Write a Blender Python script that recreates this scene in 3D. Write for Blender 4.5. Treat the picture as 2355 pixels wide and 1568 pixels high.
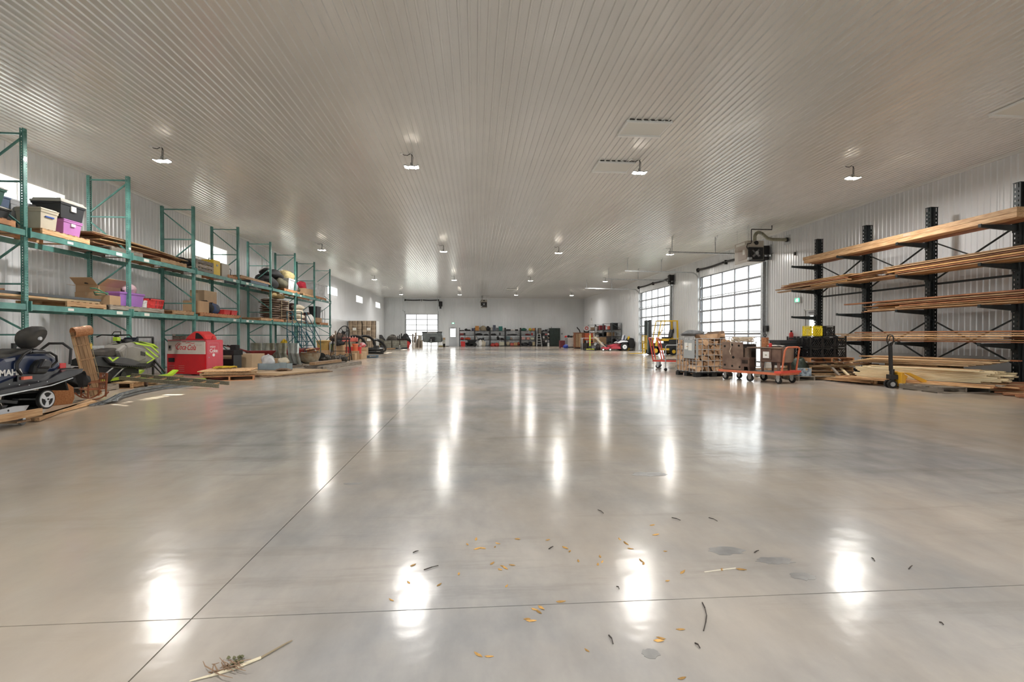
import bpy, bmesh, math, random
from mathutils import Vector, Matrix, Euler
PI = math.pi
R = math.radians
sc = bpy.context.scene
COL = sc.collection
for o in list(bpy.data.objects): bpy.data.objects.remove(o)

# ---------------------------------------------------------------- camera
FPX = 1140.0
YAW, PITCH, EYE = R(4.26), math.atan(12/1140), 1.17
cam_d = bpy.data.cameras.new('camera')
cam = bpy.data.objects.new('camera', cam_d); COL.objects.link(cam)
cam.location = (0, 0, EYE)
cam.rotation_euler = (PI/2 - PITCH, 0, -YAW)
cam_d.sensor_fit = 'HORIZONTAL'; cam_d.sensor_width = 36
cam_d.lens = 36*FPX/2355
cam_d.clip_start = 0.05; cam_d.clip_end = 400
sc.camera = cam

# ---------------------------------------------------------------- daylight
w = bpy.data.worlds.new('overcast_sky'); sc.world = w; w.use_nodes = True
nt = w.node_tree; nt.nodes.clear()
wo = nt.nodes.new('ShaderNodeOutputWorld'); bg = nt.nodes.new('ShaderNodeBackground')
gr = nt.nodes.new('ShaderNodeValToRGB'); sx = nt.nodes.new('ShaderNodeSeparateXYZ'); tcw = nt.nodes.new('ShaderNodeTexCoord')
nt.links.new(tcw.outputs['Generated'], sx.inputs[0]); nt.links.new(sx.outputs['Z'], gr.inputs[0])
gr.color_ramp.elements[0].position = 0.0; gr.color_ramp.elements[0].color = (1.0, .97, .94, 1)
gr.color_ramp.elements[1].position = .6; gr.color_ramp.elements[1].color = (.86, .93, 1.0, 1)
nt.links.new(gr.outputs[0], bg.inputs[0]); bg.inputs[1].default_value = 2.7
nt.links.new(bg.outputs[0], wo.inputs[0])
sun_d = bpy.data.lights.new('sun', 'SUN'); sun_d.energy = 16; sun_d.angle = R(.6); sun_d.color = (1, .95, .88)
sun = bpy.data.objects.new('sun', sun_d); COL.objects.link(sun)
sun.rotation_euler = Vector((4.2, -1.9, -4.35)).to_track_quat('-Z', 'Y').to_euler()
LAMP_W = 36.0
sc.view_settings.view_transform = 'Standard'; sc.view_settings.look = 'None'
sc.view_settings.gamma = 1.0; sc.view_settings.use_curve_mapping = False
sc.view_settings.exposure = 1.02

# ---------------------------------------------------------------- pixel helpers: turn a pixel of the photo into a point of the room
_f = Vector((math.sin(YAW)*math.cos(PITCH), math.cos(YAW)*math.cos(PITCH), -math.sin(PITCH)))
_r = Vector((math.cos(YAW), -math.sin(YAW), 0)); _u = _r.cross(_f)
def ray(u, v): return _f + _r*((u-1177.5)/FPX) + _u*((784-v)/FPX)
def G(u, v, z=0.0):
    d = ray(u, v); t = (z-EYE)/d.z; return Vector((d.x*t, d.y*t, z))
def PX(u, v, X):
    d = ray(u, v); t = X/d.x; return Vector((X, d.y*t, EYE+d.z*t))
def PY(u, v, Y):
    d = ray(u, v); t = Y/d.y; return Vector((d.x*t, Y, EYE+d.z*t))

# ---------------------------------------------------------------- materials
_M = {}
def M(name, col=(.5,.5,.5), rough=.55, metal=0.0, var=0.0, scale=6.0, col2=None, bump=0.0, stretch=None, spec=.5, rand=0.0, emit=None, coat=0.0):
    if name in _M: return _M[name]
    m = bpy.data.materials.new(name); m.use_nodes = True; _M[name] = m
    t = m.node_tree; b = t.nodes['Principled BSDF']
    b.inputs['Base Color'].default_value = (*col, 1); b.inputs['Roughness'].default_value = rough
    b.inputs['Metallic'].default_value = metal; b.inputs['Specular IOR Level'].default_value = spec
    b.inputs['Coat Weight'].default_value = coat
    if emit:
        b.inputs['Emission Color'].default_value = (*emit[0], 1); b.inputs['Emission Strength'].default_value = emit[1]
    L = t.links
    if var or col2:
        tc = t.nodes.new('ShaderNodeTexCoord'); mp = t.nodes.new('ShaderNodeMapping')
        if stretch: mp.inputs['Scale'].default_value = stretch
        oi = t.nodes.new('ShaderNodeObjectInfo')
        ad = t.nodes.new('ShaderNodeVectorMath'); ad.operation = 'MULTIPLY_ADD'
        ad.inputs[1].default_value = (7.3, 3.1, 5.7)
        L.new(oi.outputs['Random'], ad.inputs[0]); L.new(tc.outputs['Object'], ad.inputs[2])
        L.new(ad.outputs[0], mp.inputs[0])
        n = t.nodes.new('ShaderNodeTexNoise'); n.inputs['Scale'].default_value = scale; n.inputs['Detail'].default_value = 5
        L.new(mp.outputs[0], n.inputs['Vector'])
        rp = t.nodes.new('ShaderNodeValToRGB')
        c2 = col2 if col2 else tuple(max(0, c*(1-var)) for c in col)
        rp.color_ramp.elements[0].position = .35; rp.color_ramp.elements[0].color = (*c2, 1)
        rp.color_ramp.elements[1].position = .65; rp.color_ramp.elements[1].color = (*col, 1)
        L.new(n.outputs['Fac'], rp.inputs[0])
        out = rp.outputs[0]
        if rand:
            hs = t.nodes.new('ShaderNodeHueSaturation'); mr = t.nodes.new('ShaderNodeMapRange')
            mr.inputs['To Min'].default_value = 1-rand; mr.inputs['To Max'].default_value = 1+rand
            L.new(oi.outputs['Random'], mr.inputs[0]); L.new(mr.outputs[0], hs.inputs['Value']); L.new(out, hs.inputs['Color'])
            out = hs.outputs[0]
        L.new(out, b.inputs['Base Color'])
        if bump:
            bp = t.nodes.new('ShaderNodeBump'); bp.inputs['Strength'].default_value = bump; bp.inputs['Distance'].default_value = .01
            L.new(n.outputs['Fac'], bp.inputs['Height']); L.new(bp.outputs[0], b.inputs['Normal'])
    return m
def steelwhite(name, col, rough, met):
    m = M(name, col, rough, met, var=.05, scale=.7, spec=.7, coat=.5)
    b = m.node_tree.nodes['Principled BSDF']; b.inputs['Coat Roughness'].default_value = .16
    return m
MW = steelwhite('white_wall_steel', (.78,.80,.82), .36, .1)
MC = steelwhite('white_ceiling_steel', (.74,.735,.715), .30, .2)
WT = M('white_trim', (.8,.81,.8), .4)
ALU = M('door_aluminium', (.25,.26,.28), .45, .4)
GALV = M('galvanised_steel', (.55,.57,.58), .35, .85, var=.25, scale=12)
BLK = M('black_steel', (.012,.012,.013), .45)
BLKP = M('black_plastic', (.012,.013,.014), .5, var=.3)
RUB = M('black_rubber', (.014,.014,.014), .75, var=.3, scale=20)
TEAL = M('teal_rack_steel', (.13,.34,.30), .42, .1, var=.35, scale=5, col2=(.075,.22,.20), coat=.2)
DKSTEEL = M('dark_green_rack_steel', (.028,.036,.038), .5, .3, var=.4, scale=9)
STK = M('white_sticker', (.8,.79,.74), .6)
def wood(name, a, b, rand=.38, stretch=(14,1.2,14), scale=3): return M(name, a, .62, 0, col2=b, var=.3, scale=scale, stretch=stretch, bump=.25, rand=rand)
PINE = wood('pine_board', (.64,.42,.23), (.40,.22,.10))
PINEX = wood('pine_board_cross', (.50,.33,.18), (.30,.16,.08), stretch=(1.2,14,14))
NEWPINE = wood('fresh_lumber', (.84,.73,.50), (.70,.56,.33), rand=.1)
RED = wood('reddish_cedar_board', (.42,.19,.085), (.22,.075,.03))
GREYW = wood('weathered_grey_wood', (.33,.29,.24), (.17,.14,.115))
GREYWX = wood('weathered_grey_wood_cross', (.33,.29,.24), (.17,.14,.115), stretch=(1.2,14,14))
PLY = wood('plywood_sheet', (.62,.45,.27), (.46,.30,.16), stretch=(5,1,5))
CARD = M('brown_cardboard', (.50,.33,.19), .8, var=.12, scale=3, rand=.12)
CARDL = M('pale_cardboard', (.60,.44,.28), .8, var=.12, scale=3)

# concrete floor
def floor_mat():
    m = bpy.data.materials.new('polished_concrete'); m.use_nodes = True; t = m.node_tree; L = t.links
    b = t.nodes['Principled BSDF']; tc = t.nodes.new('ShaderNodeTexCoord')
    ge = t.nodes.new('ShaderNodeNewGeometry')
    def noise(s, det=6, st=None, rough=.55):
        n = t.nodes.new('ShaderNodeTexNoise'); n.inputs['Scale'].default_value = s; n.inputs['Detail'].default_value = det
        n.inputs['Roughness'].default_value = rough
        mp = t.nodes.new('ShaderNodeMapping')
        if st: mp.inputs['Scale'].default_value = st[:3]; mp.inputs['Rotation'].default_value = (0,0,st[3])
        L.new(ge.outputs['Position'], mp.inputs[0]); L.new(mp.outputs[0], n.inputs['Vector']); return n
    def ramp(src, p0, p1, c0=(0,0,0,1), c1=(1,1,1,1)):
        r = t.nodes.new('ShaderNodeValToRGB'); e = r.color_ramp.elements
        e[0].position = p0; e[0].color = c0; e[1].position = p1; e[1].color = c1; L.new(src, r.inputs[0]); return r
    def mix(fac, a, bb, mode='MIX'):
        x = t.nodes.new('ShaderNodeMix'); x.data_type = 'RGBA'; x.blend_type = mode
        if isinstance(fac, (int,float)): x.inputs[0].default_value = fac
        else: L.new(fac, x.inputs[0])
        for i, q in ((6,a),(7,bb)):
            if isinstance(q, tuple): x.inputs[i].default_value = q
            else: L.new(q, x.inputs[i])
        return x.outputs[2]
    cloud = noise(.55, 8, rough=.6); fine = noise(2.6, 8, (1,.4,1,.5), .62); dirt = noise(.33, 6, (1,.8,1,.2)); speck = noise(38, 3)
    base = mix(ramp(cloud.outputs['Fac'], .38, .62).outputs[0], (.34,.35,.365,1), (.52,.505,.48,1))
    base = mix(1.0, base, ramp(fine.outputs['Fac'], .30, .66, (.74,.74,.75,1), (1.05,1.04,1.03,1)).outputs[0], 'MULTIPLY')
    scuff = noise(1.1, 9, (.35,2.6,1,.35), .7)
    base = mix(ramp(scuff.outputs['Fac'], .54, .70, (0,0,0,1), (.55,.55,.55,1)).outputs[0], base, (.20,.195,.19,1))
    # tan dust builds up away from the swept middle of the bay
    sp = t.nodes.new('ShaderNodeSeparateXYZ'); L.new(ge.outputs['Position'], sp.inputs[0])
    sb = t.nodes.new('ShaderNodeMath'); sb.operation = 'SUBTRACT'; L.new(sp.outputs['X'], sb.inputs[0]); sb.inputs[1].default_value = 1.0
    ab = t.nodes.new('ShaderNodeMath'); ab.operation = 'ABSOLUTE'; L.new(sb.outputs[0], ab.inputs[0])
    mr = t.nodes.new('ShaderNodeMapRange'); mr.inputs['From Min'].default_value = 3; mr.inputs['From Max'].default_value = 9; L.new(ab.outputs[0], mr.inputs[0])
    ad = t.nodes.new('ShaderNodeMath'); ad.operation = 'MULTIPLY_ADD'; L.new(mr.outputs[0], ad.inputs[0]); ad.inputs[1].default_value = .26; L.new(dirt.outputs['Fac'], ad.inputs[2])
    dr = ramp(ad.outputs[0], .42, .74)
    base = mix(dr.outputs[0], base, (.52,.43,.33,1))
    L.new(base, b.inputs['Base Color'])
    rr = ramp(fine.outputs['Fac'], .2, .8, (.165,.165,.165,1), (.18,.18,.18,1))
    L.new(rr.outputs[0], b.inputs['Roughness'])
    b.inputs['Specular IOR Level'].default_value = .36
    bp = t.nodes.new('ShaderNodeBump'); bp.inputs['Strength'].default_value = .22; bp.inputs['Distance'].default_value = .02
    wv = noise(2.0, 3, (1,1,1,0)); wf_ = noise(22, 4, (1,1,1,0)); hm_ = t.nodes.new('ShaderNodeMath'); hm_.operation = 'MULTIPLY_ADD'; hm_.inputs[1].default_value = .10; L.new(wf_.outputs['Fac'], hm_.inputs[0]); L.new(wv.outputs['Fac'], hm_.inputs[2]); L.new(hm_.outputs[0], bp.inputs['Height']); L.new(bp.outputs[0], b.inputs['Normal'])
    return m
FLOOR = floor_mat()
def glass_mat():
    m = bpy.data.materials.new('window_glass'); m.use_nodes = True; t = m.node_tree; t.nodes.clear(); L = t.links
    o = t.nodes.new('ShaderNodeOutputMaterial'); a = t.nodes.new('ShaderNodeBsdfTransparent'); g = t.nodes.new('ShaderNodeBsdfGlossy')
    x = t.nodes.new('ShaderNodeMixShader'); lw = t.nodes.new('ShaderNodeLayerWeight'); lw.inputs[0].default_value = .5; pw = t.nodes.new('ShaderNodeMath'); pw.operation = 'POWER'; pw.inputs[1].default_value = 5; f = t.nodes.new('ShaderNodeMath'); f.operation = 'MULTIPLY_ADD'; f.inputs[1].default_value = .85; f.inputs[2].default_value = .04; L.new(lw.outputs['Facing'], pw.inputs[0]); L.new(pw.outputs[0], f.inputs[0])
    a.inputs[0].default_value = (.95,.97,.97,1); g.inputs['Roughness'].default_value = .03
    L.new(f.outputs[0], x.inputs[0]); L.new(a.outputs[0], x.inputs[1]); L.new(g.outputs[0], x.inputs[2]); L.new(x.outputs[0], o.inputs[0])
    return m
GLASS = glass_mat()

# ---------------------------------------------------------------- mesh building
class MB:
    def __init__(s): s.v = []; s.f = []
    def add(s, vs, fs):
        k = len(s.v); s.v += [tuple(p) for p in vs]; s.f += [tuple(i+k for i in f) for f in fs]; return s
    BF = [(0,3,2,1),(4,5,6,7),(0,1,5,4),(1,2,6,5),(2,3,7,6),(3,0,4,7)]
    def box(s, x0, y0, z0, x1, y1, z1):
        if x1 < x0: x0, x1 = x1, x0
        if y1 < y0: y0, y1 = y1, y0
        if z1 < z0: z0, z1 = z1, z0
        return s.add([(x0,y0,z0),(x1,y0,z0),(x1,y1,z0),(x0,y1,z0),(x0,y0,z1),(x1,y0,z1),(x1,y1,z1),(x0,y1,z1)], s.BF)
    def cb(s, c, d, rot=None):
        h = [q/2 for q in d]; m = rot if rot is not None else Matrix.Identity(3)
        if isinstance(m, (tuple, list)): m = Euler(m).to_matrix()
        P = [Vector(c)+m@Vector((a*h[0], b*h[1], e*h[2])) for a,b,e in ((-1,-1,-1),(1,-1,-1),(1,1,-1),(-1,1,-1),(-1,-1,1),(1,-1,1),(1,1,1),(-1,1,1))]
        return s.add(P, s.BF)
    def taper(s, c, d0, d1, h):      # box on z=c.z, bottom size d0, top size d1
        x, y, z = c; P = [(x+a*d0[0]/2, y+b*d0[1]/2, z) for a,b in ((-1,-1),(1,-1),(1,1),(-1,1))] + [(x+a*d1[0]/2, y+b*d1[1]/2, z+h) for a,b in ((-1,-1),(1,-1),(1,1),(-1,1))]
        return s.add(P, s.BF)
    def bar(s, p0, p1, w, h=None, up=(0,0,1)):
        h = h or w; p0 = Vector(p0); p1 = Vector(p1); d = (p1-p0); L = d.length; d.normalize(); up = Vector(up)
        if abs(d.dot(up)) > .99: up = Vector((1,0,0))
        x = d.cross(up).normalized()*w/2; y = x.cross(d).normalized()*h/2
        return s.add([p0-x-y, p0+x-y, p0+x+y, p0-x+y, p1-x-y, p1+x-y, p1+x+y, p1-x+y], s.BF)
    def tube(s, pts, r, n=8, closed=False):
        pts = [Vector(p) for p in pts]; m = len(pts); rs = r if isinstance(r, (list,tuple)) else [r]*m; rings = []; prev = None
        for i, p in enumerate(pts):
            a = pts[i-1] if (i > 0 or closed) else p; b = pts[(i+1) % m] if (i < m-1 or closed) else p
            d = (b-a).normalized()
            if prev is None:
                q = Vector((0,0,1)) if abs(d.z) < .9 else Vector((1,0,0)); x = d.cross(q).normalized()
            else: x = (prev - d*prev.dot(d)).normalized()
            prev = x; y = d.cross(x)
            rings.append([p + (x*math.cos(2*PI*k/n)+y*math.sin(2*PI*k/n))*rs[i] for k in range(n)])
        vs = [q for g in rings for q in g]; fs = []
        for i in range(m if closed else m-1):
            j = (i+1) % m
            for k in range(n): fs.append((i*n+k, i*n+(k+1)%n, j*n+(k+1)%n, j*n+k))
        if not closed: fs += [tuple(range(n))[::-1], tuple((m-1)*n+k for k in range(n))]
        return s.add(vs, fs)
    def cyl(s, p0, p1, r, n=16, r1=None): return s.tube([p0, p1], [r, r if r1 is None else r1], n)
    def torus(s, c, r, q, ax='Y', n=24, k=8, sq=1.0):
        pts = []
        for i in range(n):
            a = 2*PI*i/n; x, y = r*math.cos(a), r*math.sin(a)*sq
            pts.append(Vector(c)+Vector({'Y':(x,0,y),'X':(0,x,y),'Z':(x,y,0)}[ax]))
        return s.tube(pts, q, k, True)
    def prism(s, poly, ax, a0, a1):      # poly in the plane across ax
        def P(p, a): return {'X':(a,p[0],p[1]),'Y':(p[0],a,p[1]),'Z':(p[0],p[1],a)}[ax]
        n = len(poly); vs = [P(p,a0) for p in poly]+[P(p,a1) for p in poly]
        fs = [(i,(i+1)%n,n+(i+1)%n,n+i) for i in range(n)]+[tuple(range(n))[::-1], tuple(range(n,2*n))]
        return s.add(vs, fs)
    def loft(s, secs):                    # list of equal-length closed rings
        n = len(secs[0]); vs = [p for g in secs for p in g]; fs = []
        for i in range(len(secs)-1):
            for k in range(n): fs.append((i*n+k, i*n+(k+1)%n, (i+1)*n+(k+1)%n, (i+1)*n+k))
        fs += [tuple(range(n))[::-1], tuple((len(secs)-1)*n+k for k in range(n))]
        return s.add(vs, fs)
    def lathe(s, prof, c=(0,0,0), n=20):
        vs = []; 
        for r, z in prof:
            for k in range(n): a = 2*PI*k/n; vs.append((c[0]+r*math.cos(a), c[1]+r*math.sin(a), c[2]+z))
        fs = []
        for i in range(len(prof)-1):
            for k in range(n): fs.append((i*n+k, i*n+(k+1)%n, (i+1)*n+(k+1)%n, (i+1)*n+k))
        fs += [tuple(range(n))[::-1], tuple((len(prof)-1)*n+k for k in range(n))]
        return s.add(vs, fs)
    def blob(s, c, d, seed=0, n=12, m=8, amp=.18, flat=True):
        rd = random.Random(seed); ph = [rd.uniform(0,6.28) for _ in range(6)]; vs = []; 
        for i in range(m+1):
            th = PI*i/m
            for k in range(n):
                a = 2*PI*k/n; q = 1+amp*(math.sin(3*a+ph[0]+2*th)+.6*math.sin(5*a+ph[1]-3*th)+.6*math.sin(4*th+ph[2]+a))
                z = math.cos(th)*q; z = max(z, -.72) if flat else z
                vs.append((c[0]+d[0]/2*math.sin(th)*math.cos(a)*q, c[1]+d[1]/2*math.sin(th)*math.sin(a)*q, c[2]+d[2]/2*z))
        fs = [(i*n+k, (i+1)*n+k, (i+1)*n+(k+1)%n, i*n+(k+1)%n) for i in range(m) for k in range(n)]
        return s.add(vs, fs)
    def mesh(s, name, smooth=False):
        me = bpy.data.meshes.new(name); me.from_pydata(s.v, [], s.f)
        bm = bmesh.new(); bm.from_mesh(me); bmesh.ops.remove_doubles(bm, verts=bm.verts, dist=1e-5) if smooth else None
        bmesh.ops.recalc_face_normals(bm, faces=bm.faces); bm.to_mesh(me); bm.free()
        if smooth:
            for p in me.polygons: p.use_smooth = True
            try: me.set_sharp_from_angle(angle=R(40))
            except Exception: pass
        me.update(); return me
def XF(o, loc=None, rot=None):
    if loc is not None: o.location = loc
    if rot is not None: o.rotation_euler = rot
    return o
def part(name, mb, mat, parent=None, loc=None, rot=None, smooth=False, label=None, kind=None, bev=0):
    me = mb if isinstance(mb, bpy.types.Mesh) else mb.mesh(name, smooth)
    if mat is not None and not me.materials: me.materials.append(mat)
    o = bpy.data.objects.new(name, me); COL.objects.link(o)
    if parent: o.parent = parent
    XF(o, loc, rot)
    if label: o['label'] = label
    if kind: o['kind'] = kind
    if bev:
        b = o.modifiers.new('bevel', 'BEVEL'); b.width = bev; b.segments = 2; b.limit_method = 'ANGLE'
    return o
def tag(o, label, cat, group=None, kind=None):
    o['label'] = label; o['category'] = cat
    if group: o['group'] = group
    if kind: o['kind'] = kind
    return o
def thing(name, label, cat, loc=(0,0,0), rz=0, group=None, rot=None):
    o = bpy.data.objects.new(name, None); COL.objects.link(o); o.empty_display_size = .2
    o.location = loc; o.rotation_euler = rot if rot else (0,0,rz)
    return tag(o, label, cat, group)
def solo(name, mb, mat, label, cat, loc=(0,0,0), rz=0, group=None, smooth=False, rot=None, bev=0):
    o = part(name, mb, mat, None, loc, rot if rot else (0,0,rz), smooth, bev=bev); return tag(o, label, cat, group)
def copy_tree(o, parent=None):
    c = o.copy(); COL.objects.link(c); c.parent = parent
    for ch in list(o.children): copy_tree(ch, c)
    return c
def struct(name, mb=None, mat=None, parent=None, smooth=False):
    if mb is None: o = bpy.data.objects.new(name, None); COL.objects.link(o); o.parent = parent
    else: o = part(name, mb, mat, parent, smooth=smooth)
    if not parent: o['kind'] = 'structure'
    return o
def text(s, size, mat, parent, loc, rot, name='lettering', shear=0, ext=.002, align='LEFT', sx=1, bold=0):
    c = bpy.data.curves.new('txt', 'FONT'); c.body = s; c.size = size; c.shear = shear; c.extrude = ext; c.align_x = align; c.offset = bold; c.resolution_u = 3
    t = bpy.data.objects.new('txt', c); COL.objects.link(t)
    dg = bpy.context.evaluated_depsgraph_get(); me = bpy.data.meshes.new_from_object(t.evaluated_get(dg))
    bpy.data.objects.remove(t); bpy.data.curves.remove(c)
    me.materials.clear(); me.materials.append(mat)
    o = part(name, me, None, parent, loc, rot); o.scale = (sx,1,1); return o
rnd = random.Random(7)
# ================================================================ SETTING
XL, XR, YB, YF, HC = -10.1, 12.5, 56.1, -8.0, 5.44
# floor: bed plus slabs with recessed joints
fb = MB().box(XL-.3, YF-.3, -.35, XR+.3, YB+.3, -.012)
floor = struct('floor', fb, M('joint_filler', (.13,.12,.11), .8))
xs = [XL-.02, -1.17, XR+.02]; ys = [YF, 2.13, 26.4, YB+.02]
for i in range(2):
    for j in range(3):
        g = .0028
        part('concrete_slab', MB().box(xs[i]+g, ys[j]+g, -.1, xs[i+1]-g, ys[j+1]-g, 0), FLOOR, floor)
part('outside_ground', MB().box(-80, -60, -.45, 90, 130, -.36), M('pale_gravel', (.30,.29,.27), .9, var=.3, scale=2), floor)

def ribbed(u0, u1, z0, z1, pitch, wb, wt, d, along='Y'):
    """corrugated sheet between u0,u1 and z0,z1; returns profile points (u, depth)"""
    pts = [(u0, 0)]; k = math.floor(u0/pitch)
    while k*pitch < u1:
        c = k*pitch + pitch/2
        for q, dd in ((c-wb/2,0),(c-wt/2,d),(c+wt/2,d),(c+wb/2,0)):
            if u0 < q < u1: pts.append((q, dd))
        k += 1
    pts.append((u1, 0)); return pts
def sheet(prof, fn, z0, z1):
    m = MB(); n = len(prof); vs = [fn(u,d,z0) for u,d in prof]+[fn(u,d,z1) for u,d in prof]
    m.add(vs, [(i,i+1,n+i+1,n+i) for i in range(n-1)]); return m
def wall(name, axis, pos, sgn, a0, a1, opens, lowflat=0.0, pitch=.1524):
    """backing wall with openings plus ribbed steel panels on the room side. sgn: direction into the room"""
    bk = MB(); t = .18
    def bx(u0,u1,z0,z1, q0=0, q1=-t):
        A, B = pos+sgn*q0, pos+sgn*q1
        if axis == 'X': bk.box(A, u0, z0, B, u1, z1)
        else: bk.box(u0, A, z0, u1, B, z1)
    cuts = sorted(set([a0, a1] + [q for o in opens for q in o[:2]]))
    for c0, c1 in zip(cuts, cuts[1:]):
        o = [q for q in opens if q[0] <= c0+1e-6 and q[1] >= c1-1e-6]
        if not o: bx(c0, c1, -.3, HC+.3)
        else:
            o = o[0]
            if o[2] > 0: bx(c0, c1, -.3, o[2])
            bx(c0, c1, o[3], HC+.3)
    wobj = struct(name, bk, MW)
    P = .9144; brk = set([a0, a1] + [q for o in opens for q in o[:2]]); k = math.ceil(a0/P)
    while k*P < a1:
        if min(abs(k*P-b) for b in brk) > .05: brk.add(k*P)
        k += 1
    brk = sorted(brk)
    def fn(u, d, z):
        return (pos+sgn*(.004+d), u, z) if axis == 'X' else (u, pos+sgn*(.004+d), z)
    for c0, c1 in zip(brk, brk[1:]):
        o = [q for q in opens if q[0] <= c0+1e-6 and q[1] >= c1-1e-6]
        spans = [(lowflat, HC)] if not o else [s for s in ((lowflat, o[0][2]), (o[0][3], HC)) if s[1]-s[0] > .05]
        prof = ribbed(c0+.003, c1-.003, 0, 0, pitch, .062, .028, .019)
        m = MB()
        for z0, z1 in spans: m2 = sheet(prof, fn, z0, z1); m.add(m2.v, m2.f)
        part('wall_panel', m, MW, wobj)
    return wobj
WINS = [(p-2.45, p, 4.05, 4.66) for p in (-3.2, 4.93, 13.08, 21.08, 29.2, 37.35, 45.55, 53.8)]
D1 = (20.75, 26.85, 0, 4.42); D2 = (30.9, 36.9, 0, 4.42); DM = (15.95, 16.9, 0, 2.1)
wl = wall('wall_left', 'X', XL, 1, YF, YB, WINS)
wr = wall('wall_right', 'X', XR, -1, YF, YB, [D1, D2, (17.02,17.94,0,2.12)], lowflat=.66)
DB = (-7.75, -4.15, 0, 3.58); DBM = (-2.93, -2.03, 0, 2.13)
wb = wall('wall_back', 'Y', YB, -1, XL, XR, [DB, DBM])
DF = (-7.5, -1.5, 0, 4.42); DF2 = (3.0, 9.0, 0, 4.42)  # openings for the two added daylight doors
wf = wall('wall_front', 'Y', YF, 1, XL, XR, [DF, DF2])
# ceiling
ceil = struct('ceiling', MB().box(XL-.2, YF-.2, HC+.03, XR+.2, YB+.2, HC+.25), MC)
PW = (XR-XL)/28
for k in range(28):
    a = XL + k*PW
    pr = [(0,0)]
    for j in range(6):
        c = (j+.5)*PW/6
        pr += [(c-.022,0),(c-.012,.021),(c+.012,.021),(c+.022,0)]
    pr.append((PW-.002,0))
    m = MB(); n = len(pr); vs = [(u, YF, -d) for u,d in pr]+[(u, YB, -d) for u,d in pr]
    m.add(vs, [(i,i+1,n+i+1,n+i) for i in range(n-1)])
    o = part('ceiling_panel', m if k == 0 else cp, MC, ceil, (a,0,HC)); cp = o.data
# trims
def trim(n, *b): return struct(n, MB().box(*b), WT)
trim('trim_1', XL+.001, YF, HC-.07, XL+.045, YB, HC-.001)
trim('trim_2', XR-.045, YF, HC-.07, XR-.001, YB, HC-.001)
trim('trim_3', XL, YB-.045, HC-.07, XR, YB-.001, HC-.001)
trim('baseboard_left', XL+.001, YF, 0, XL+.02, YB, .12)
FLATW = M('flat_white_liner', (.66,.68,.69), .35, var=.08, scale=1.5)
br = struct('baseboard_right', MB().box(XR-.02, YF, 0.001, XR-.001, 17.0, .67).box(XR-.02, 17.96, .001, XR-.001, 20.7, .67).box(XR-.02, 26.9, .001, XR-.001, 30.85, .67).box(XR-.02, 36.95, .001, XR-.001, YB, .67), FLATW)
# windows
for i, (a, b, z0, z1) in enumerate(WINS):
    wi = struct(f'window_{i+1}'); wi.location = (XL-.09, a, z0)
    L_, h = b-a, z1-z0; f = MB()
    for q in ((-.09,0,0,.1,L_,.03),(-.09,0,h-.03,.1,L_,h),(-.09,0,.03,.1,.03,h-.03),(-.09,L_-.03,.03,.1,L_,h-.03),(-.03,L_/2-.015,.03,.03,L_/2+.015,h-.03)): f.box(*q)
    part('window_frame', f, WT, wi)
    for s in (0,1): part('pane', MB().box(-.012, .03+s*(L_/2-.015), .03, -.006, L_/2-.015+s*(L_/2-.015), h-.03), GLASS, wi)

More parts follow.
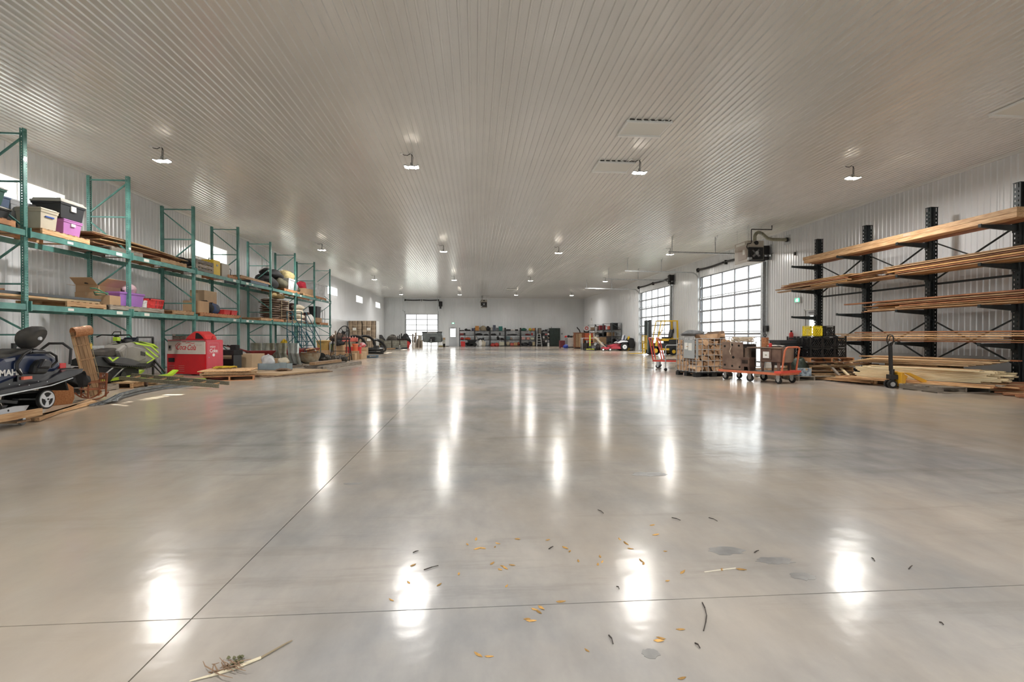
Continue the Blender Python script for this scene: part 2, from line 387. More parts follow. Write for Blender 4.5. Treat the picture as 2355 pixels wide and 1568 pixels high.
def glazed_door(name, W, Hh, rows, cols, loc, rz, strips=(2,5), track=4.3, room=True):
    """sectional glass door: local x along the width, room side is -y"""
    d = struct(name); d.location = loc; d.rotation_euler = (0,0,rz)
    sh = Hh/rows; cw = W/cols
    sec = MB(); sec.box(0,-.025,0, W,.025,.045).box(0,-.025,sh-.045, W,.025,sh)
    for k in range(cols+1):
        ww = .08 if k in (0,cols) else .075; c = k*cw; c0 = max(0, min(W-ww, c-ww/2)); sec.box(c0,-.025,.035, c0+ww,.025,sh-.035)
    me = sec.mesh('door_section'); pm = MB().box(.0,-.004,.035, cw,.004,sh-.035).mesh('pane')
    hm = MB().box(0,-.055,.02, .07,-.025,.09).cyl((-.06,-.06,.055),(.02,-.06,.055),.02,8)
    hme = hm.mesh('hinge_roller')
    for r in range(rows):
        s = part('door_section', me, ALU, d, (0,0,r*sh))
        for k in range(cols): part('pane', pm, GLASS, s, (k*cw,0,0))
        part('hinge_roller', hme, GALV, s); q = part('hinge_roller', hme, GALV, s, (W,0,0)); q.scale = (-1,1,1)
        if r in strips: part('strut', MB().box(0,-.06,0, W,-.03,.04), GALV, s, (0,0,.09))
    part('bottom_seal', MB().box(0,-.03,-.0, W,.03,.03), RUB, d)
    jw = .1
    part('jamb', MB().box(-jw,-.03,0, 0,.22,Hh+.06), WT, d); part('jamb', MB().box(W,-.03,0, W+jw,.22,Hh+.06), WT, d)
    part('head_jamb', MB().box(-jw,-.03,Hh, W+jw,.2,Hh+.08), WT, d)
    if room:
        r_ = .42; zt = Hh+.28
        for x in (-.055, W+.055):
            pts = [(x,-.1,0),(x,-.1,zt-r_)] + [(x,-.1-r_+r_*math.cos(a), zt-r_+r_*math.sin(a)) for a in (R(18),R(36),R(54),R(72),R(90))] + [(x,-track,zt+.06)]
            m = MB()
            for p, q in zip(pts, pts[1:]): m.bar(p, q, .045, .06, up=(0,1,0) if q[2]-p[2] > abs(q[1]-p[1]) else (0,0,1))
            part('track', m, GALV, d)
            h = MB()
            for yy in (-track+.15, -track*.52):
                top = HC-loc[2]
                h.bar((x,yy,zt+.05),(x,yy,top),.03,.03); h.bar((x,yy,top-.22),(x+.35,yy-.06,top-.02),.025,.025)
            part('track_hanger', h, GALV, d)
            part('bracket_angle', MB().box(x-.03,-.09,0, x+.03,-.05,zt+.1), GALV, d)
        zz = Hh+.42 if Hh > 4 else HC-.28
        part('torsion_shaft', MB().cyl((-.1,-.16,zz),(W+.3,-.16,zz),.014,8), GALV, d)
        s = MB()
        for a, b in ((.05,W*.47),(W*.53,W-.05)):
            pts = [(a+(b-a)*t/10, -.16, zz-.035*math.sin(PI*t/10)) for t in range(11)]; s.tube(pts, .055, 10)
        part('torsion_spring', s, BLK, d, smooth=True)
        c = MB()
        for x in (-.06, W/2, W+.08): c.box(x-.03,-.2,zz-.12, x+.03,0,zz+.09)
        part('bearing_plate', c, BLK, d)
        part('cable_drum', MB().cyl((-.02,-.16,zz),(.05,-.16,zz),.1,16), BLK, d); part('cable_drum', MB().cyl((W-.03,-.16,zz),(W+.04,-.16,zz),.1,16), BLK, d)
    return d
# right wall doors: local -y must face -X (room): rotate by -90deg => local x -> -Y ; start at far jamb
glazed_door('door_1', 6.1, 4.42, 7, 5, (XR+.06, 26.85, 0), -PI/2)
glazed_door('door_2', 6.0, 4.42, 7, 5, (XR+.06, 36.9, 0), -PI/2)
dd = glazed_door('door_3', 3.6, 3.58, 6, 3, (DB[0], YB+.05, 0), 0, strips=(), track=2.0)
glazed_door('added_door_6', 6.0, 4.42, 7, 5, (DF[1], YF-.05, 0), PI, room=False)  # unseen glazed door added behind the camera to let soft daylight in
glazed_door('added_door_7', 6.0, 4.42, 7, 5, (DF2[1], YF-.05, 0), PI, room=False)  # second unseen door, added for the same daylight
def man_door(name, loc, rz, w, h, win):
    d = struct(name); d.location = loc; d.rotation_euler = (0,0,rz)
    lf = MB(); x0,x1,z0,z1 = win
    for q in ((0,-.02,0,x0,.02,h),(x1,-.02,0,w,.02,h),(x0,-.02,0,x1,.02,z0),(x0,-.02,z1,x1,.02,h)): lf.box(*q)
    part('door_leaf', lf, M('pale_grey_door', (.62,.65,.68), .4), d)
    part('pane', MB().box(x0,-.005,z0, x1,.005,z1), GLASS, d)
    part('door_frame', MB().box(-.05,-.05,0,0,.1,h+.05).box(w,-.05,0,w+.05,.1,h+.05).box(-.05,-.05,h,w+.05,.1,h+.05), WT, d)
    part('door_handle', MB().cyl((.08,-.02,1.0),(.08,-.07,1.0),.022,10).bar((.08,-.07,1.0),(.2,-.07,1.0),.02), GALV, d)
    part('door_closer', MB().box(w*.25,-.07,h-.12, w*.7,-.02,h-.05), M('closer_grey', (.2,.2,.21), .4, .5), d)
man_door('door_4', (XR+.03, 17.94, 0), -PI/2, .92, 2.12, (.2,.72,.95,1.92))
man_door('door_5', (DBM[0], YB+.03, 0), 0, .9, 2.13, (.17,.73,1.05,1.98))

# ---------------------------------------------------------------- ceiling lamps
LEDM = M('led_emitter', (1,.95,.85), .4, emit=((1,.9,.75), 30))
def lamp_proto():
    r = thing('hanging_lamp', '', 'lamp')
    m = MB()
    for s in (-1,0,1): m.cb((s*.115,0,.012), (.09,.15,.008), (0, s*R(-14), 0))
    part('led_panel', m, LEDM, r)
    m = MB()
    for s in (-1,0,1): m.cb((s*.115,0,.028+.0), (.112,.175,.02), (0, s*R(-14), 0))
    m.cyl((0,0,.03),(0,0,.12),.03,10)
    part('lamp_housing', m, M('lamp_grey', (.3,.3,.3), .4, .6), r)
    c = MB(); c.tube([(0,0,.1),(.0,0,.2),(.005,0,.3),(-.03,0,.33),(-.1,0,.29),(-.18,0,.30),(-.22,0,.33)], .008, 6)
    c.tube([(.02,0,.1),(.03,0,.25),(0,0,.335)], .006, 6)
    part('cable', c, BLK, r)
    part('ceiling_box', MB().cyl((-.22,0,.315),(-.22,0,.34),.05,12), WT, r)
    part('ceiling_hook', MB().cyl((0,0,.32),(0,0,.34),.03,10), WT, r)
    return r
lp = lamp_proto(); first = True
rows = {0.2:('in the added unseen row','nearest unseen row'), 11.8:('in the nearest row',''), 23.5:('in the second row',''), 35.5:('in the third row',''), 48.1:('in the farthest row','')}  # first row, over the camera, is unseen and added to light the near hall
cols = [(-7.05,'above the teal racking'),(-1.48,'left of the middle of the hall'),(3.98,'right of the middle of the hall'),(9.45,'near the right wall')]
for yy, (rt, _) in rows.items():
    for xx, ct in cols:
        o = lp if first else copy_tree(lp); first = False
        o.location = (xx, yy, HC-.34); o['label'] = f'lit hanging work lamp {rt} {ct}'; o['group'] = 'ceiling work lamps'
        ld = bpy.data.lights.new('work_light', 'AREA'); ld.shape = 'DISK'; ld.size = .35; ld.energy = LAMP_W; ld.color = (1,.965,.92); ld.spread = R(175)
        lo = bpy.data.objects.new('work_light', ld); COL.objects.link(lo); lo.parent = o; lo.location = (0,0,-.04)
# ceiling hatches
def hatch(x, y, lab):
    t = thing('ceiling_hatch', lab, 'hatch', (x,y,HC), 0, 'ceiling access hatches')
    part('hatch_panel', MB().box(-.42,-.3,-.045, .42,.3,-.02), M('hatch_white', (.74,.74,.70), .45), t)
    part('hatch_frame', MB().box(-.46,.3,-.08,.46,.36,-.01).box(-.46,-.34,-.06,.46,-.3,-.01).box(-.46,-.3,-.05,-.42,.3,-.01).box(.42,-.3,-.05,.46,.3,-.01), WT, t)
    m = MB()
    for k in range(6): m.cb((-.36+k*.145,-.35,-.012),(.1,.02,.02))
    part('rib_gap', m, M('dark_gap', (.05,.05,.045), .8), t)
hatch(3.45, 9.95, 'nearest white ceiling hatch, above and left of the right middle lamp')
hatch(3.45, 12.25, 'white ceiling hatch beside the right middle hanging lamp')
hatch(3.3, 45.0, 'small white ceiling hatch far off near the back wall')
hatch(10.3, 8.5, 'ceiling hatch cut by the right edge of the view')

def exit_sign(label, loc, rz):
    t = thing('exit_sign', label, 'sign', loc, rz)
    part('sign_box', MB().box(-.16,-.05,-.11,.16,.0,.11), M('sign_housing', (.75,.76,.75), .4), t)
    part('sign_face', MB().box(-.14,-.055,-.075,.14,-.05,.075), M('exit_green', (.03,.45,.26), .4, emit=((.05,.6,.35), .6)), t)
    m = MB(); m.box(.0,-.058,-.06,.075,-.055,.06); m.cyl((-.045,-.058,.04),(-.045,-.055,.04),.014,10)
    for p, q in (((-.05,-.057,.025),(-.06,-.057,-.015)),((-.06,-.057,-.015),(-.03,-.057,-.06)),((-.06,-.057,-.015),(-.095,-.057,-.05)),((-.05,-.057,.02),(-.02,-.057,0)),((-.05,-.057,.02),(-.085,-.057,.005))): m.bar(p,q,.014,.003,up=(0,1,0))
    part('running_figure', m, M('sign_white', (.9,.95,.92), .4, emit=((.9,1,.95), 1.0)), t)
p = PX(1836,690,XR-.03); exit_sign('green exit sign on the right wall beside the cantilever rack', (XR-.03, p.y, p.z), -PI/2)
exit_sign('small green exit sign above the far man door', (-2.46, YB-.03, 2.58), 0)
# ================================================================ GENERIC THINGS
def boxpart(nm, x0,y0,z0,x1,y1,z1, mat, par, **k): return part(nm, MB().box(x0,y0,z0,x1,y1,z1), mat, par, **k)
_pal = {}
def pallet(label, loc, rz=0, w=1.0, d=1.1, col='pine', group=None, name='wooden_pallet', tilt=None):
    """deck boards run along local x (width w); stringers along local y"""
    key = (round(w,2), round(d,2), col)
    a, b = {'pine':(PINEX,PINE),'red':(M('red_pallet_wood',(.55,.26,.12),.7,var=.3,rand=.15),)*2,'grey':(GREYWX,GREYW),'white':(M('pale_pallet_wood',(.66,.58,.47),.7,var=.2,rand=.15),)*2,'blue':(M('blue_pallet_paint',(.1,.16,.22),.6,var=.2),)*2}[col]
    if key not in _pal:
        n = max(4, round(d/.16)); db = MB().box(-w/2,-.045,0, w/2,.045,.017).mesh('deck_board'); db.materials.append(a)
        m = MB().box(-.019,-d/2,.017,.019,d/2,.105)
        st = m.mesh('stringer'); st.materials.append(b)
        _pal[key] = (n, db, st)
    n, db, st = _pal[key]
    t = thing(name, label, 'pallet', loc, rz, group, rot=tilt)
    for k in range(n): part('deck_board', db, None, t, (0, -d/2+.045+(d-.09)*k/(n-1), .105))
    for k in range(3): part('bottom_board', db, None, t, (0, (-d/2+.045, 0, d/2-.045)[k], 0))
    for k in range(3): part('stringer', st, None, t, ((-w/2+.02, 0, w/2-.02)[k], 0, 0))
    return t
PH = .122
def tote(label, loc, w, d, h, mat, lid=None, rz=0, patch=None, name='storage_tote', group=None, cat='tote', lidh=.04):
    t = thing(name, label, cat, loc, rz, group)
    hb = h-(lidh if lid else 0)
    part('tub', MB().taper((0,0,0),(w*.84,d*.84),(w*.94,d*.94),hb*.86).taper((0,0,hb*.86),(w*.98,d*.98),(w,d),hb*.14), mat, t, bev=.006)
    if lid: part('lid', MB().taper((0,0,hb),(w*1.03,d*1.03),(w*1.02,d*1.02),lidh*.5).taper((0,0,hb+lidh*.5),(w*.94,d*.94),(w*.9,d*.9),lidh*.5), lid, t, bev=.005)
    if patch:      # sticker on the +x face
        pm, pw, phh, pz = patch
        part('sticker', MB().box(w/2*.93,-pw/2,pz,w/2*1.005,pw/2,pz+phh), pm, t)
    return t
def carton(label, loc, w, d, h, rz=0, mat=None, open_=False, name='cardboard_box', group=None, rot=None, tape=True):
    t = thing(name, label, 'box', loc, rz, group, rot=rot); mat = mat or CARD
    if not open_:
        part('body', MB().box(-w/2,-d/2,0,w/2,d/2,h), mat, t, bev=.004)
        if tape: part('tape', MB().box(-.025,-d/2-.001,h*.75,.025,d/2+.001,h+.001), M('packing_tape',(.45,.32,.19),.3), t)
    else:
        e = .006
        part('body', MB().box(-w/2,-d/2,0,w/2,d/2,e).box(-w/2,-d/2,0,-w/2+e,d/2,h).box(w/2-e,-d/2,0,w/2,d/2,h).box(-w/2,-d/2,0,w/2,-d/2+e,h).box(-w/2,d/2-e,0,w/2,d/2,h), mat, t)
        for s in (-1,1):
            part('flap', MB().bar((s*w/2,0,h),(s*(w/2+d*.28),0,h+d*.22 if s > 0 else h+.02), d*.96, e), mat, t)
            part('flap', MB().bar((0,s*d/2,h),(0,s*(d/2+d*.25),h-.02 if s > 0 else h+d*.22), w*.96, e), mat, t)
    return t
def bucket(label, loc, r, h, mat, lid=None, group=None, name='bucket'):
    t = thing(name, label, 'bucket', loc, 0, group)
    part('pail', MB().lathe([(r*.84,0),(r*.98,h*.85),(r*1.04,h*.86),(r*1.04,h*.9),(r,h)], n=16), mat, t, smooth=True)
    if lid: part('lid', MB().lathe([(r*1.03,h),(r*1.03,h+.012),(r*.9,h+.018)], n=16), lid, t)
    a = [(r*1.03*math.cos(R(q)), 0, h*.86-r*.7*math.sin(R(q))) for q in range(0,181,20)]
    part('handle', MB().tube([(x, -r*.9*math.sin(math.acos(max(-1,min(1,x/(r*1.03))))), z) for x,y,z in a], .004, 5), GALV, t)
    return t
def bag(label, loc, d, mat, seed=0, rz=0, name='bag', cat='bag', strap=None, group=None):
    t = thing(name, label, cat, loc, rz, group)
    part('body', MB().blob((0,0,d[2]*.36), d, seed, 18, 12, .1), mat, t, smooth=True)
    if strap: part('strap', MB().tube([(-d[0]*.3,-d[1]*.5,d[2]*.4),(-d[0]*.15,-d[1]*.35,d[2]*.85),(d[0]*.15,-d[1]*.3,d[2]*.88),(d[0]*.3,-d[1]*.5,d[2]*.4)], .018, 6), strap, t, smooth=True)
    return t
def board(label, p0, p1, w, th, mat, group, name='board', cat='board', roll=0, bow=0):
    """a plank from p0 to p1 (centres), w wide across, th thick"""
    p0 = Vector(p0); p1 = Vector(p1); L = (p1-p0).length; d = (p1-p0)/L
    o = solo(name, MB().box(-w/2, 0, -th/2, w/2, L/2, th/2).box(-w/2, L/2, -th/2, w/2, L, th/2) if False else MB().box(-w/2, 0, -th/2, w/2, L, th/2), mat, label, cat, p0, 0, group)
    o.rotation_euler = (math.asin(max(-1,min(1,d.z))), roll, math.atan2(-d.x, d.y)); return o
def shelf(X, u0, u1, dep, z):
    """centre and width along the wall of something whose front is at X between picture columns u0,u1"""
    y0 = PX(u0, 700, X).y; y1 = PX(u1, 700, X).y
    return (X-dep/2, (y0+y1)/2, z), y1-y0
COLM = lambda n, c, r=.5: M(n, c, r, var=.12, scale=4)
C_BEIGE = COLM('beige_plastic', (.62,.56,.44)); C_PURP = COLM('orchid_plastic', (.50,.20,.50)); C_VIOL = COLM('violet_plastic', (.36,.16,.52))
C_GRN = COLM('dark_green_plastic', (.03,.13,.10)); C_GREY = COLM('grey_plastic', (.33,.34,.36)); C_LGREY = COLM('light_grey_lid', (.42,.41,.37))
C_RED = COLM('red_plastic', (.70,.05,.05)); C_WHITE = COLM('white_plastic', (.78,.77,.74)); C_BLUEG = COLM('slate_blue_plastic', (.10,.15,.26)); C_BLK = COLM('charcoal_plastic', (.03,.032,.036))
C_YEL = COLM('yellow_plastic', (.80,.55,.04)); C_ORANGE = COLM('orange_paint', (.75,.17,.07), .45)
FAB = M('black_fabric', (.02,.02,.022), .85, var=.4, scale=9); OLIVE = M('olive_cloth', (.12,.11,.07), .9, var=.4, scale=7); PLAST = M('clear_wrap', (.68,.70,.72), .25, var=.3, scale=5)
DEBR = M('mixed_brown', (.30,.20,.13), .8, var=.5, scale=8)

# ================================================================ TEAL PALLET RACKING
rack = thing('pallet_rack', 'long teal steel pallet rack along the left wall, eight bays', 'rack', (-8.5, 7.22, 0))
BAY = 2.83; ZB = (1.66, 3.05); RZ1, RZ2 = 1.775, 3.165
def post_mesh():
    m = MB(); H_ = 5.08; w, d = .078, .07; t = .003
    xs_ = [-w/2,-w/2+.014,-w/2+.026,w/2-.026,w/2-.014,w/2]; n = int(H_/.0508)
    # front face (+x side plane), grid in y with two columns of teardrop holes
    vs = []; fs = []
    zs = []
    for k in range(n): zs += [k*.0508, k*.0508+.030]
    zs.append(H_)
    for z in zs:
        for y in xs_: vs.append((d/2, y, z))
    for j in range(len(zs)-1):
        for i in range(5):
            if i in (1,3) and j % 2 == 1: continue
            a = j*6+i; fs.append((a, a+1, a+7, a+6))
    m.add(vs, fs)
    # side faces with one column of small holes
    for s in (-1,1):
        vs = []; fs = []; ys = [d/2, d/2-.028, d/2-.040, -d/2]
        for z in zs:
            for x in ys: vs.append((x, s*w/2, z))
        for j in range(len(zs)-1):
            for i in range(3):
                if i == 1 and j % 2 == 1: continue
                a = j*4+i; fs.append((a, a+1, a+5, a+4))
        m.add(vs, fs)
        m.box(-d/2, s*w/2-s*.018, 0, -d/2+t, s*w/2, H_)
    m.box(d/2-.012,-w/2+.008,0, d/2-.009,w/2-.008,H_)      # folded inner web, seen dark through the holes
    return m.mesh('upright_post')
pmesh = post_mesh(); bpm = MB().box(-.065,-.065,0,.065,.065,.01).mesh('base_plate')
bf = MB().box(-.0225,.045,0,.0225,BAY-.045,.11).box(-.03,.035,-.02,.03,.06,.17).box(-.03,BAY-.06,-.02,.03,BAY-.035,.17).mesh('beam')
zz = [5.0,4.1,3.5,2.3,2.15,1.35,1.19,.22]
for i in range(9):
    y = i*BAY
    for x, fl in ((0,1),(-.9,-1)):
        q = part('upright_post', pmesh, TEAL, rack, (x,y,0)); q.scale = (fl,1,1)
        part('base_plate', bpm, TEAL, rack, (x,y,0))
    flip = i % 2 == 0
    for z in (4.98,4.08,2.15,1.19,.22): part('brace', MB().bar((-.87,y,z),(-.03,y,z),.032,.032), TEAL, rack)
    seq = [(4.9,4.2),(3.95,3.25),(2.95,2.3),(1.75,1.28),(1.1,.32)]
    for k, (za, zb) in enumerate(seq):
        a, b = ((-.03,-.87) if (k+(1,1,1,0,0,0,1,1,1)[i]) % 2 == 1 else (-.87,-.03))
        part('brace', MB().bar((a,y,za),(b,y,zb),.03,.03), TEAL, rack)
    if i < 8:
        for zb in ZB:
            for x in (.055,-.955):
                bm_ = part('beam', bf, TEAL, rack, (x if x > 0 else x, y, zb))
                if x > 0:
                    for yy in ((.45,1.9) if (i+int(zb)) % 2 else (2.3,1.2)):
                        part('price_sticker', MB().box(.0225,yy,.02,.0235,yy+.2,.09), STK, bm_)
                        break
                    if i % 3 == 1: part('price_sticker', MB().box(.0225,.9,.03,.0235,1.05,.08), STK, bm_)

# ---- upper level goods
Z2 = RZ2
def up(y): return 7.22+y
pallet('worn pallet under the green totes, high on the teal rack at the left edge', (-8.95, 9.25, Z2), 0, 1.0, 1.15, 'red')
pallet('worn pallet under the purple tote and beige bin on the teal rack', (-8.96, 11.0, Z2), 0, 1.0, 1.2, 'pine')
tote('flat dark tote with a pale lid under the green bin at the left edge', (-8.9, 9.55, Z2+PH), .6, .75, .25, C_BLK, C_LGREY, patch=(STK,.12,.1,.05))
tote('large green tote with a grey lid, top left on the teal rack', (-8.85, 9.3, Z2+PH+.25), .62, .95, .33, C_GRN, C_LGREY)
t_ = tote('slate blue box beside the green tote behind the first teal post', (-9.1, 10.0, Z2+PH+.24), .5, .42, .28, C_BLUEG, None)
tote('cream plastic bin with a strip of blue tape', (-8.74, 10.62, Z2+PH), .5, .42, .42, C_BEIGE, C_BEIGE, patch=(M('blue_tape',(.03,.10,.45),.4),.2,.025,.24))
tote('ribbed grey bin standing behind the cream bin', (-9.12, 10.62, Z2+PH), .3, .6, .56, C_GREY, C_GREY)
tote('orchid purple tote with a white label', (-8.78, 11.22, Z2+PH), .55, .50, .33, C_PURP, C_PURP, patch=(STK,.11,.06,.19), lidh=.03)
tote('black tote with a grey lid stacked on the orchid purple tote', (-8.78, 11.2, Z2+PH+.33), .6, .66, .40, C_BLK, C_LGREY, patch=(STK,.13,.11,.17), lidh=.08)
# warped sheets across bays 2 and 3
for k in range(9):
    Y0, Y1 = 11.85+rnd.uniform(0,.5), 15.5+rnd.uniform(-.6,.25); X = -9.0+rnd.uniform(-.15,.12); z = Z2+PH+.012+k*.026; m = MB(); W_ = rnd.uniform(.55,.9)
    n = 8; ring = []
    for i in range(n+1):
        q = i/n; y = (Y1-Y0)*q; zz_ = .05*math.sin(PI*q)*(k/8)+.06*max(0,q-.0)*(.5-k/16)-(.07*q if k>5 else 0)+.05*(1-q)*(k>4)
        ring.append([(-W_/2,y,zz_),(W_/2,y,zz_),(W_/2,y,zz_+.014),(-W_/2,y,zz_+.014)])
    m.loft(ring); solo('plywood_sheet', m, PLY if k % 3 else M('dark_brown_sheet',(.30,.14,.07),.6,var=.3,stretch=(5,1,5)), 'warped wooden sheet in the pile spanning two bays of the upper rack level', 'sheet', (X,Y0,z), 0, 'warped sheets on the upper rack level')
pallet('pallet under the warped sheets, far end', (-8.96, 14.75, Z2), 0, .95, 1.15, 'pine'); pallet('pallet under the warped sheets, near end', (-9.0, 12.9, Z2), 0, .95, 1.1, 'grey')
for k in range(3): pallet(('bottom','middle','top')[k]+' grey pallet in the stack beside the yellow case', (-8.98, 16.35, Z2+k*PH), .0, .98, 1.0, 'grey', group='stacked pallets beside the yellow case')
bag('black crumpled tarpaulin draped over the far end of the warped sheets', (-9.0,15.75,Z2+.13), (.7,.45,.3), FAB, 5, name='tarpaulin', cat='tarp')
t_ = thing('tool_case','yellow upright tool case with a carrying handle on the upper rack level','case',(-8.72,17.12,Z2),0)
part('body', MB().box(-.2,-.22,0,.2,.22,.5), C_YEL, t_, bev=.02); part('handle', MB().tube([(-.0,-.12,.5),(-.0,-.11,.56),(0,.11,.56),(0,.12,.5)],.015,6), C_BLK, t_); part('latch', MB().box(.2,-.05,.3,.21,.05,.36), C_GREY, t_)
t_ = thing('machine_cabinet','beige grey metal machine cabinet right of the yellow case','cabinet',(-8.78,17.72,Z2),0)
part('body', MB().box(-.25,-.25,0,.25,.27,.46), M('beige_grey_metal',(.40,.37,.32),.5,.2), t_, bev=.01); part('cable', MB().tube([(.2,.27,.4),(.25,.36,.3),(.2,.4,.1),(.15,.42,.01)],.012,6), BLK, t_)
pallet('short pallet lying right of the grey cabinet on the upper level', (-8.95,18.2,Z2-.0), 0, .9, .7, 'red')
for k in range(4):
    solo('plywood_sheet', MB().box(-.42,-1.35,0,.42,1.35,.02), PINE, 'orange brown board in the stack above the dark pallet, fifth rack bay','board',(-8.9,20.0,Z2+PH+.002+k*.022),R(k*.6), 'stacked boards in the fifth bay')
pallet('dark blue pallet under the boards in the fifth rack bay', (-8.96,20.3,Z2), 0, .98, 1.6, 'blue')
bag('large black duffel bag on top of the heap, sixth upper bay', (-8.9,22.6,Z2+.55), (.7,1.9,.42), FAB, 2, strap=M('white_strap',(.8,.8,.8),.6), name='duffel_bag')
bag('dark round bag under the black duffel, sixth upper bay', (-8.9,21.9,Z2+.02), (.8,1.5,.66), FAB, 3, name='duffel_bag')
bag('olive camouflage bag on the upper level of the sixth bay', (-8.85,22.95,Z2+PH), (.8,.9,.6), OLIVE, 9, name='duffel_bag')
bag('beige and yellow heap of covers over the white box', (-8.85,24.0,Z2+.62), (.7,1.1,.5), M('pale_yellow_cloth',(.55,.45,.22),.9,var=.5,scale=10), 12, name='folded_covers', cat='cover')
tote('white plastic wrapped box on the orange pallet', (-8.82,23.75,Z2+PH), .7,.8,.52, PLAST, None, name='wrapped_box', cat='box')
bag('grey sack hanging over the orange pallet beside the white wrapped box', (-8.72,24.55,Z2+PH), (.45,.5,.5), M('grey_cloth',(.28,.29,.31),.9,var=.3), 15, name='sack')
pallet('orange pallet under the white wrapped box, seventh bay', (-8.95,23.7,Z2), 0, 1.0, 1.9, 'red')
pallet('pallet with cartons and the red bag, upper level', (-8.95,26.0,Z2), 0, 1.0, 1.5, 'pine')
carton('low brown carton under the red bag', (-8.75,25.85,Z2+PH), .6,.8,.26)
carton('taller brown carton between the red bag and the wrapped white appliance', (-8.8,26.55,Z2+PH), .6,.5,.30)
bag('red cloth bag on a brown carton, upper rack level', (-8.75,25.8,Z2+PH+.26), (.45,.65,.42), M('red_cloth',(.55,.03,.06),.8,var=.3), 21)
bag('olive sack left of the low brown carton', (-8.85,25.15,Z2+PH), (.5,.5,.4), OLIVE, 22, name='sack')
tote('big white chest appliance wrapped in plastic, upper rack level', (-8.88,28.0,Z2+PH), .85,1.9,.80, PLAST, C_WHITE, name='chest_freezer', cat='appliance')
pallet('reddish pallet under the white chest appliance', (-8.92,28.0,Z2), 0, 1.0, 1.8, 'red')
# ---- lower level goods
Z1 = RZ1
for k, (y0,y1,x,w_,th,mt) in enumerate([(8.0,12.0,-8.62,.14,.045,NEWPINE),(7.6,12.1,-8.8,.14,.045,PINE),(7.3,11.9,-9.0,.2,.04,PINE),(7.3,11.5,-9.2,.2,.04,RED),(7.3,10.6,-8.62,.18,.03,PINE)]):
    board(('pale front plank','tan second plank','wide tan third plank','reddish rear plank','short wide front plank')[k]+' on pallets, lower rack level at the left', (x,y0,Z1+PH+.026+.0*k),(x,y1,Z1+PH+.026),w_,th,mt,'planks on the lower rack level at the left')
for k,(y0,y1,x) in enumerate([(9.2,12.0,-8.6),(7.4,12.1,-8.8),(7.4,11.4,-9.0)]):
    solo('steel_channel', MB().box(-.045,0,0,.045,y1-y0,.03).box(-.045,0,.03,-.038,y1-y0,.05).box(.038,0,.03,.045,y1-y0,.05), M('dark_grey_metal',(.10,.11,.12),.4,.6), ('front','middle','rear')[k]+' dark grey channel lying on the planks, lower rack level', 'channel', (x,y0,Z1+PH+.055),R(.8*(k-1)),'grey channels on the lower rack level')
solo('steel_channel', MB().box(-.05,0,0,.05,2.6,.045), RED, 'reddish board laid over the planks at the left edge, lower rack level', 'board', (-8.9,7.4,Z1+PH+.115), R(-1))
pallet('pallet under the planks, lower level at the left edge', (-8.96,8.6,Z1), 0, 1.0, 1.1, 'grey'); pallet('pallet under the planks, left of the purple tub', (-8.94,11.5,Z1), 0, 1.0, 1.1, 'pine')
pallet('pallet under the violet tub and red crate', (-8.96,13.2,Z1), 0, 1.0, 2.0, 'grey'); pallet('empty pallet right of the red crate, lower level', (-8.96,15.2,Z1), 0, .98, 1.1, 'pine')
carton('small brown carton left of the violet tub', (-8.72,12.45,Z1+PH), .4,.36,.22)
carton('open brown carton with red handled tools, behind the violet tub', (-9.1,12.75,Z1+PH+.3), .5,.75,.16, open_=True); carton('brown carton hidden behind the violet tub', (-9.1,12.75,Z1+PH),.5,.8,.3)
tube_t = thing('hand_tool','red handled pruning tool sticking out of the open carton','tool',(-9.05,12.8,Z1+PH+.46),0)
part('blade', MB().tube([(0,-.55,.04),(0,-.2,.03),(0,0,.06)],.014,6), BLK, tube_t); part('grip', MB().tube([(0,0,.06),(0,.15,.1),(0,.25,.07)],.03,8), C_RED, tube_t, smooth=True)
solo('garden_hose', MB().tube([(.1,-.6,.22),(0,-.3,.24),(.12,-.1,.12),(-.05,-.25,.10),(.1,-.5,.14),(.05,.0,.16)],.018,6), M('green_hose',(.06,.17,.10),.5), 'green hose looped left of the violet tub','hose',(-8.7,12.4,Z1+PH+.12),0)
tote('violet open tub on the lower rack level', (-8.76,13.05,Z1+PH), .5,.92,.34, C_VIOL, None)
bag('pale pink sheer netting heaped in the violet tub', (-8.9,13.45,Z1+PH+.36), (.3,.5,.3), M('pink_net',(.72,.50,.55),.8,var=.3), 31, name='netting', cat='netting')
bucket('small white bucket between the violet tub and the red crate', (-8.62,13.62,Z1+PH), .075,.19, C_WHITE)
for nm,yy,mm,lb in (('crate',14.02,C_RED,'red plastic carry crate on the lower rack level'),):
    t_ = thing('plastic_crate', lb, 'crate', (-8.7,yy,Z1+PH)); W_,D_,h_ = .36,.62,.25
    part('base', MB().taper((0,0,0),(W_*.8,D_*.8),(W_*.82,D_*.82),.02), mm, t_); part('rim', MB().box(-W_/2,-D_/2,h_-.03,-W_/2+.02,D_/2,h_).box(W_/2-.02,-D_/2,h_-.03,W_/2,D_/2,h_).box(-W_/2,-D_/2,h_-.03,W_/2,-D_/2+.02,h_).box(-W_/2,D_/2-.02,h_-.03,W_/2,D_/2,h_), mm, t_)
    m = MB()
    for k in range(9):
        y = -D_/2+.03+k*(D_-.06)/8
        for s in (-1,1): m.bar((s*W_*.41,y*.82,.01),(s*W_*.48,y,h_-.02),.035,.008)
    for k in range(5):
        x = -W_/2+.03+k*(W_-.06)/4
        for s in (-1,1): m.bar((x*.82,s*D_*.41,.01),(x,s*D_*.48,h_-.02),.035,.008)
    m.box(-W_*.45,-D_*.45,.09,W_*.45,-D_*.43,.12).box(W_*.44,-D_*.45,.09,W_*.455,D_*.45,.12)
    part('slatted_side', m, mm, t_, kind='stuff')
carton('torn brown paper parcel behind the red crate', (-9.05,13.75,Z1+PH), .3,.4,.36, R(8), CARDL)
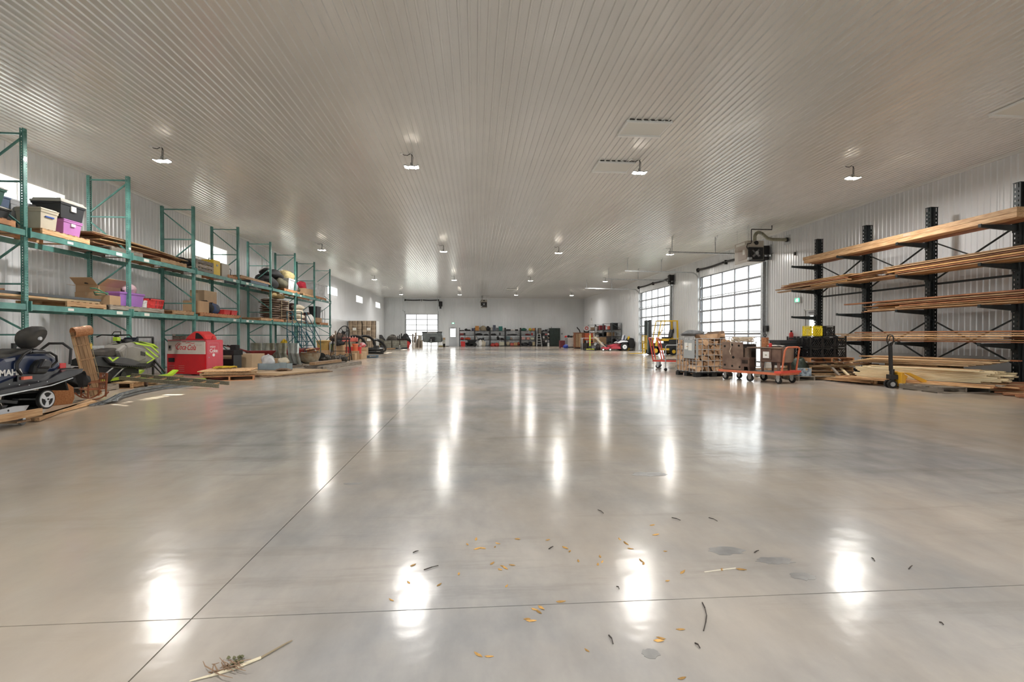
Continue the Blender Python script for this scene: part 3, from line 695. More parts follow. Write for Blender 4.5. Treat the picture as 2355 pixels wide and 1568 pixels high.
tote('black bin behind the red crate', (-8.95,14.4,Z1+PH), .35,.45,.30, C_BLK, C_BLK)
solo('steel_channel', MB().box(-.05,0,0,.05,1.7,.03), BLK, 'thin dark strip lying on the empty pallet, lower level', 'channel', (-8.8,14.2,Z1+PH),R(4))
pallet('pallet with backpacks and red bins, fourth bay', (-8.94,17.3,Z1), 0, 1.0, 2.6, 'red')
carton('brown carton left of the backpacks', (-8.75,16.3,Z1+PH), .5,.55,.36)
carton('brown carton on top behind the backpacks', (-9.15,17.5,Z1+PH+.42), .45,.8,.36, mat=CARDL); carton('brown carton hidden below behind the backpacks', (-9.15,17.5,Z1+PH), .45,.8,.42)
bag('black backpack leaning in the fourth lower bay', (-8.75,16.85,Z1+PH), (.4,.5,.46), FAB, 41, strap=BLK, name='backpack')
bag('blue and grey backpack beside the red bins', (-8.8,17.35,Z1+PH), (.4,.5,.42), M('navy_grey_cloth',(.05,.09,.24),.8,col2=(.10,.11,.12),var=.3,scale=5), 42, strap=BLK, name='backpack')
for k in range(2): tote(['near red bin beside the backpacks','far red bin beside the backpacks'][k], (-8.62,17.66+k*.5,Z1+PH), .36,.44,.16, C_RED, None, group='red bins')
tote('dark low case between the backpacks and the next post', (-8.9,18.55,Z1+PH), .4,.4,.12, C_BLK)
for k,y in enumerate((20.9,22.1)): pallet(['empty orange pallet, lower level of the fifth bay','orange pallet under the wrapped stone, near one'][k], (-8.95,y,Z1), 0, 1.0, 1.15, 'red' if k else 'pine')
pallet('pallet under the wrapped stone slabs, far one', (-8.95,23.6,Z1), 0, 1.0, 1.4, 'pine')
st_ = thing('stone_stack','stack of rough brown stone slabs in netting on a pallet','stone',(-8.95,23.0,Z1+PH))
SM = M('brown_stone',(.33,.24,.18),.9,var=.45,scale=5,bump=.5,rand=.3)
for k in range(9):
    for j in range(2):
        part('stone_slab', MB().blob((0,0,0),(.85+rnd.uniform(-.1,.1),1.0+rnd.uniform(-.1,.1),.13),k*2+j,14,5,.06), SM, st_, (rnd.uniform(-.03,.03),-.5+j*1.02,.06+k*.098), (0,0,rnd.uniform(-.1,.1)))
part('strapping', MB().bar((.47,-.5,0),(.47,-.5,.9),.03,.005).bar((.47,.3,0),(.47,.3,.9),.03,.005), M('tan_strap',(.5,.42,.25),.6), st_)
bag('rolled tan canvas on top of the stone slabs', (-8.9,23.0,Z1+PH+.95), (.4,1.5,.3), M('tan_canvas',(.42,.30,.13),.9,var=.4), 51, name='canvas_roll', cat='canvas')
for j in range(4): bag('cream paper sack in the pile on the seventh lower bay', (-8.7-.02*j,25.15+.05*j,Z1+.02+PH*.0+j*.23), (.55,.85,.26), M('cream_paper',(.62,.55,.43),.85,var=.2,rand=.1), 60+j, name='paper_sack', cat='sack', group='cream sacks')
t_ = thing('armchair','dark maroon upholstered armchair at the back of the seventh bay','chair',(-9.05,26.4,Z1+.01))
MAR = M('maroon_leather',(.09,.035,.03),.45,var=.3)
part('seat', MB().box(-.35,-.4,.1,.35,.4,.45), MAR, t_, bev=.05); part('backrest', MB().box(-.4,-.45,.35,-.15,.45,1.05), MAR, t_, bev=.07); part('armrest', MB().box(-.35,-.55,.1,.35,-.38,.62), MAR, t_, bev=.05); part('armrest', MB().box(-.35,.38,.1,.35,.55,.62), MAR, t_, bev=.05)
tote('black padded case standing in the eighth lower bay', (-8.75,27.9,Z1+PH+.25), .45,.75,.62, C_BLK); carton('brown carton under the black padded case',(-8.75,27.9,Z1+PH),.5,.8,.25)
pallet('orange pallet at the far end of the lower level', (-8.85,28.4,Z1), 0, .95, 1.3, 'red')
bag('white sack on a low carton near the far end, lower level', (-8.6,26.6,Z1+.05), (.4,.6,.5), C_WHITE, 66, name='sack')
t_ = thing('folding_frame','small grey metal frame stand at the far end of the lower level','stand',(-8.75,28.95,Z1))
for x in (-.15,.15):
    for y in (-.2,.2): part('leg', MB().bar((x,y,0),(x,y,.85),.022), GALV, t_)
part('top_frame', MB().bar((-.15,-.2,.85),(.15,-.2,.85),.02).bar((-.15,.2,.85),(.15,.2,.85),.02).bar((-.15,-.2,.85),(-.15,.2,.85),.02).bar((.15,-.2,.85),(.15,.2,.85),.02).bar((.15,-.2,.4),(.15,.2,.4),.02), GALV, t_)
# ================================================================ CANTILEVER RACK WITH LUMBER
cr = thing('cantilever_rack', 'dark green steel cantilever rack along the right wall, four columns with arms', 'rack', (11.75, 9.88, 0))
CY = [0, 2.1, 4.2, 6.31]; LV = (3.56, 2.73, 1.84, 1.01)
def col_mesh():
    m = MB(); w, d, t, H_ = .15, .2, .012, 4.47     # I column: flanges face the room and the wall, punched
    for x in (-d/2, d/2-t):
        n = int(H_/.1); vs = []; fs = []; ys = [-w/2,-w/2+.03,-w/2+.05,w/2-.05,w/2-.03,w/2]; zs = []
        for k in range(n): zs += [k*.1, k*.1+.06]
        zs.append(H_)
        for z in zs:
            for y in ys: vs.append((x,y,z))
        for j in range(len(zs)-1):
            for i in range(5):
                if i in (1,3) and j % 2: continue
                a = j*6+i; fs.append((a,a+1,a+7,a+6))
        m.add(vs, fs)
    m.box(-d/2+t,-.008,0,d/2-t,.008,H_)
    for y in (-w/2,w/2-.006): m.box(-d/2,y,0,-d/2+.02,y+.006,H_); m.box(d/2-.02,y,0,d/2,y+.006,H_)
    m.box(-.02,-w/2,0,.02,-w/2+.008,H_)
    return m.mesh('column')
cm = col_mesh()
am = MB().prism([(-.1,-.09),(-.1,.045),(-.95,.035),(-.95,-.02)], 'Y', -.03, .03).box(-.125,-.07,-.12,-.1,.07,.09).box(-.96,-.033,-.02,-.94,.033,.05).mesh('arm')
basem = MB().box(-1.1,-.06,0,.12,.06,.2).mesh('base_leg')
for i, y in enumerate(CY):
    part('column', cm, DKSTEEL, cr, (0,y,0)); part('base_leg', basem, DKSTEEL, cr, (0,y,0))
    part('column_cap', MB().box(-.11,y-.08,4.465,.11,y+.08,4.475), DKSTEEL, cr)
    for z in LV:
        if i == 3 and z < 1.2: pass
        part('arm', am, DKSTEEL, cr, (0,y,z-.045))
for a, b in zip(CY, CY[1:]):
    for z0, z1 in ((2.55,3.6),(.5,1.6)):
        part('cross_brace', MB().bar((0,a,z0),(0,b,z1),.05,.02), DKSTEEL, cr); part('cross_brace', MB().bar((0,a,z1),(0,b,z0),.05,.02), DKSTEEL, cr)
    part('tie_bar', MB().bar((.06,a,2.5),(.06,b,2.5),.05,.05), DKSTEEL, cr)
    part('tie_bar', MB().bar((.06,a,4.0),(.06,b,4.0),.05,.05) if False else MB().bar((.06,a,.3),(.06,b,.3),.05,.05), DKSTEEL, cr)
# top timbers
for k in range(3):
    board(['thick squared timber, lower of the two on the top arms','thick squared timber, upper of the two on the top arms','reddish timber behind the two long ones on the top arms'][k], (11.05 if k < 2 else 11.4, 9.25-.0*k, LV[0]+.065+.105*(k==1)), (11.05 if k < 2 else 11.4, 15.75+.06*k, LV[0]+.065+.105*(k==1)), .28, .1, PINE if k < 2 else RED, 'timbers on the top arms', name='timber', cat='timber')
def pile(n, x0, x1, y0, y1, z, mats, lab, grp, seed, layers=3, jit=.5, wmax=.2, yaw=1.6, nm='board'):
    rd = random.Random(seed); per = max(1, math.ceil(n/layers)); zt = z; k = 0
    for L_ in range(layers):
        th = rd.choice((.022,.028,.035)); xs_ = x0+rd.uniform(0,.03)
        gap = (x1-x0)/per
        for j in range(per):
            if k >= n: break
            w_ = min(gap*.93, rd.uniform(.09, wmax)); xc = x0+gap*(j+.5)
            a = y0+rd.uniform(-jit*.3, jit); b = y1-rd.uniform(-jit*.3, jit); dx = math.tan(R(rd.uniform(-yaw,yaw)*.4))*(b-a)/2
            board(lab+', '+('bottom','second','third','fourth','fifth','sixth','seventh','eighth')[L_]+' layer', (xc-dx, a, zt+th/2+.001), (xc+dx, b, zt+th/2+rd.uniform(.001,.012)), w_, th, rd.choice(mats), grp, name=nm); k += 1
        zt += th+.018
    return zt
MX = [PINE, PINE, RED, PINE, wood('golden_board',(.58,.34,.13),(.40,.2,.07))]
pile(30, 10.95, 11.62, 12.7, 17.1, LV[1]+.012, MX, 'rough board in the far pile on the second arms', 'far pile on the second arms', 1, 7, 1.7, .16, 4.5)
pile(26, 10.9, 11.62, 7.8, 13.3, LV[1]+.012, MX, 'long board in the near pile on the second arms', 'near pile on the second arms', 2, 6, 1.3, .2, 2.0)
pile(24, 10.9, 11.62, 7.8, 13.6, LV[2]+.012, MX, 'long board in the pile on the third arms', 'pile on the third arms', 3, 6, 1.6, .2, 1.8)
pile(24, 10.9, 11.62, 7.9, 14.2, LV[3]+.012, MX, 'long board in the pile on the lowest arms', 'pile on the lowest arms', 4, 6, 1.6, .2, 1.4)
for k in range(5): board('short board lying across the far end of the lowest arms pile', (10.9+k*.14, 13.4+.1*k, LV[3]+.03), (10.9+k*.14, 15.2-.12*k, LV[3]+.03), .13, .03, MX[k], 'short boards at the far end of the lowest arms')
solo('paper_ticket', MB().box(-.002,0,0,.0,.22,.07), M('pink_ticket',(.85,.35,.25),.6), 'pink paper ticket stuck on the upper top timber', 'ticket', (11.05-.141, 11.7, LV[0]+.135), 0)

# ================================================================ LUMBER ON THE FLOOR
pallet('dark weathered skid under the front of the floor lumber', (9.95, 9.85, 0), R(4), 1.15, .95, 'grey', name='wooden_skid')
pallet('skid under the middle of the floor lumber', (10.9, 10.6, 0), R(2), 1.1, 1.0, 'grey', name='wooden_skid')
pallet('skid under the far end of the floor lumber', (10.1, 11.6, 0), R(-3), 1.1, 1.0, 'pine', name='wooden_skid')
def crossboards(n, c, Lr, w, th, zt, base, spread, mats, lab, grp, seed, sp=.16):
    rd = random.Random(seed)
    for k in range(n):
        a = R(base+rd.uniform(-spread, spread)); L_ = rd.uniform(*Lr); o = (k-(n-1)/2)*sp
        d = Vector((math.cos(a), math.sin(a), 0)); nrm = Vector((-math.sin(R(base)), math.cos(R(base)), 0))
        m = Vector((c[0], c[1], 0))+nrm*o+d*rd.uniform(-.15,.15); p0 = m-d*L_/2; p1 = m+d*L_/2; p0.z = p1.z = zt+th/2
        board(lab, p0, p1, w, th, rd.choice(mats), grp)
# the lumber lies roughly along the hall, its near ends fanned toward the camera
def fan(n, x0, x1, y0, y1, z, w, th, mats, lab, grp, seed, ang=-62, spread=5, droop=0):
    rd = random.Random(seed)
    for k in range(n):
        q = k/(max(1,n-1)); a = R(ang+rd.uniform(-spread,spread)); L_ = (y1-y0)*rd.uniform(.85,1.05)
        d = Vector((math.cos(a), math.sin(a), 0)); nrm = Vector((math.sin(R(ang)), -math.cos(R(ang)), 0))
        c = Vector(((x0+x1)/2, (y0+y1)/2, 0)) + nrm*((q-.5)*(x1-x0)) + d*rd.uniform(-.12,.12)
        p0 = c-d*L_/2; p1 = c+d*L_/2; p0.z = z+th/2; p1.z = z+th/2-droop*rd.uniform(.5,1)
        board(lab, p0, p1, w*rd.uniform(.85,1), th, rd.choice(mats), grp)
fan(6, 9.6, 10.7, 8.9, 12.2, .125, .19, .03, [PINE,RED], 'brown board in the bottom layer of the floor lumber', 'bottom layer of the floor lumber', 11, -68, 3)
fan(6, 9.7, 10.7, 9.0, 12.0, .158, .18, .028, [PINE,GREYW], 'brown board in the second layer of the floor lumber', 'second layer of the floor lumber', 12, -64, 4)
for L_ in range(7):
    fan(5, 9.9, 10.65, 9.3, 11.9, .19+L_*.034, .15, .03, [NEWPINE], 'fresh pale plank in the neat stack, %s layer up' % ('bottom','second','third','fourth','fifth','sixth','top')[L_], 'fresh pale planks', 20+L_, -58, .8)
fan(4, 9.9, 10.5, 9.5, 11.6, .43, .2, .02, [PLY,NEWPINE], 'loose offcut plank on top of the fresh pale stack', 'loose planks on the fresh stack', 31, -66, 8)
for k in range(5):
    solo('plywood_sheet', MB().box(-.6,-1.2,0,.6,1.2,.016), PLY, 'plywood sheet in the tilted stack behind the fresh planks', 'sheet', (10.75+.03*k, 11.35-.1*k, .50+.024*k), R(-66+2*k)+PI/2, 'plywood sheets behind the fresh planks')
pallet('raised skid stack carrying the plywood sheets', (10.9,11.3,.13), R(20), 1.1,1.1,'grey'); pallet('lower skid carrying the plywood sheets', (10.95,11.3,.255), R(22), 1.1,1.1,'pine'); pallet('uppermost skid right under the plywood sheets', (10.9,11.3,.378), R(19), 1.1,1.1,'pine')
for k in range(3): board('long board lying on the plywood sheets', (10.1+.22*k,12.3,.64),(11.2+.12*k,9.8-.1*k,.64),.16,.03,[PINE,NEWPINE,RED][k],'boards on the plywood sheets')
for k in range(6): board('short brown offcut at the near right end of the floor lumber', (10.55+.07*k,9.9-.1*k,.05+.032*k),(11.2+.06*k,8.5+.12*k,.05+.032*k),.17,.028,[PINE,RED][k%2],'offcuts at the near right end')
fan(5, 10.6, 11.5, 7.9, 9.4, .012, .2, .03, [PINE,RED], 'low board lying on the floor near the right edge of the view', 'low boards at the right edge', 44, -40, 6)
t_ = thing('lumber_cart','low lumber pile with pale stakes between the crates and the pallet jack','lumber pile',(9.75,12.5,0),R(12))
for k in range(4): part('stake', MB().bar((-.45+.3*k,-.35,.1),(-.38+.3*k,.3,.62-.03*k),.07,.03), NEWPINE if k%2 else GREYW, t_)
part('cross_rail', MB().bar((-.6,-.35,.14),(.9,-.4,.14),.08,.03), PINE, t_); part('cross_rail', MB().bar((-.6,.1,.40),(.8,.05,.40),.08,.03), NEWPINE, t_)
fan(6, 9.2, 10.0, 11.2, 13.0, .03, .18, .035, [PINE,NEWPINE,RED], 'brown plank low on the floor left of the pallet jack pile', 'low planks beside the jack', 46, -72, 4)
fan(5, 9.25, 9.9, 11.3, 12.9, .07, .18, .03, [PINE,NEWPINE], 'plank in the upper low layer left of the pallet jack pile', 'upper low planks beside the jack', 47, -70, 5)

# ================================================================ PALLET JACK
pj = thing('pallet_jack','yellow pallet jack with an upright black handle','pallet jack',(9.35,10.45,0),R(-14))
JY = M('jack_yellow',(.80,.42,.03),.45,var=.15,scale=6)
for s in (-1,1):
    part('fork', MB().prism([(.16,.085),(1.2,.06),(1.3,.03),(1.3,.015),(1.15,.015),(.16,.03)],'Y',s*.19-.08,s*.19+.08), JY, pj, label=None)
    part('load_wheel', MB().cyl((1.12,s*.19-.05,.03),(1.12,s*.19+.05,.03),.03,12), RUB, pj)
    part('steer_wheel', MB().cyl((-.05,s*.07-.03,.09),(-.05,s*.07+.03,.09),.09,20), RUB, pj)
    part('wheel_hub', MB().cyl((-.05,s*.07-.034,.09),(-.05,s*.07+.034,.09),.05,14), GALV, pj)
part('frame_head', MB().prism([(.06,.09),(.14,.09),(.16,.2),(.12,.36),(.06,.36)],'Y',-.2,.2), JY, pj, bev=.01)
part('gusset', MB().prism([(.10,.36),(.2,.36),(.72,.10),(.55,.085)],'Y',-.27,-.2), JY, pj); part('gusset', MB().prism([(.10,.36),(.2,.36),(.72,.10),(.55,.085)],'Y',.2,.27), JY, pj)
part('pump', MB().cyl((-.02,0,.12),(-.02,0,.42),.05,14).box(-.09,-.09,.2,.06,.09,.3).cyl((.03,.05,.16),(.03,.05,.36),.025,10), BLK, pj)
part('handle_bar', MB().bar((-.04,0,.38),(-.06,0,.98),.075,.05), BLK, pj)
m = MB(); m.tube([(-.06,0,.93),(-.06,-.07,.97),(-.06,-.125,1.05),(-.06,-.125,1.12),(-.06,-.08,1.18),(-.06,0,1.195),(-.06,.08,1.18),(-.06,.125,1.12),(-.06,.125,1.05),(-.06,.07,.97)],.013,8,True)
part('handle_loop', m, BLK, pj, smooth=True); part('lever', MB().bar((-.06,.0,1.15),(-.075,.045,1.02),.012), BLK, pj)

# ================================================================ MILK CRATES
def crate_mesh(nm):
    m = MB(); s, h = .33, .275; a = s/2
    for z0, z1 in ((0,.018),(h-.05,h-.028),(h-.012,h)):
        for q in ((-a,-a,a,-a+.012),(-a,a-.012,a,a),(-a,-a,-a+.012,a),(a-.012,-a,a,a)): m.box(q[0],q[1],z0,q[2],q[3],z1)
    for x in (-a,a-.03):
        for y in (-a,a-.03): m.box(x,y,0,x+.03,y+.03,h)
    m.box(-a,-a,.005,a,a,.02)
    for k in range(5):      # diagonal lattice
        t0 = -a+.03+k*.055
        for sg in (-1,1):
            for fx in ('x','y'):
                for side in (-1,1):
                    p = (t0 if sg > 0 else -t0, .02); q_ = ((t0+.13) if sg > 0 else -(t0+.13), h-.06); 
                    if abs(q_[0]) > a: q_ = ((a-.01)*(1 if q_[0]>0 else -1), .02+(h-.08)*(abs((a-.01)-abs(p[0])) if p[0]*q_[0]>0 else (a-.01)+abs(p[0]))/.13)
                    if q_[1] > h-.03 or q_[1] < .02: continue
                    if fx == 'x': m.bar((side*(a-.006),p[0],p[1]),(side*(a-.006),q_[0],q_[1]),.012,.008,up=(1,0,0))
                    else: m.bar((p[0],side*(a-.006),p[1]),(q_[0],side*(a-.006),q_[1]),.012,.008,up=(0,1,0))
    for side in (-1,1): m.box(-.07,side*(a-.006)-.006,h-.075,.07,side*(a-.006)+.006,h-.05); m.box(side*(a-.006)-.006,-.07,h-.075,side*(a-.006)+.006,.07,h-.05)
    return m.mesh(nm)
cme = crate_mesh('milk_crate'); cmb = cme.copy(); cmb.materials.append(BLKP); cmy = cme.copy(); cmy.materials.append(M('crate_yellow',(.82,.66,.02),.45))
cz = .60
for ix in range(3):
    for iy in range(3):
        for iz in range(2):
            if ix < 2 and iy == 1 and iz == 0: continue
            nmx = ('left','middle','right')[ix]; nmy = ('front','second','rear')[iy]; nmz = ('lower','upper')[iz]
            o = solo('milk_crate', cmb, None, f'black milk crate, {nmx} of the {nmy} row in the {nmz} layer', 'crate', (8.94+ix*.335, 12.55+iy*.335, cz+iz*.278), 0, 'black milk crates')
solo('milk_crate', cmy, None, 'bright yellow milk crate on top of the black crates', 'crate', (8.94, 12.55, cz+.556), R(0), None)
solo('milk_crate', cmb, None, 'single black milk crate on top, right of the yellow one', 'crate', (9.30, 12.57, cz+.556), R(3), 'black milk crates')
pallet('pallet directly under the milk crates', (9.35,12.95,.475), R(-2), 1.2, 1.25, 'red')
pallet('pallet on the floor at the bottom of the crate stack', (9.35,12.9,0), R(3), 1.2, 1.2, 'grey'); pallet('second pallet up in the crate stack', (9.38,12.95,.235), R(-3), 1.15, 1.2, 'pine')
for k in range(3): solo('plywood_sheet', MB().box(-.68,-.6,0,.68,.55,.02), PLY, 'sheet between the pallets under the milk crates', 'sheet', (9.45,12.95,(.13,.165,.37)[k]), R((5,-4,2)[k]), 'sheets between the crate pallets')
for k in range(4): board('board sticking out to the right under the milk crates', (9.2,12.6+.2*k,.41),(10.7-.1*k,12.45+.2*k,.41+.015*k),.14,.028,[PINE,RED,GREYW,PINE][k],'boards under the milk crates')
tote('open dark tote left behind the stove cart beside the crates', (8.55,13.2,.35), .5,.5,.7, C_BLK, None); pallet('pallet behind the stove cart', (8.5,13.2,0), 0, 1.0,1.0,'grey'); pallet('upper pallet behind the stove cart', (8.5,13.2,.125), R(4), 1.0,1.0,'pine')
t_ = carton('pale blue and grey patterned box below the crates', (8.55,12.3,.125), .26,.2,.2, R(-5), M('patterned_blue_box',(.45,.55,.62),.6,col2=(.12,.15,.2),var=.3,scale=14), name='printed_box')
pallet('grey pallet end showing right of the stove cart', (8.75,12.45,0), R(2), .9,.5,'grey')
bag('dark machine parts heap above the patterned box', (8.6,12.55,.14), (.45,.35,.5), M('dark_greenish_metal',(.05,.07,.055),.5,.4,var=.5,scale=14), 77, name='machine_parts', cat='parts')

# ================================================================ ORANGE PLATFORM CART WITH STOVE
CANG = math.atan2(11.05-12.75, 7.45-6.62)      # long edge from far left corner to near right corner
cx, cy = 7.3, 12.35
OR = M('cart_orange',(.70,.20,.10),.5,var=.2,scale=7)
RUST = M('rusty_brown_iron',(.20,.125,.095),.62,.25,var=.45,scale=4,col2=(.10,.06,.05),bump=.2)
RUST2 = M('dusty_brown_enamel',(.30,.215,.165),.5,.15,var=.4,scale=3,col2=(.16,.105,.08))
def lx(a, b, z=0):     # point on the cart: a along the cart, b across (toward the wall)
    c, s = math.cos(CANG), math.sin(CANG); return Vector((cx+a*c-b*s, cy+a*s+b*c, z))
def cart(name, lab, loc, rz, L_, W_, zt, mat, posts, hh=.72):
    t = thing(name, lab, 'cart', loc, rz)
    part('deck_frame', MB().box(-L_/2,-W_/2,zt-.06,L_/2,-W_/2+.04,zt).box(-L_/2,W_/2-.04,zt-.06,L_/2,W_/2,zt).box(-L_/2,-W_/2,zt-.06,-L_/2+.04,W_/2,zt).box(L_/2-.04,-W_/2,zt-.06,L_/2,W_/2,zt).box(-.03,-W_/2,zt-.05,.03,W_/2,zt-.01), mat, t)
    part('deck', MB().box(-L_/2+.03,-W_/2+.03,zt-.015,L_/2-.03,W_/2-.03,zt+.003), GREYW, t)
    for x in (-L_/2+.16, 0, L_/2-.12):
        for y in (-W_/2+.1, W_/2-.1):
            r = .075 if x else .09
            w_ = part('caster', MB().box(x-.045,y-.035,r,x-.0+.045,y-.029,zt-.055).box(x-.045,y+.029,r,x+.045,y+.035,zt-.055).box(x-.05,y-.04,zt-.065,x+.05,y+.04,zt-.055), GALV, t)
            part('wheel', MB().cyl((x,y-.024,r),(x,y+.024,r),r,18), RUB, w_); part('wheel_hub', MB().cyl((x,y-.027,r),(x,y+.027,r),r*.45,12), GALV, w_)
    for x, y0, y1, lean in posts:
        r = .09; pts = [(x,y0,zt-.05),(x+lean*.8,y0,zt+hh-r)]+[(x+lean,y0+(r-r*math.cos(a))*(1 if y1>y0 else -1),zt+hh-r+r*math.sin(a)) for a in (R(30),R(60),R(90))]
        pts += [(p[0], y1-(p[1]-y0), p[2]) for p in pts[::-1]]
        part('handle', MB().tube(pts,.022,10), mat, t, smooth=True)
    return t
ct = cart('platform_cart','orange platform cart carrying rusty stoves',(cx,cy,0),CANG, 1.75,.78,.27, OR, [(.83,-.3,.3,.1)], .62)
part('push_bar', MB().box(.72,-.42,.26,.9,.42,.31), M('cart_red',(.75,.09,.06),.45), ct)
# iron firebox plate box at the far left end
t_ = thing('iron_plate_box','rusty brown iron box with round bolt holes in its tilted front plate','iron box',lx(-.48,-.02,.273),CANG,rot=(0,0,CANG))
m = MB(); m.cb((0,-.3,.37),(.62,.03,.73),(R(4),0,0)); part('front_plate', m, RUST2, t_, bev=.01)
for x,z in ((-.22,.62),(.0,.66),(.2,.64),(-.24,.12),(-.02,.10),(.2,.08),(.02,.33)):
    part('bolt_hole', MB().cyl((x,-.325+(z-.37)*.07*-1+.004,z),(x,-.30,z),.028 if z!=.33 else .035,14), M('hole_black',(.004,.004,.004),.9), t_)
part('body', MB().box(-.3,-.27,.0,.3,.24,.68), M('dark_iron',(.05,.04,.036),.6,.3,var=.3), t_, bev=.012)
part('side_plate', MB().box(-.32,-.29,.0,-.3,.26,.72), RUST, t_)
# rope
rd = random.Random(3); pts = []
for k in range(110):
    a = k*.62; r = .12+.14*rd.random(); pts.append((r*1.3*math.cos(a), r*math.sin(a), .02+.001*k+.03*rd.random()))
pts += [(-.12,-.3,.1),(-.10,-.36,.0),(-.06,-.39,-.1),(-.1,-.40,-.22),(-.06,-.41,-.3)]
o = solo('rope', MB().tube(pts,.009,5), M('straw_rope',(.66,.55,.42),.9,var=.3,scale=20), 'tangled straw coloured rope heaped on the rusty iron box', 'rope', lx(-.42,-.0,.98), CANG, smooth=True)
# cookstove
st = thing('cookstove','rusty brown enamel cookstove with a square white door label on the orange cart','stove',lx(.32,.06,.273),CANG)
part('top_plate', MB().box(-.46,-.3,.58,.46,.3,.61), RUST2, st, bev=.008)
part('body', MB().box(-.1,-.27,.24,.44,.26,.58), RUST, st, bev=.02); part('side_box', MB().taper((-.0,0,.24),(.9,.5),(.92,.56),.34), RUST2, st) if False else None
part('round_flank', MB().lathe([(.2,.24),(.235,.3),(.24,.58)],(.33,.0,0),18), RUST2, st, smooth=True)
part('oven_door', MB().box(-.06,-.29,.30,.2,-.27,.56), RUST, st, bev=.006); part('door_label', MB().box(-.01,-.296,.34,.15,-.29,.50), M('label_white',(.80,.80,.78),.6), st); part('door_latch', MB().box(.045,-.302,.405,.095,-.296,.425), M('latch_gold',(.30,.26,.17),.4,.6), st)
for x in (-.06,.36):
    for y in (-.22,.22): part('leg', MB().prism([(x-.04,.24),(x+.04,.24),(x+.012,0),(x-.03,0)],'Y',y-.015,y+.015), RUST, st)
s2 = thing('small_iron_stove','small rusty cast iron stove with a round flue between the iron box and the cookstove','stove',lx(-.12,-.22,.273),CANG)
part('flue', MB().lathe([(.085,.34),(.085,.56),(.095,.58)],n=16), M('heated_iron',(.24,.17,.13),.5,.4,var=.5,scale=5), s2, smooth=True)
part('firebox', MB().box(-.12,-.11,.12,.12,.11,.33).box(-.14,-.13,.30,.14,.13,.34).box(-.14,-.13,.1,.14,.13,.13), RUST, s2)
m = MB()
for k in range(5): m.box(-.08+k*.035,-.125,.18,-.065+k*.035,-.11,.27)
part('grate', m, M('dark_iron'), s2); part('foot', MB().prism([(-.13,0),(-.09,0),(-.06,.1),(-.12,.1)],'Y',-.1,.1), RUST, s2); part('foot', MB().prism([(.13,0),(.09,0),(.06,.1),(.12,.1)],'Y',-.1,.1), RUST, s2)
t_ = thing('wooden_post','square brown wooden block with an iron ring standing on the cookstove','block',lx(.2,.02,.885),CANG)
part('block', MB().box(-.06,-.06,0,.06,.06,.24), RED, t_); part('ring', MB().torus((0,0,.30),.035,.01,'Y',16,6).bar((0,0,.24),(0,0,.27),.012), BLK, t_)
part('guy_wire', MB().tube([(-.04,0,.2),(-.3,0,.08),(-.5,0,.03)],.006,5), BLK, t_); part('guy_wire', MB().tube([(.04,0,.2),(.3,0,.06),(.5,0,-.0)],.006,5), BLK, t_)
bag('grey paper covered slab on top of the cookstove', lx(.33,.14,.885), (.6,.25,.06), M('dusty_paper',(.5,.46,.42),.9,var=.3), 81, CANG, name='folded_paper', cat='paper')
t_ = thing('hand_pump','small red pump with a black handle on the cookstove','pump',lx(.42,-.1,.887),CANG)
part('body', MB().lathe([(.035,0),(.04,.08),(.02,.1)],n=12), C_RED, t_); part('lever', MB().bar((0,0,.1),(.08,0,.14),.014), BLK, t_)

# ================================================================ FIREWOOD CAGE
fg = thing('wire_cage','grey wire tote cage full of split firewood on a black base','cage',(6.72,14.15,0),R(9))
CW, CD, CH = 1.16, 1.0, 1.02
GR = M('cage_grey',(.42,.43,.44),.45,.4)
b_ = MB()
for x in (-.52,0,.52):
    for y in (-.44,0,.44): b_.box(x-.08,y-.07,0,x+.08,y+.07,.1)
b_.box(-CW/2,-CD/2,.1,CW/2,CD/2,.135); part('base_skid', b_, BLKP, fg)
for k in range(7):
    x = -CW/2+k*CW/6
    for y in (-CD/2,CD/2): part('wire', MB().cyl((x,y,.13),(x,y,.13+CH-.06),.009,6), GR, fg)
for k in range(1,6):
    y = -CD/2+k*CD/6
    for x in (-CW/2,CW/2): part('wire', MB().cyl((x,y,.13),(x,y,.13+CH-.06),.009,6), GR, fg)
for k in range(7):
    z = .15+k*(CH-.08)/6
    part('wire_ring', MB().tube([(-CW/2,-CD/2,z),(CW/2,-CD/2,z),(CW/2,CD/2,z),(-CW/2,CD/2,z)],.009,6,True), GR, fg)
part('sign_plate', MB().box(-CW/2-.03,-.45,.52,-CW/2-.01,.08,1.06), M('plate_grey',(.46,.49,.50),.35,.3), fg)
part('sign_plate', MB().box(-CW/2-.02,-CD/2-.03,.52,-CW/2+.12,-CD/2-.012,1.07) if False else MB().box(-CW/2-.02,-CD/2-.025,.52,-CW/2+.05,-CD/2-.012,1.07), M('plate_grey'), fg)
part('notice', MB().box(-CW/2-.034,-.33,.75,-CW/2-.03,-.16,.96), STK, fg); part('notice', MB().box(-CW/2-.034,-.12,.78,-CW/2-.03,.03,.97), STK, fg)
LOGS = []
BARK = M('log_bark',(.20,.13,.09),.9,var=.4,scale=9); HEART = M('split_wood_face',(.66,.44,.27),.75,var=.3,scale=5,col2=(.46,.27,.15),rand=.2)
rd = random.Random(5)
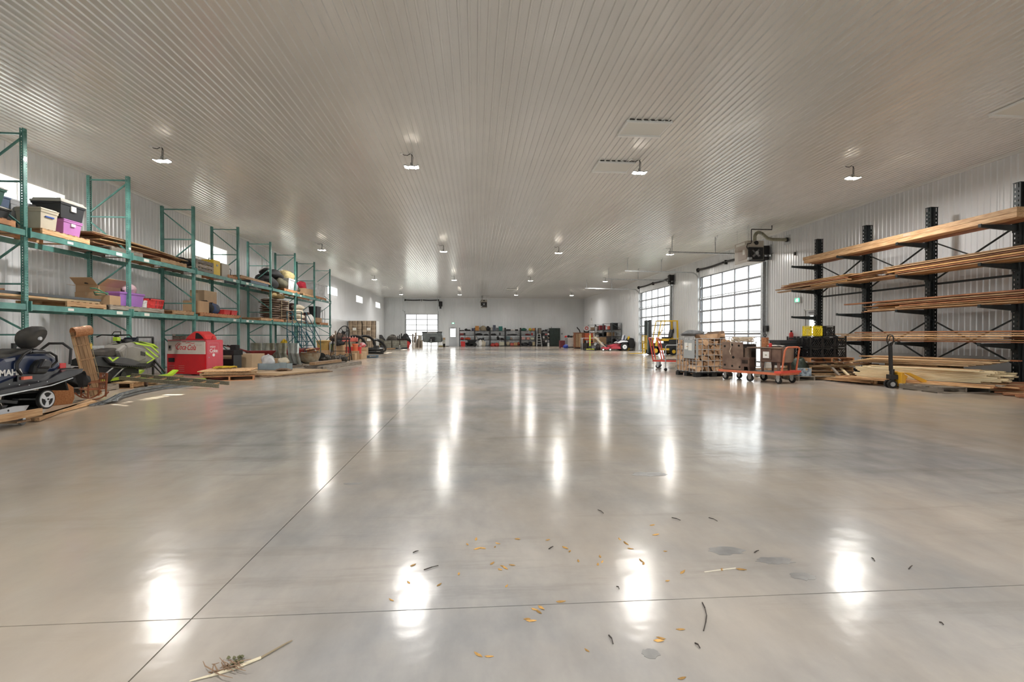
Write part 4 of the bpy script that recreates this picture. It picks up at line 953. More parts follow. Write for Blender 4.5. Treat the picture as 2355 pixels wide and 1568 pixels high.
for k in range(8):
    n = rd.choice((3,4,5,6)); R0 = .1; poly = []
    if k % 2: # wedge of a round log
        span = rd.uniform(1.4,2.4); poly = [(0,0)]+[(R0*1.7*math.cos(q*span/4),R0*1.7*math.sin(q*span/4)) for q in range(5)]
        cx_ = sum(p[0] for p in poly)/6; cz_ = sum(p[1] for p in poly)/6; poly = [(p[0]-cx_,p[1]-cz_) for p in poly]
    else: poly = [(R0*rd.uniform(.75,1.1)*math.cos(2*PI*q/n+.4),R0*rd.uniform(.7,1.05)*math.sin(2*PI*q/n+.4)) for q in range(n)]
    m = MB().prism(poly,'Y',-.2,.2); me = m.mesh('firewood_log'); me.materials.append(BARK); me.materials.append(HEART)
    for p in me.polygons: p.material_index = 1 if (abs(p.normal.y) > .5 or rd.random() < .55) else 0
    LOGS.append(me)
ca, sa = math.cos(R(9)), math.sin(R(9))
def fl(x,y,z): return (6.72+x*ca-y*sa, 14.15+x*sa+y*ca, z)
for row in range(6):
    for k in range(7):
        x = -.50+k*.163+(.06 if row % 2 else -.01)*(1 if k<6 else 0); z = .225+row*.148
        if row == 5 and k in (0,4): continue
        o = solo('firewood_log', LOGS[rd.randrange(8)], None, 'split firewood log showing its end at the front of the cage', 'log', fl(x,-.27+rd.uniform(-.02,.02),z+rd.uniform(-.01,.01)), 0, 'firewood at the front of the cage')
        o.rotation_euler = (rd.uniform(-.06,.06), rd.uniform(0,6.28), R(9)+rd.uniform(-.08,.08)); q_ = rd.uniform(.85,1.15); o.scale = (q_, rd.uniform(.9,1.1), q_)
for row in range(6):
    for k in range(4):
        o = solo('firewood_log', LOGS[rd.randrange(8)], None, 'split firewood log stacked at the back left of the cage', 'log', fl(-.36,.02+k*.14,.225+row*.148), 0, 'firewood at the left side of the cage')
        o.rotation_euler = (rd.uniform(-.05,.05), rd.uniform(0,6.28), R(99)+rd.uniform(-.1,.1))
    for k in range(3):
        o = solo('firewood_log', LOGS[rd.randrange(8)], None, 'split firewood log behind the front row of the cage', 'log', fl(.05+k*.2,.2,.225+row*.148), 0, 'firewood behind the front row')
        o.rotation_euler = (0, rd.uniform(0,6.28), R(9)+rd.uniform(-.1,.1))
for k,(x,y) in enumerate([(-.2,-.15),(.15,-.2),(.42,-.05)]):
    o = solo('firewood_log', LOGS[k*2+1], None, 'split firewood log lying loose on top of the cage', 'log', fl(x,y,1.15), 0, 'loose logs on the cage'); o.rotation_euler = (.1, k*2.0, R(40*k))
bag('crumpled grey canvas cover lying over the top left of the firewood', fl(-.3,.1,1.16), (.75,.45,.2), M('grey_canvas',(.22,.23,.24),.8,var=.5,scale=6), 90, R(20), name='canvas_cover', cat='cover')

# railing fence panel seen between cage and door
t_ = thing('low_railing','low grey steel railing panel standing behind the firewood and the stove cart','panel',(8.4,16.2,0),R(2))
part('rail', MB().bar((-1.4,0,1.13),(1.5,0,1.13),.03), GR, t_); part('rail', MB().bar((-1.4,0,.12),(1.5,0,.12),.03), GR, t_)
for k in range(19): part('baluster', MB().bar((-1.4+k*.16,0,.0 if k in (0,18) else .12),(-1.4+k*.16,0,1.13),.016), GR, t_)
# grey trolley handle, red platform truck
rt = cart('platform_truck','red platform truck with two hoop handles loaded with boards',(7.35,17.4,0),R(-27),1.75,.8,.3, M('cart_red'), [(-.86,-.36,.36,-.16),(-.55,-.36,.36,-.2)], .80)
for k in range(4): board('board lying on the red platform truck', (6.85+.12*k,17.35+.2*k,.325+.0*k),(8.05+.1*k,16.75+.2*k,.325),.17,.03,[GREYW,PINE][k%2],'boards on the red truck')
solo('garden_hose', MB().torus((0,0,0),.22,.014,'Z',24,6), M('grey_hose',(.35,.33,.30),.6), 'coiled grey hose on top of the boards on the red truck','hose',(7.5,17.3,.36),0)
solo('steel_hook', MB().tube([(0,0,.28),(0,-.05,.1),(-.02,-.1,.02),(-.25,-.12,.012)],.009,6), GALV, 'bent grey tow hook at the left end of the red truck','hook',(6.45,17.55,0),0)
t_ = thing('grey_trolley','grey tube frame trolley between the red truck and the firewood cage','trolley',(6.72,16.0,0),R(0))
part('frame', MB().tube([(-.42,0,.0+.1),(-.42,0,.82),(-.38,0,.86),(.35,0,.86),(.38,0,.82),(.38,0,.1)],.018,8), GR, t_); part('wheel', MB().cyl((-.42,-.02,.05),(-.42,.02,.05),.05,14), RUB, t_); part('wheel', MB().cyl((.38,-.02,.05),(.38,.02,.05),.05,14), RUB, t_)

# ================================================================ FORKLIFT
fk = thing('forklift','yellow forklift parked by the glass overhead door, mast to the left','forklift',(11.25,29.4,0),0)
FY = M('forklift_yellow',(.80,.50,.02),.4,var=.12,scale=3); FB = M('forklift_black',(.02,.02,.022),.5,var=.3)
part('counterweight', MB().prism([(.35,.25),(.95,.3),(1.0,.75),(.9,.95),(.35,.95)],'Y',-.48,.48), FB, fk, bev=.03)
part('hood', MB().box(-.05,-.42,.85,.85,.42,1.0), FY, fk, bev=.02); part('side_panel', MB().box(-.35,-.46,.3,.4,.46,.72), FB, fk, bev=.02); part('step_plate', MB().box(-.25,-.5,.3,.35,.5,.42), FY, fk)
part('front_frame', MB().prism([(-.55,.35),(-.4,.35),(-.25,1.05),(-.38,1.05)],'Y',-.44,-.36).prism([(-.55,.35),(-.4,.35),(-.25,1.05),(-.38,1.05)],'Y',.36,.44), FY, fk)
for y in (-.42,.42):
    part('guard_post', MB().bar((.92,y,.3),(.86,y,2.1),.09,.07,up=(0,1,0)), FY, fk); part('guard_post', MB().bar((-.33,y,1.0),(-.12,y,2.06),.05,.05), FY, fk); part('guard_post', MB().bar((-.28,y,1.0),(.14,y,2.06),.03,.03), FY, fk) if y < 0 else None
g_ = MB().box(-.15,-.45,2.04,.9,-.39,2.1).box(-.15,.39,2.04,.9,.45,2.1).box(-.15,-.45,2.04,-.09,.45,2.1).box(.83,-.45,2.04,.9,.45,2.1)
for k in range(4): g_.box(.05+k*.2,-.4,2.06,.075+k*.2,.4,2.09)
part('overhead_guard', g_, FY, fk)
for s in (-1,1):
    part('mast_rail', MB().box(-.82,s*.28-.05,.1,-.70,s*.28+.05,2.12), FB, fk); part('mast_rail', MB().box(-.92,s*.24-.04,.12,-.84,s*.24+.04,2.1), M('mast_grey',(.12,.14,.14),.4,.5), fk)
    part('fork', MB().box(-1.05,s*.2-.05,.1,-1.0,s*.2+.05,.75).prism([(-1.0,.14),(-1.0,.1),(-1.95,.085),(-1.95,.1)],'Y',s*.2-.05,s*.2+.05), FY, fk)
m = MB()
for k in range(5): m.box(-1.02,-.42+k*.2,.35,-.99,-.38+k*.2,1.2)
m.box(-1.02,-.45,.35,-.99,.45,.42).box(-1.02,-.45,.8,-.99,.45,.86).box(-1.02,-.45,1.14,-.99,.45,1.2); part('load_backrest', m, FY, fk)
part('lift_cylinder', MB().cyl((-.78,0,.2),(-.78,0,1.9),.05,12), GALV, fk)
part('cross_member', MB().box(-.9,-.3,2.0,-.7,.3,2.08), FB, fk)
for x, r in ((-.5,.28),(.62,.22)):
    for s in (-1,1):
        w_ = part('wheel', MB().lathe([(r*.6,-.09),(r*.95,-.09),(r,-.06),(r,.06),(r*.95,.09),(r*.6,.09)],n=24), RUB, fk, (x,s*.43,r), (PI/2,0,0), smooth=True); part('wheel_hub', MB().cyl((0,0,-.1),(0,0,.1),r*.5,14), FY, w_)
part('seat', MB().box(.15,-.24,1.0,.6,.24,1.1).prism([(.55,1.08),(.66,1.08),(.74,1.55),(.64,1.55)],'Y',-.24,.24), BLK, fk, bev=.02)
part('steering_column', MB().bar((-.22,0,.95),(-.02,0,1.42),.05), BLK, fk); part('steering_wheel', MB().torus((0,0,0),.17,.015,'Z',20,6), BLK, fk, (-.0,0,1.44),(0,R(-25),0))
part('battery_box', MB().box(-.42,-.52,.15,-.2,-.44,.5), M('box_grey',(.35,.36,.36),.5), fk)
t_ = thing('bollard','yellow steel bollard by the far jamb of the second overhead door','bollard',(12.05,38.2,0)); part('post', MB().lathe([(.1,0),(.1,1.05),(.07,1.12),(.0001,1.15)],n=16), FY, t_, smooth=True); part('foot_plate', MB().box(-.14,-.14,0,.14,.14,.02), FY, t_)

# ================================================================ HEATERS, OPERATORS, CONDUITS
def heater(lab, loc, rz=0):
    t = thing('unit_heater', lab, 'heater', loc, rz)
    HB = M('heater_beige',(.46,.42,.36),.45,.1)
    part('cabinet', MB().box(-.33,-.45,0,.33,.5,.82), HB, t, bev=.012)
    part('side_door', MB().box(-.345,-.4,.12,-.33,.2,.62), M('heater_beige_dark',(.40,.33,.28),.45), t); part('sticker', MB().box(-.35,-.3,.68,-.345,.35,.78), STK, t); part('sticker', MB().box(-.35,-.3,.3,-.345,-.14,.5), STK, t)
    part('fan_panel', MB().box(-.3,-.47,.1,.3,-.45,.56), M('fan_recess',(.015,.015,.016),.6), t)
    part('fan_ring', MB().torus((0,-.48,.33),.2,.02,'Y',28,6), BLK, t); part('fan_motor', MB().cyl((0,-.56,.33),(0,-.47,.33),.07,14), GALV, t)
    for k in range(4): part('fan_blade', MB().cb((0,0,.11),(.1,.012,.16),(0,R(0),R(25))), M('blade_grey',(.25,.25,.26),.4,.6), t, (0,-.475,.33), (0,R(45+90*k),0))
    part('draft_hood', MB().prism([(-.49,.62),(-.45,.82),(-.45,.56)],'X',-.3,.3) if False else MB().box(-.28,-.5,.6,.28,-.45,.72), HB, t)
    part('burner_tray', MB().box(-.26,-.56,.02,.33,-.45,.07), BLK, t); part('gas_valve', MB().box(-.34,-.56,.06,-.2,-.46,.16), GALV, t)
    part('blower', MB().cyl((.0,-.52,.72),(.0,-.42,.72),.08,14), BLK, t)
    for x in (-.28,.28):
        for y in (-.35,.4): part('hanger_rod', MB().cyl((x,y,.82),(x,y,HC-loc[2]-.01),.006,6), GALV, t)
    part('gas_pipe', MB().tube([(-.3,-.5,.12),(-.32,-.56,.4),(-.42,-.56,.55),(-.36,-.5,.68),(-.22,-.5,.7),(-.2,-.5,.75),(-.2,-.5,1.24)],.018,8), BLK, t, smooth=True)
    part('gas_pipe', MB().tube([(-.2,-.5,1.24),(.62,-.5,1.24),(.62,-.5,HC-loc[2]-.01)],.02,8), BLK, t)
    part('conduit', MB().cyl((-.3,-.48,.82),(-.3,-.48,HC-loc[2]-.01),.012,8), GALV, t)
    return t
h1 = heater('beige unit heater hanging near the ceiling in front of the nearer overhead door', (10.82, 18.9, 4.03))
FLUE = M('flue_steel',(.42,.40,.30),.35,.7,var=.3,scale=8)
part('flue_pipe', MB().tube([(.05,-.3,.8),(.05,-.3,1.02),(.1,-.3,1.12),(.2,-.28,1.18),(.4,-.2,1.15),(.75,0,1.0),(1.0,.1,.98),(1.65,.1,.98)],.065,12), FLUE, h1, smooth=True)
part('wall_thimble', MB().box(1.64,-.08,.8,1.665,.28,1.16), GALV, h1); part('flue_collar', MB().cyl((1.58,.1,.98),(1.64,.1,.98),.09,14), BLK, h1)
heater('small looking beige unit heater hanging before the far back wall', (.95, 53.5, 4.2))
def operator(lab, y, z=4.62):
    t = thing('door_operator', lab, 'motor', (XR-.02, y, z))
    part('motor_box', MB().box(-.34,-.2,0,-.04,.0,.36), BLK, t, bev=.01); part('motor', MB().cyl((-.24,.1,-.18),(-.24,.1,.1),.075,14), BLK, t); part('sprocket', MB().cyl((-.2,.1,.3),(-.2,.14,.3),.12,20), BLK, t); part('bracket', MB().box(-.06,-.3,-.25,-.02,.25,.4), GALV, t); part('chain_guard', MB().box(-.26,.02,-.1,-.14,.08,.4), BLK, t)
    part('motor', MB().cyl((-.3,-.1,-.16),(-.08,-.1,-.16),.08,14), BLK, t); part('release_cord', MB().cyl((-.05,-.32,-.1),(-.05,-.32,.3),.005,5).cyl((-.05,-.32,.0),(-.05,-.5,.0),.01,5), BLK, t)
    return t
operator('black overhead door motor above the near corner of the nearer glass door', 20.35); operator('black overhead door motor above the near corner of the farther glass door', 30.45)
t_ = thing('door_operator','black chain hoist motor at the top right of the far back door','motor',(-3.85,YB-.02,4.55)); part('motor_box', MB().box(-.2,-.3,-.1,.2,0,.45), BLK, t_, bev=.01); part('motor', MB().cyl((-.0,-.2,-.35),(0,-.2,-.1),.1,12), BLK, t_)
# conduits and posts beside the doors
for y,lb in ((20.55,'galvanised post and conduit beside the nearer overhead door'),(30.65,'galvanised post and conduit beside the farther overhead door')):
    t_ = thing('steel_column', lb, 'column', (XR-.03,y,0)); part('channel', MB().box(-.14,-.08,0,-.0,.08,4.35), GALV, t_); part('conduit', MB().cyl((-.04,-.2,.9),(-.04,-.2,4.4),.025,8), GALV, t_); part('switch_box', MB().box(-.1,-.3,1.35,-.0,-.12,1.6), BLK, t_)
# wall bits
t_ = thing('fire_extinguisher','red fire extinguisher on the right wall behind the stove cart','fire extinguisher',(XR-.12,18.6,.95)); part('cylinder', MB().lathe([(.06,0),(.075,.03),(.075,.3),(.03,.37),(.0001,.38)],n=14), C_RED, t_, smooth=True); part('valve', MB().box(-.03,-.02,.36,.03,.02,.43), BLK, t_)
t_ = thing('camera_bracket','tiny black sensor on the right wall left of the cantilever rack','sensor',(XR-.02,18.5,4.37)); part('sensor', MB().box(-.06,-.03,-.06,0,.03,.06), BLK, t_); part('plate', MB().box(-.01,-.05,-.09,.0,.05,.09), WT, t_)
# ================================================================ BLUE AND BLACK SNOWMOBILE ON ITS DOLLY (front left)
GB = M('gloss_black_plastic',(.012,.014,.022),.28,var=.3,scale=3,coat=.3); NAVY = M('navy_paint',(.01,.022,.07),.3,coat=.4); SEATB = M('black_vinyl',(.025,.025,.027),.6,var=.5,scale=6,col2=(.07,.065,.055))
WHT = M('white_marking',(.82,.82,.82),.5); ALW = M('white_alloy',(.70,.72,.76),.35)
KS = .952
def Q(y, z): return (y*KS, 1.17-(1.17-z)*KS)
sm = thing('snowmobile','black and navy two seat snowmobile with a passenger backrest on a wooden dolly','snowmobile',(-6.38,0,0),0)
HW = .26
part('tunnel', MB().prism([Q(5.9,.42),Q(7.07,.40),Q(7.66,.43),Q(8.12,.45),Q(8.25,.5),Q(8.3,.60),Q(8.2,.66),Q(5.9,.66)],'X',-.24,.24), GB, sm, bev=.012)
part('side_fairing', MB().prism([Q(5.9,.55),Q(7.2,.50),Q(7.55,.60),Q(8.1,.62),Q(8.24,.70),Q(8.13,.83),Q(7.93,.93),Q(7.6,.90),Q(7.28,.86),Q(7.05,.74),Q(6.5,.78),Q(5.9,.85)],'X',-.27,.27), NAVY, sm, bev=.05)
part('seat', MB().prism([Q(6.2,.72),Q(7.05,.70),Q(7.3,.80),Q(7.55,.84),Q(8.0,.86),Q(7.98,.95),Q(7.74,.985),Q(7.56,.95),Q(7.46,.925),Q(7.26,.925),Q(7.16,.86),Q(7.0,.79),Q(6.3,.84)],'X',-.2,.2), SEATB, sm, bev=.05)
part('rear_cowl', MB().prism([Q(7.62,.80),Q(8.2,.68),Q(8.22,.74),Q(8.12,.86),Q(7.98,.955),Q(7.85,.975),Q(7.7,.95)],'X',-.235,.235), GB, sm, bev=.06)
part('hood', MB().prism([Q(5.2,.35),Q(6.5,.5),Q(6.6,.95),Q(6.2,1.0),Q(5.6,.85),Q(5.1,.55)],'X',-.34,.34), NAVY, sm, bev=.08)
part('windshield', MB().prism([Q(5.9,.92),Q(6.3,1.35),Q(6.35,1.35),Q(6.0,.9)],'X',-.22,.22), M('smoked_shield',(.03,.03,.035),.1), sm)
part('running_board', MB().prism([Q(5.9,.37),Q(7.1,.38),Q(7.7,.42),Q(8.3,.52),Q(8.5,.58),Q(8.52,.64),Q(8.2,.64),Q(7.8,.50),Q(7.0,.43),Q(5.9,.42)],'X',.22,.36), GB, sm, bev=.01)
part('running_board', MB().prism([Q(5.9,.37),Q(7.1,.38),Q(7.7,.42),Q(8.3,.52),Q(8.5,.58),Q(8.52,.64),Q(8.2,.64),Q(7.8,.50),Q(7.0,.43),Q(5.9,.42)],'X',-.36,-.22), GB, sm, bev=.01)
part('board_edge', MB().prism([Q(5.9,.35),Q(7.1,.36),Q(7.9,.42),Q(8.3,.50),Q(8.3,.515),Q(7.9,.435),Q(7.1,.38),Q(5.9,.37)],'X',.34,.366), GALV, sm)
part('rear_bumper', MB().tube([(.30,)+Q(8.3,.56),(.30,)+Q(8.52,.62),(-.30,)+Q(8.52,.62),(-.30,)+Q(8.3,.56)],.022,8), BLK, sm, smooth=True)
part('snow_flap', MB().prism([Q(8.32,.56),Q(8.36,.56),Q(8.44,.30),Q(8.41,.30)],'X',-.2,.2), RUB, sm)
part('tail_light', MB().box(-.15,Q(8.22,.6)[0],Q(8.2,.66)[1],.24,Q(8.34,.6)[0],Q(8.2,.74)[1]), M('red_lens',(.75,.03,.03),.2), sm, bev=.006)
part('reflector', MB().box(.268,Q(7.52,0)[0],Q(0,.545)[1],.30,Q(7.66,0)[0],Q(0,.59)[1]), M('orange_reflector',(.95,.20,.12),.3), sm)
part('side_reflector_plate', MB().box(.262,Q(7.46,0)[0],Q(0,.52)[1],.27,Q(7.72,0)[0],Q(0,.62)[1]), GB, sm)
part('saddle_bag', MB().prism([Q(7.62,.62),Q(7.84,.60),Q(7.92,.72),Q(7.86,.82),Q(7.74,.82),Q(7.66,.74)],'X',.24,.36), BLKP, sm, bev=.035)
part('saddle_bag', MB().prism([Q(7.66,.70),Q(7.86,.68),Q(7.88,.80),Q(7.76,.84)],'X',.30,.40), GB, sm, bev=.03)
part('grab_rail', MB().tube([(.29,)+Q(7.68,.93),(.31,)+Q(7.95,.92),(.31,)+Q(8.06,.86),(.31,)+Q(8.07,.78),(.30,)+Q(7.98,.70)],.016,8), BLK, sm, smooth=True)
part('grab_rail', MB().tube([(.28,)+Q(7.66,.96),(.30,)+Q(7.52,.90),(.30,)+Q(7.42,.78),(.30,)+Q(7.42,.70),(.29,)+Q(7.5,.62)],.018,8), BLK, sm, smooth=True)
bk_ = MB(); secs = []
for q, s in ((-.05,.8),(0,1.0),(.05,.98),(.09,.7)):
    ring = []
    for k in range(16):
        a = 2*PI*k/16; yy = math.cos(a)*.185*s; zz_ = math.sin(a)*.165*s+.02*math.cos(2*a)
        p = Q(7.87,1.16); ring.append((q*1.0+.1+zz_*.25, p[0]+yy+q*.5, p[1]+zz_+yy*.12))
    secs.append(ring)
bk_.loft(secs); part('backrest', bk_, SEATB, sm, smooth=True)
part('backrest_bolt', MB().cyl((.18,)+Q(7.93,1.13),(.205,)+Q(7.93,1.13),.026,8), ALW, sm)
part('backrest_post', MB().bar((.1,)+Q(7.9,1.06),(.12,)+Q(7.86,.84),.05,.03), BLK, sm); part('backrest_post', MB().bar((-.1,)+Q(7.86,1.06),(-.1,)+Q(7.86,.84),.05,.03), BLK, sm)
# track, rails, wheels
tr = MB(); P = [Q(5.7,.16),Q(7.9,.07)]; cyv, czv = Q(7.96,.215); loop = [(5.5,.36),(5.75,.13),(7.3,.095)]; rr_ = .125
loop += [(cyv+rr_*math.sin(a), czv-rr_*math.cos(a)) for a in [R(q) for q in range(0,200,25)]]
loop += [(7.1,.40),(6.0,.42)]
n = len(loop); vs = []; ring = [Vector((0,)+p) for p in loop]
outer = [(-.19,)+p for p in loop]+[(.19,)+p for p in loop]
tm = MB().add(outer, [(i,(i+1)%n,n+(i+1)%n,n+i) for i in range(n)]); o = part('track', tm, RUB, sm); sol = o.modifiers.new('t','SOLIDIFY'); sol.thickness = .022
lug = MB()
for k in range(22): y = 5.8+k*.08; lug.box(-.19,y,.075+ (0.02 if y<6 else 0),.19,y+.02,.1)
part('track_lugs', lug, RUB, sm, kind='stuff')
part('slide_rail', MB().prism([(5.9,.13),(7.35,.12),(7.42,.20),(7.2,.215),(6.9,.19),(5.9,.20)],'X',.13,.155), ALW, sm, bev=.006); part('slide_rail', MB().prism([(5.9,.13),(7.35,.12),(7.42,.20),(7.2,.215),(6.9,.19),(5.9,.20)],'X',-.155,-.13), ALW, sm)
part('suspension_arm', MB().bar((.12,6.55,.40),(.12,7.25,.26),.05,.04).bar((.12,6.1,.2),(.12,6.6,.42),.05,.04), BLK, sm)
part('shock_absorber', MB().cyl((.0,6.3,.18),(0,6.75,.42),.03,10), BLK, sm)
def spoke_wheel(par, x, y, z, r):
    w_ = part('idler_wheel', MB().cyl((x-.02,y,z),(x+.02,y,z),r,28), RUB, par)
    part('wheel_rim', MB().torus((x+.022,y,z),r*.78,.012,'X',28,6), ALW, w_); part('wheel_hub', MB().cyl((x+.018,y,z),(x+.034,y,z),r*.24,14), ALW, w_)
    for k in range(3):
        a = R(30+120*k); part('spoke', MB().prism([(y+r*.2*math.cos(a-.5),z+r*.2*math.sin(a-.5)),(y+r*.8*math.cos(a-.45),z+r*.8*math.sin(a-.45)),(y+r*.8*math.cos(a+.25),z+r*.8*math.sin(a+.25)),(y+r*.2*math.cos(a+.6),z+r*.2*math.sin(a+.6))],'X',x+.018,x+.028), ALW, w_)
    part('axle_bolt', MB().cyl((x+.03,y,z),(x+.042,y,z),r*.1,8), BLK, w_)
spoke_wheel(sm, .235, cyv, czv+.0, .14); part('idler_wheel', MB().cyl((-.235,cyv,czv),(-.2,cyv,czv),.14,24), RUB, sm); part('idler_wheel', MB().cyl((.1,6.95,.22),(.13,6.95,.22),.09,20), RUB, sm); part('axle', MB().cyl((-.22,cyv,czv),(.22,cyv,czv),.015,8), GALV, sm)
for k,(y,z) in enumerate([(6.75,.165),(7.1,.17)]): part('rail_hole', MB().cyl((.15,y,z),(.157,y,z),.014,10), BLK, sm)
for k in range(12):
    y, z = Q(7.08+k*.075, .47+.02*(k%3)); part('rivet', MB().cyl((.355,y,z),(.362,y,z),.007,6), GALV, sm) if k % 2 == 0 else None
text('YAMAHA', .112, WHT, sm, (.275, Q(7.03,0)[0], Q(0,.622)[1]), (R(90),R(3)*0,R(90)), shear=.0, ext=.002, sx=1.05, bold=.004)
part('blue_stripe', MB().prism([Q(6.6,.50),Q(7.18,.55),Q(7.1,.575),Q(6.6,.56)],'X',.268,.274), M('blue_stripe',(.08,.25,.65),.4), sm)
for s in (-1,1): part('ski', MB().prism([(4.6,.26),(4.75,.16),(5.9,.12),(5.9,.14),(4.8,.2),(4.62,.3)],'X',s*.45-.07,s*.45+.07), GB, sm)
dl = thing('wooden_dolly','low wooden dolly on casters under the black and navy snowmobile','dolly',(0,0,0),0)
part('side_board', MB().box(-5.86,5.2,.105,-5.82,7.13,.195), PINE, dl); part('side_board', MB().box(-6.95,5.2,.105,-6.91,7.13,.195) if False else MB().box(-6.95,5.2,.03,-6.91,7.13,.08), PINE, dl)
for k in range(4): part('deck_plank', MB().box(-6.9,5.3+.5*k,.045,-5.86,5.5+.5*k,.068), PINEX, dl)
for x,y in ((-5.93,6.95),(-5.93,5.6)):
    c_ = part('caster', MB().box(x-.04,y-.05,.095,x+.04,y+.05,.105).box(x-.03,y-.02,.05,x-.025,y+.02,.1).box(x+.025,y-.02,.05,x+.03,y+.02,.1), GALV, dl); part('wheel', MB().cyl((x-.018,y,.045),(x+.018,y,.045),.045,16), M('grey_wheel',(.2,.2,.2),.6), c_)
for k in range(4): board('thin pole lying behind the dolly toward the rocking chair', (-6.1+.05*k,7.2,.03+.0*k),(-6.5-.1*k,9.0+.1*k,.03),.05,.045,PINE,'poles behind the dolly',name='wooden_pole',cat='pole')
for k in range(3): board('flat board on the floor under the far side of the snowmobile', (-6.8-.2*k,6.6,.015),(-7.1-.2*k,8.6,.015),.18,.025,[PINE,GREYW,PLY][k],'boards beside the snowmobile')

# ================================================================ LIME AND GREY SNOWMOBILE
LIME = M('lime_paint',(.48,.72,.05),.35); GRY = M('grey_bodywork',(.26,.245,.225),.45,var=.2,scale=3); DKB = M('dark_body',(.02,.021,.022),.4,var=.4,scale=8)
s2 = thing('snowmobile','grey and lime green mountain snowmobile with raised handlebars','snowmobile',(-8.2,0,.0),0)
part('tunnel', MB().prism([(10.95,.55),(11.9,.42),(12.3,.45),(12.3,.66),(11.2,.74),(10.95,.66)],'X',-.19,.19), DKB, s2, bev=.01)
part('seat', MB().prism([(11.05,.74),(11.6,.68),(12.0,.74),(12.05,.86),(11.75,.90),(11.45,.86),(11.1,.86)],'X',-.15,.15), M('brown_black_vinyl',(.06,.05,.042),.6,var=.5,scale=6), s2, bev=.04)
part('body_shell', MB().prism([(11.85,.62),(12.3,.50),(12.75,.48),(13.1,.55),(13.2,.68),(13.08,.86),(12.8,.99),(12.35,1.03),(12.0,.98),(11.72,.84)],'X',-.24,.24), GRY, s2, bev=.07)
part('side_panel', MB().prism([(11.9,.66),(12.35,.56),(12.62,.62),(12.6,.84),(12.15,.93),(11.95,.9)],'X',.22,.262), GRY, s2, bev=.015)
part('belly_pan', MB().prism([(12.0,.46),(12.6,.36),(13.0,.40),(13.1,.56),(12.3,.58)],'X',-.22,.22), DKB, s2, bev=.02)
for poly in ([(12.25,1.02),(12.85,.94),(13.15,.74),(13.1,.74),(12.82,.90),(12.3,.97)], [(12.45,1.035),(12.95,.965),(13.14,.85),(12.9,.93)], [(12.62,.80),(12.98,.60),(12.68,.50),(12.72,.53),(12.9,.60),(12.60,.74)], [(12.55,.92),(13.0,.66),(13.14,.62),(12.75,.84)]):
    part('lime_graphic', MB().prism(poly,'X',-.245,.247), LIME, s2)
part('vent', MB().box(.262,12.42,.70,.268,12.46,.80).box(.262,12.48,.69,.268,12.52,.79).box(.262,12.54,.68,.268,12.58,.77), BLK, s2)
part('lime_side_graphic', MB().prism([(11.35,.70),(11.5,.60),(11.7,.69),(11.64,.70),(11.5,.64),(11.42,.71)],'X',.262,.268), LIME, s2)
part('tunnel_guard', MB().prism([(11.3,.71),(11.45,.58),(12.2,.47),(12.45,.52),(12.0,.66),(11.7,.70)],'X',.19,.262), M('charcoal_panel',(.075,.075,.078),.5,var=.2), s2, bev=.012)
m = MB()
for k in range(16): m.box(.2,11.62+k*.06,.50-k*.006,.31,11.65+k*.06,.52-k*.006)
part('foot_board', MB().prism([(11.5,.53),(12.5,.43),(12.5,.45),(11.5,.56)],'X',.2,.32), DKB, s2); part('board_teeth', m, BLK, s2, kind='stuff')
part('steering_post', MB().bar((0,12.15,.95),(0,12.0,1.17),.06), BLK, s2)
part('handlebar', MB().tube([(-.38,11.93,1.14),(-.3,11.98,1.19),(-.1,12.0,1.18),(.1,12.0,1.18),(.3,11.98,1.19),(.38,11.93,1.14)],.014,8), BLK, s2, smooth=True)
part('mount_strap', MB().tube([(-.1,12.0,1.18),(-.07,12.04,1.26),(.07,12.04,1.26),(.1,12.0,1.18)],.012,6), BLK, s2); part('riser_pad', MB().box(-.05,11.96,1.05,.06,12.06,1.14), LIME, s2, bev=.01)
part('gauge_pod', MB().box(-.12,12.15,1.0,.12,12.38,1.09), DKB, s2, bev=.03); part('low_windshield', MB().prism([(12.3,1.0),(12.5,1.13),(12.52,1.12),(12.42,.99)],'X',-.15,.15), GB, s2)
part('track', MB().prism([(10.55,.24),(10.75,.14),(12.2,.14),(12.5,.3),(12.4,.42),(11.0,.52),(10.7,.44)],'X',-.16,.16), RUB, s2, bev=.02)
m = MB()
for k in range(20): m.box(-.17,10.8+k*.07,.125,.17,10.82+k*.07,.16)
part('track_lugs', m, RUB, s2, kind='stuff')
for y in (11.0,11.5,11.95): part('idler_wheel', MB().cyl((.16,y,.26),(.19,y,.26),.09,18), BLK, s2)
part('suspension_rail', MB().prism([(10.9,.17),(12.1,.17),(12.2,.25),(11.0,.22)],'X',.15,.18), LIME, s2); part('suspension_arm', MB().bar((.17,11.2,.24),(.17,11.7,.5),.03).bar((.17,11.6,.22),(.17,12.0,.46),.03), GALV, s2)
for s in (-1,1):
    part('ski', MB().prism([(12.1,.15),(13.3,.15),(13.55,.26),(13.5,.29),(13.25,.2),(12.1,.18)],'X',s*.42-.06,s*.42+.06), LIME, s2); part('front_shock', MB().cyl((s*.2,12.95,.62),(s*.4,13.12,.24),.025,8), BLK, s2); part('spindle', MB().bar((s*.2,12.9,.5),(s*.42,12.95,.22),.03), BLK, s2)
part('front_bumper', MB().tube([(-.15,13.05,.8),(-.12,13.28,.72),(.12,13.28,.72),(.15,13.05,.8)],.014,6), LIME, s2)
pallet('pine pallet under the lime snowmobile, near end', (-8.15,12.15,0), R(8), .95, 1.3, 'pine'); pallet('pine pallet under the lime snowmobile, far end', (-8.2,13.35,0), R(4), .95, .9, 'pine')
pallet('pallet end hidden under the lime snowmobile track', (-8.25,11.0,0), 0, .95, .9, 'grey')
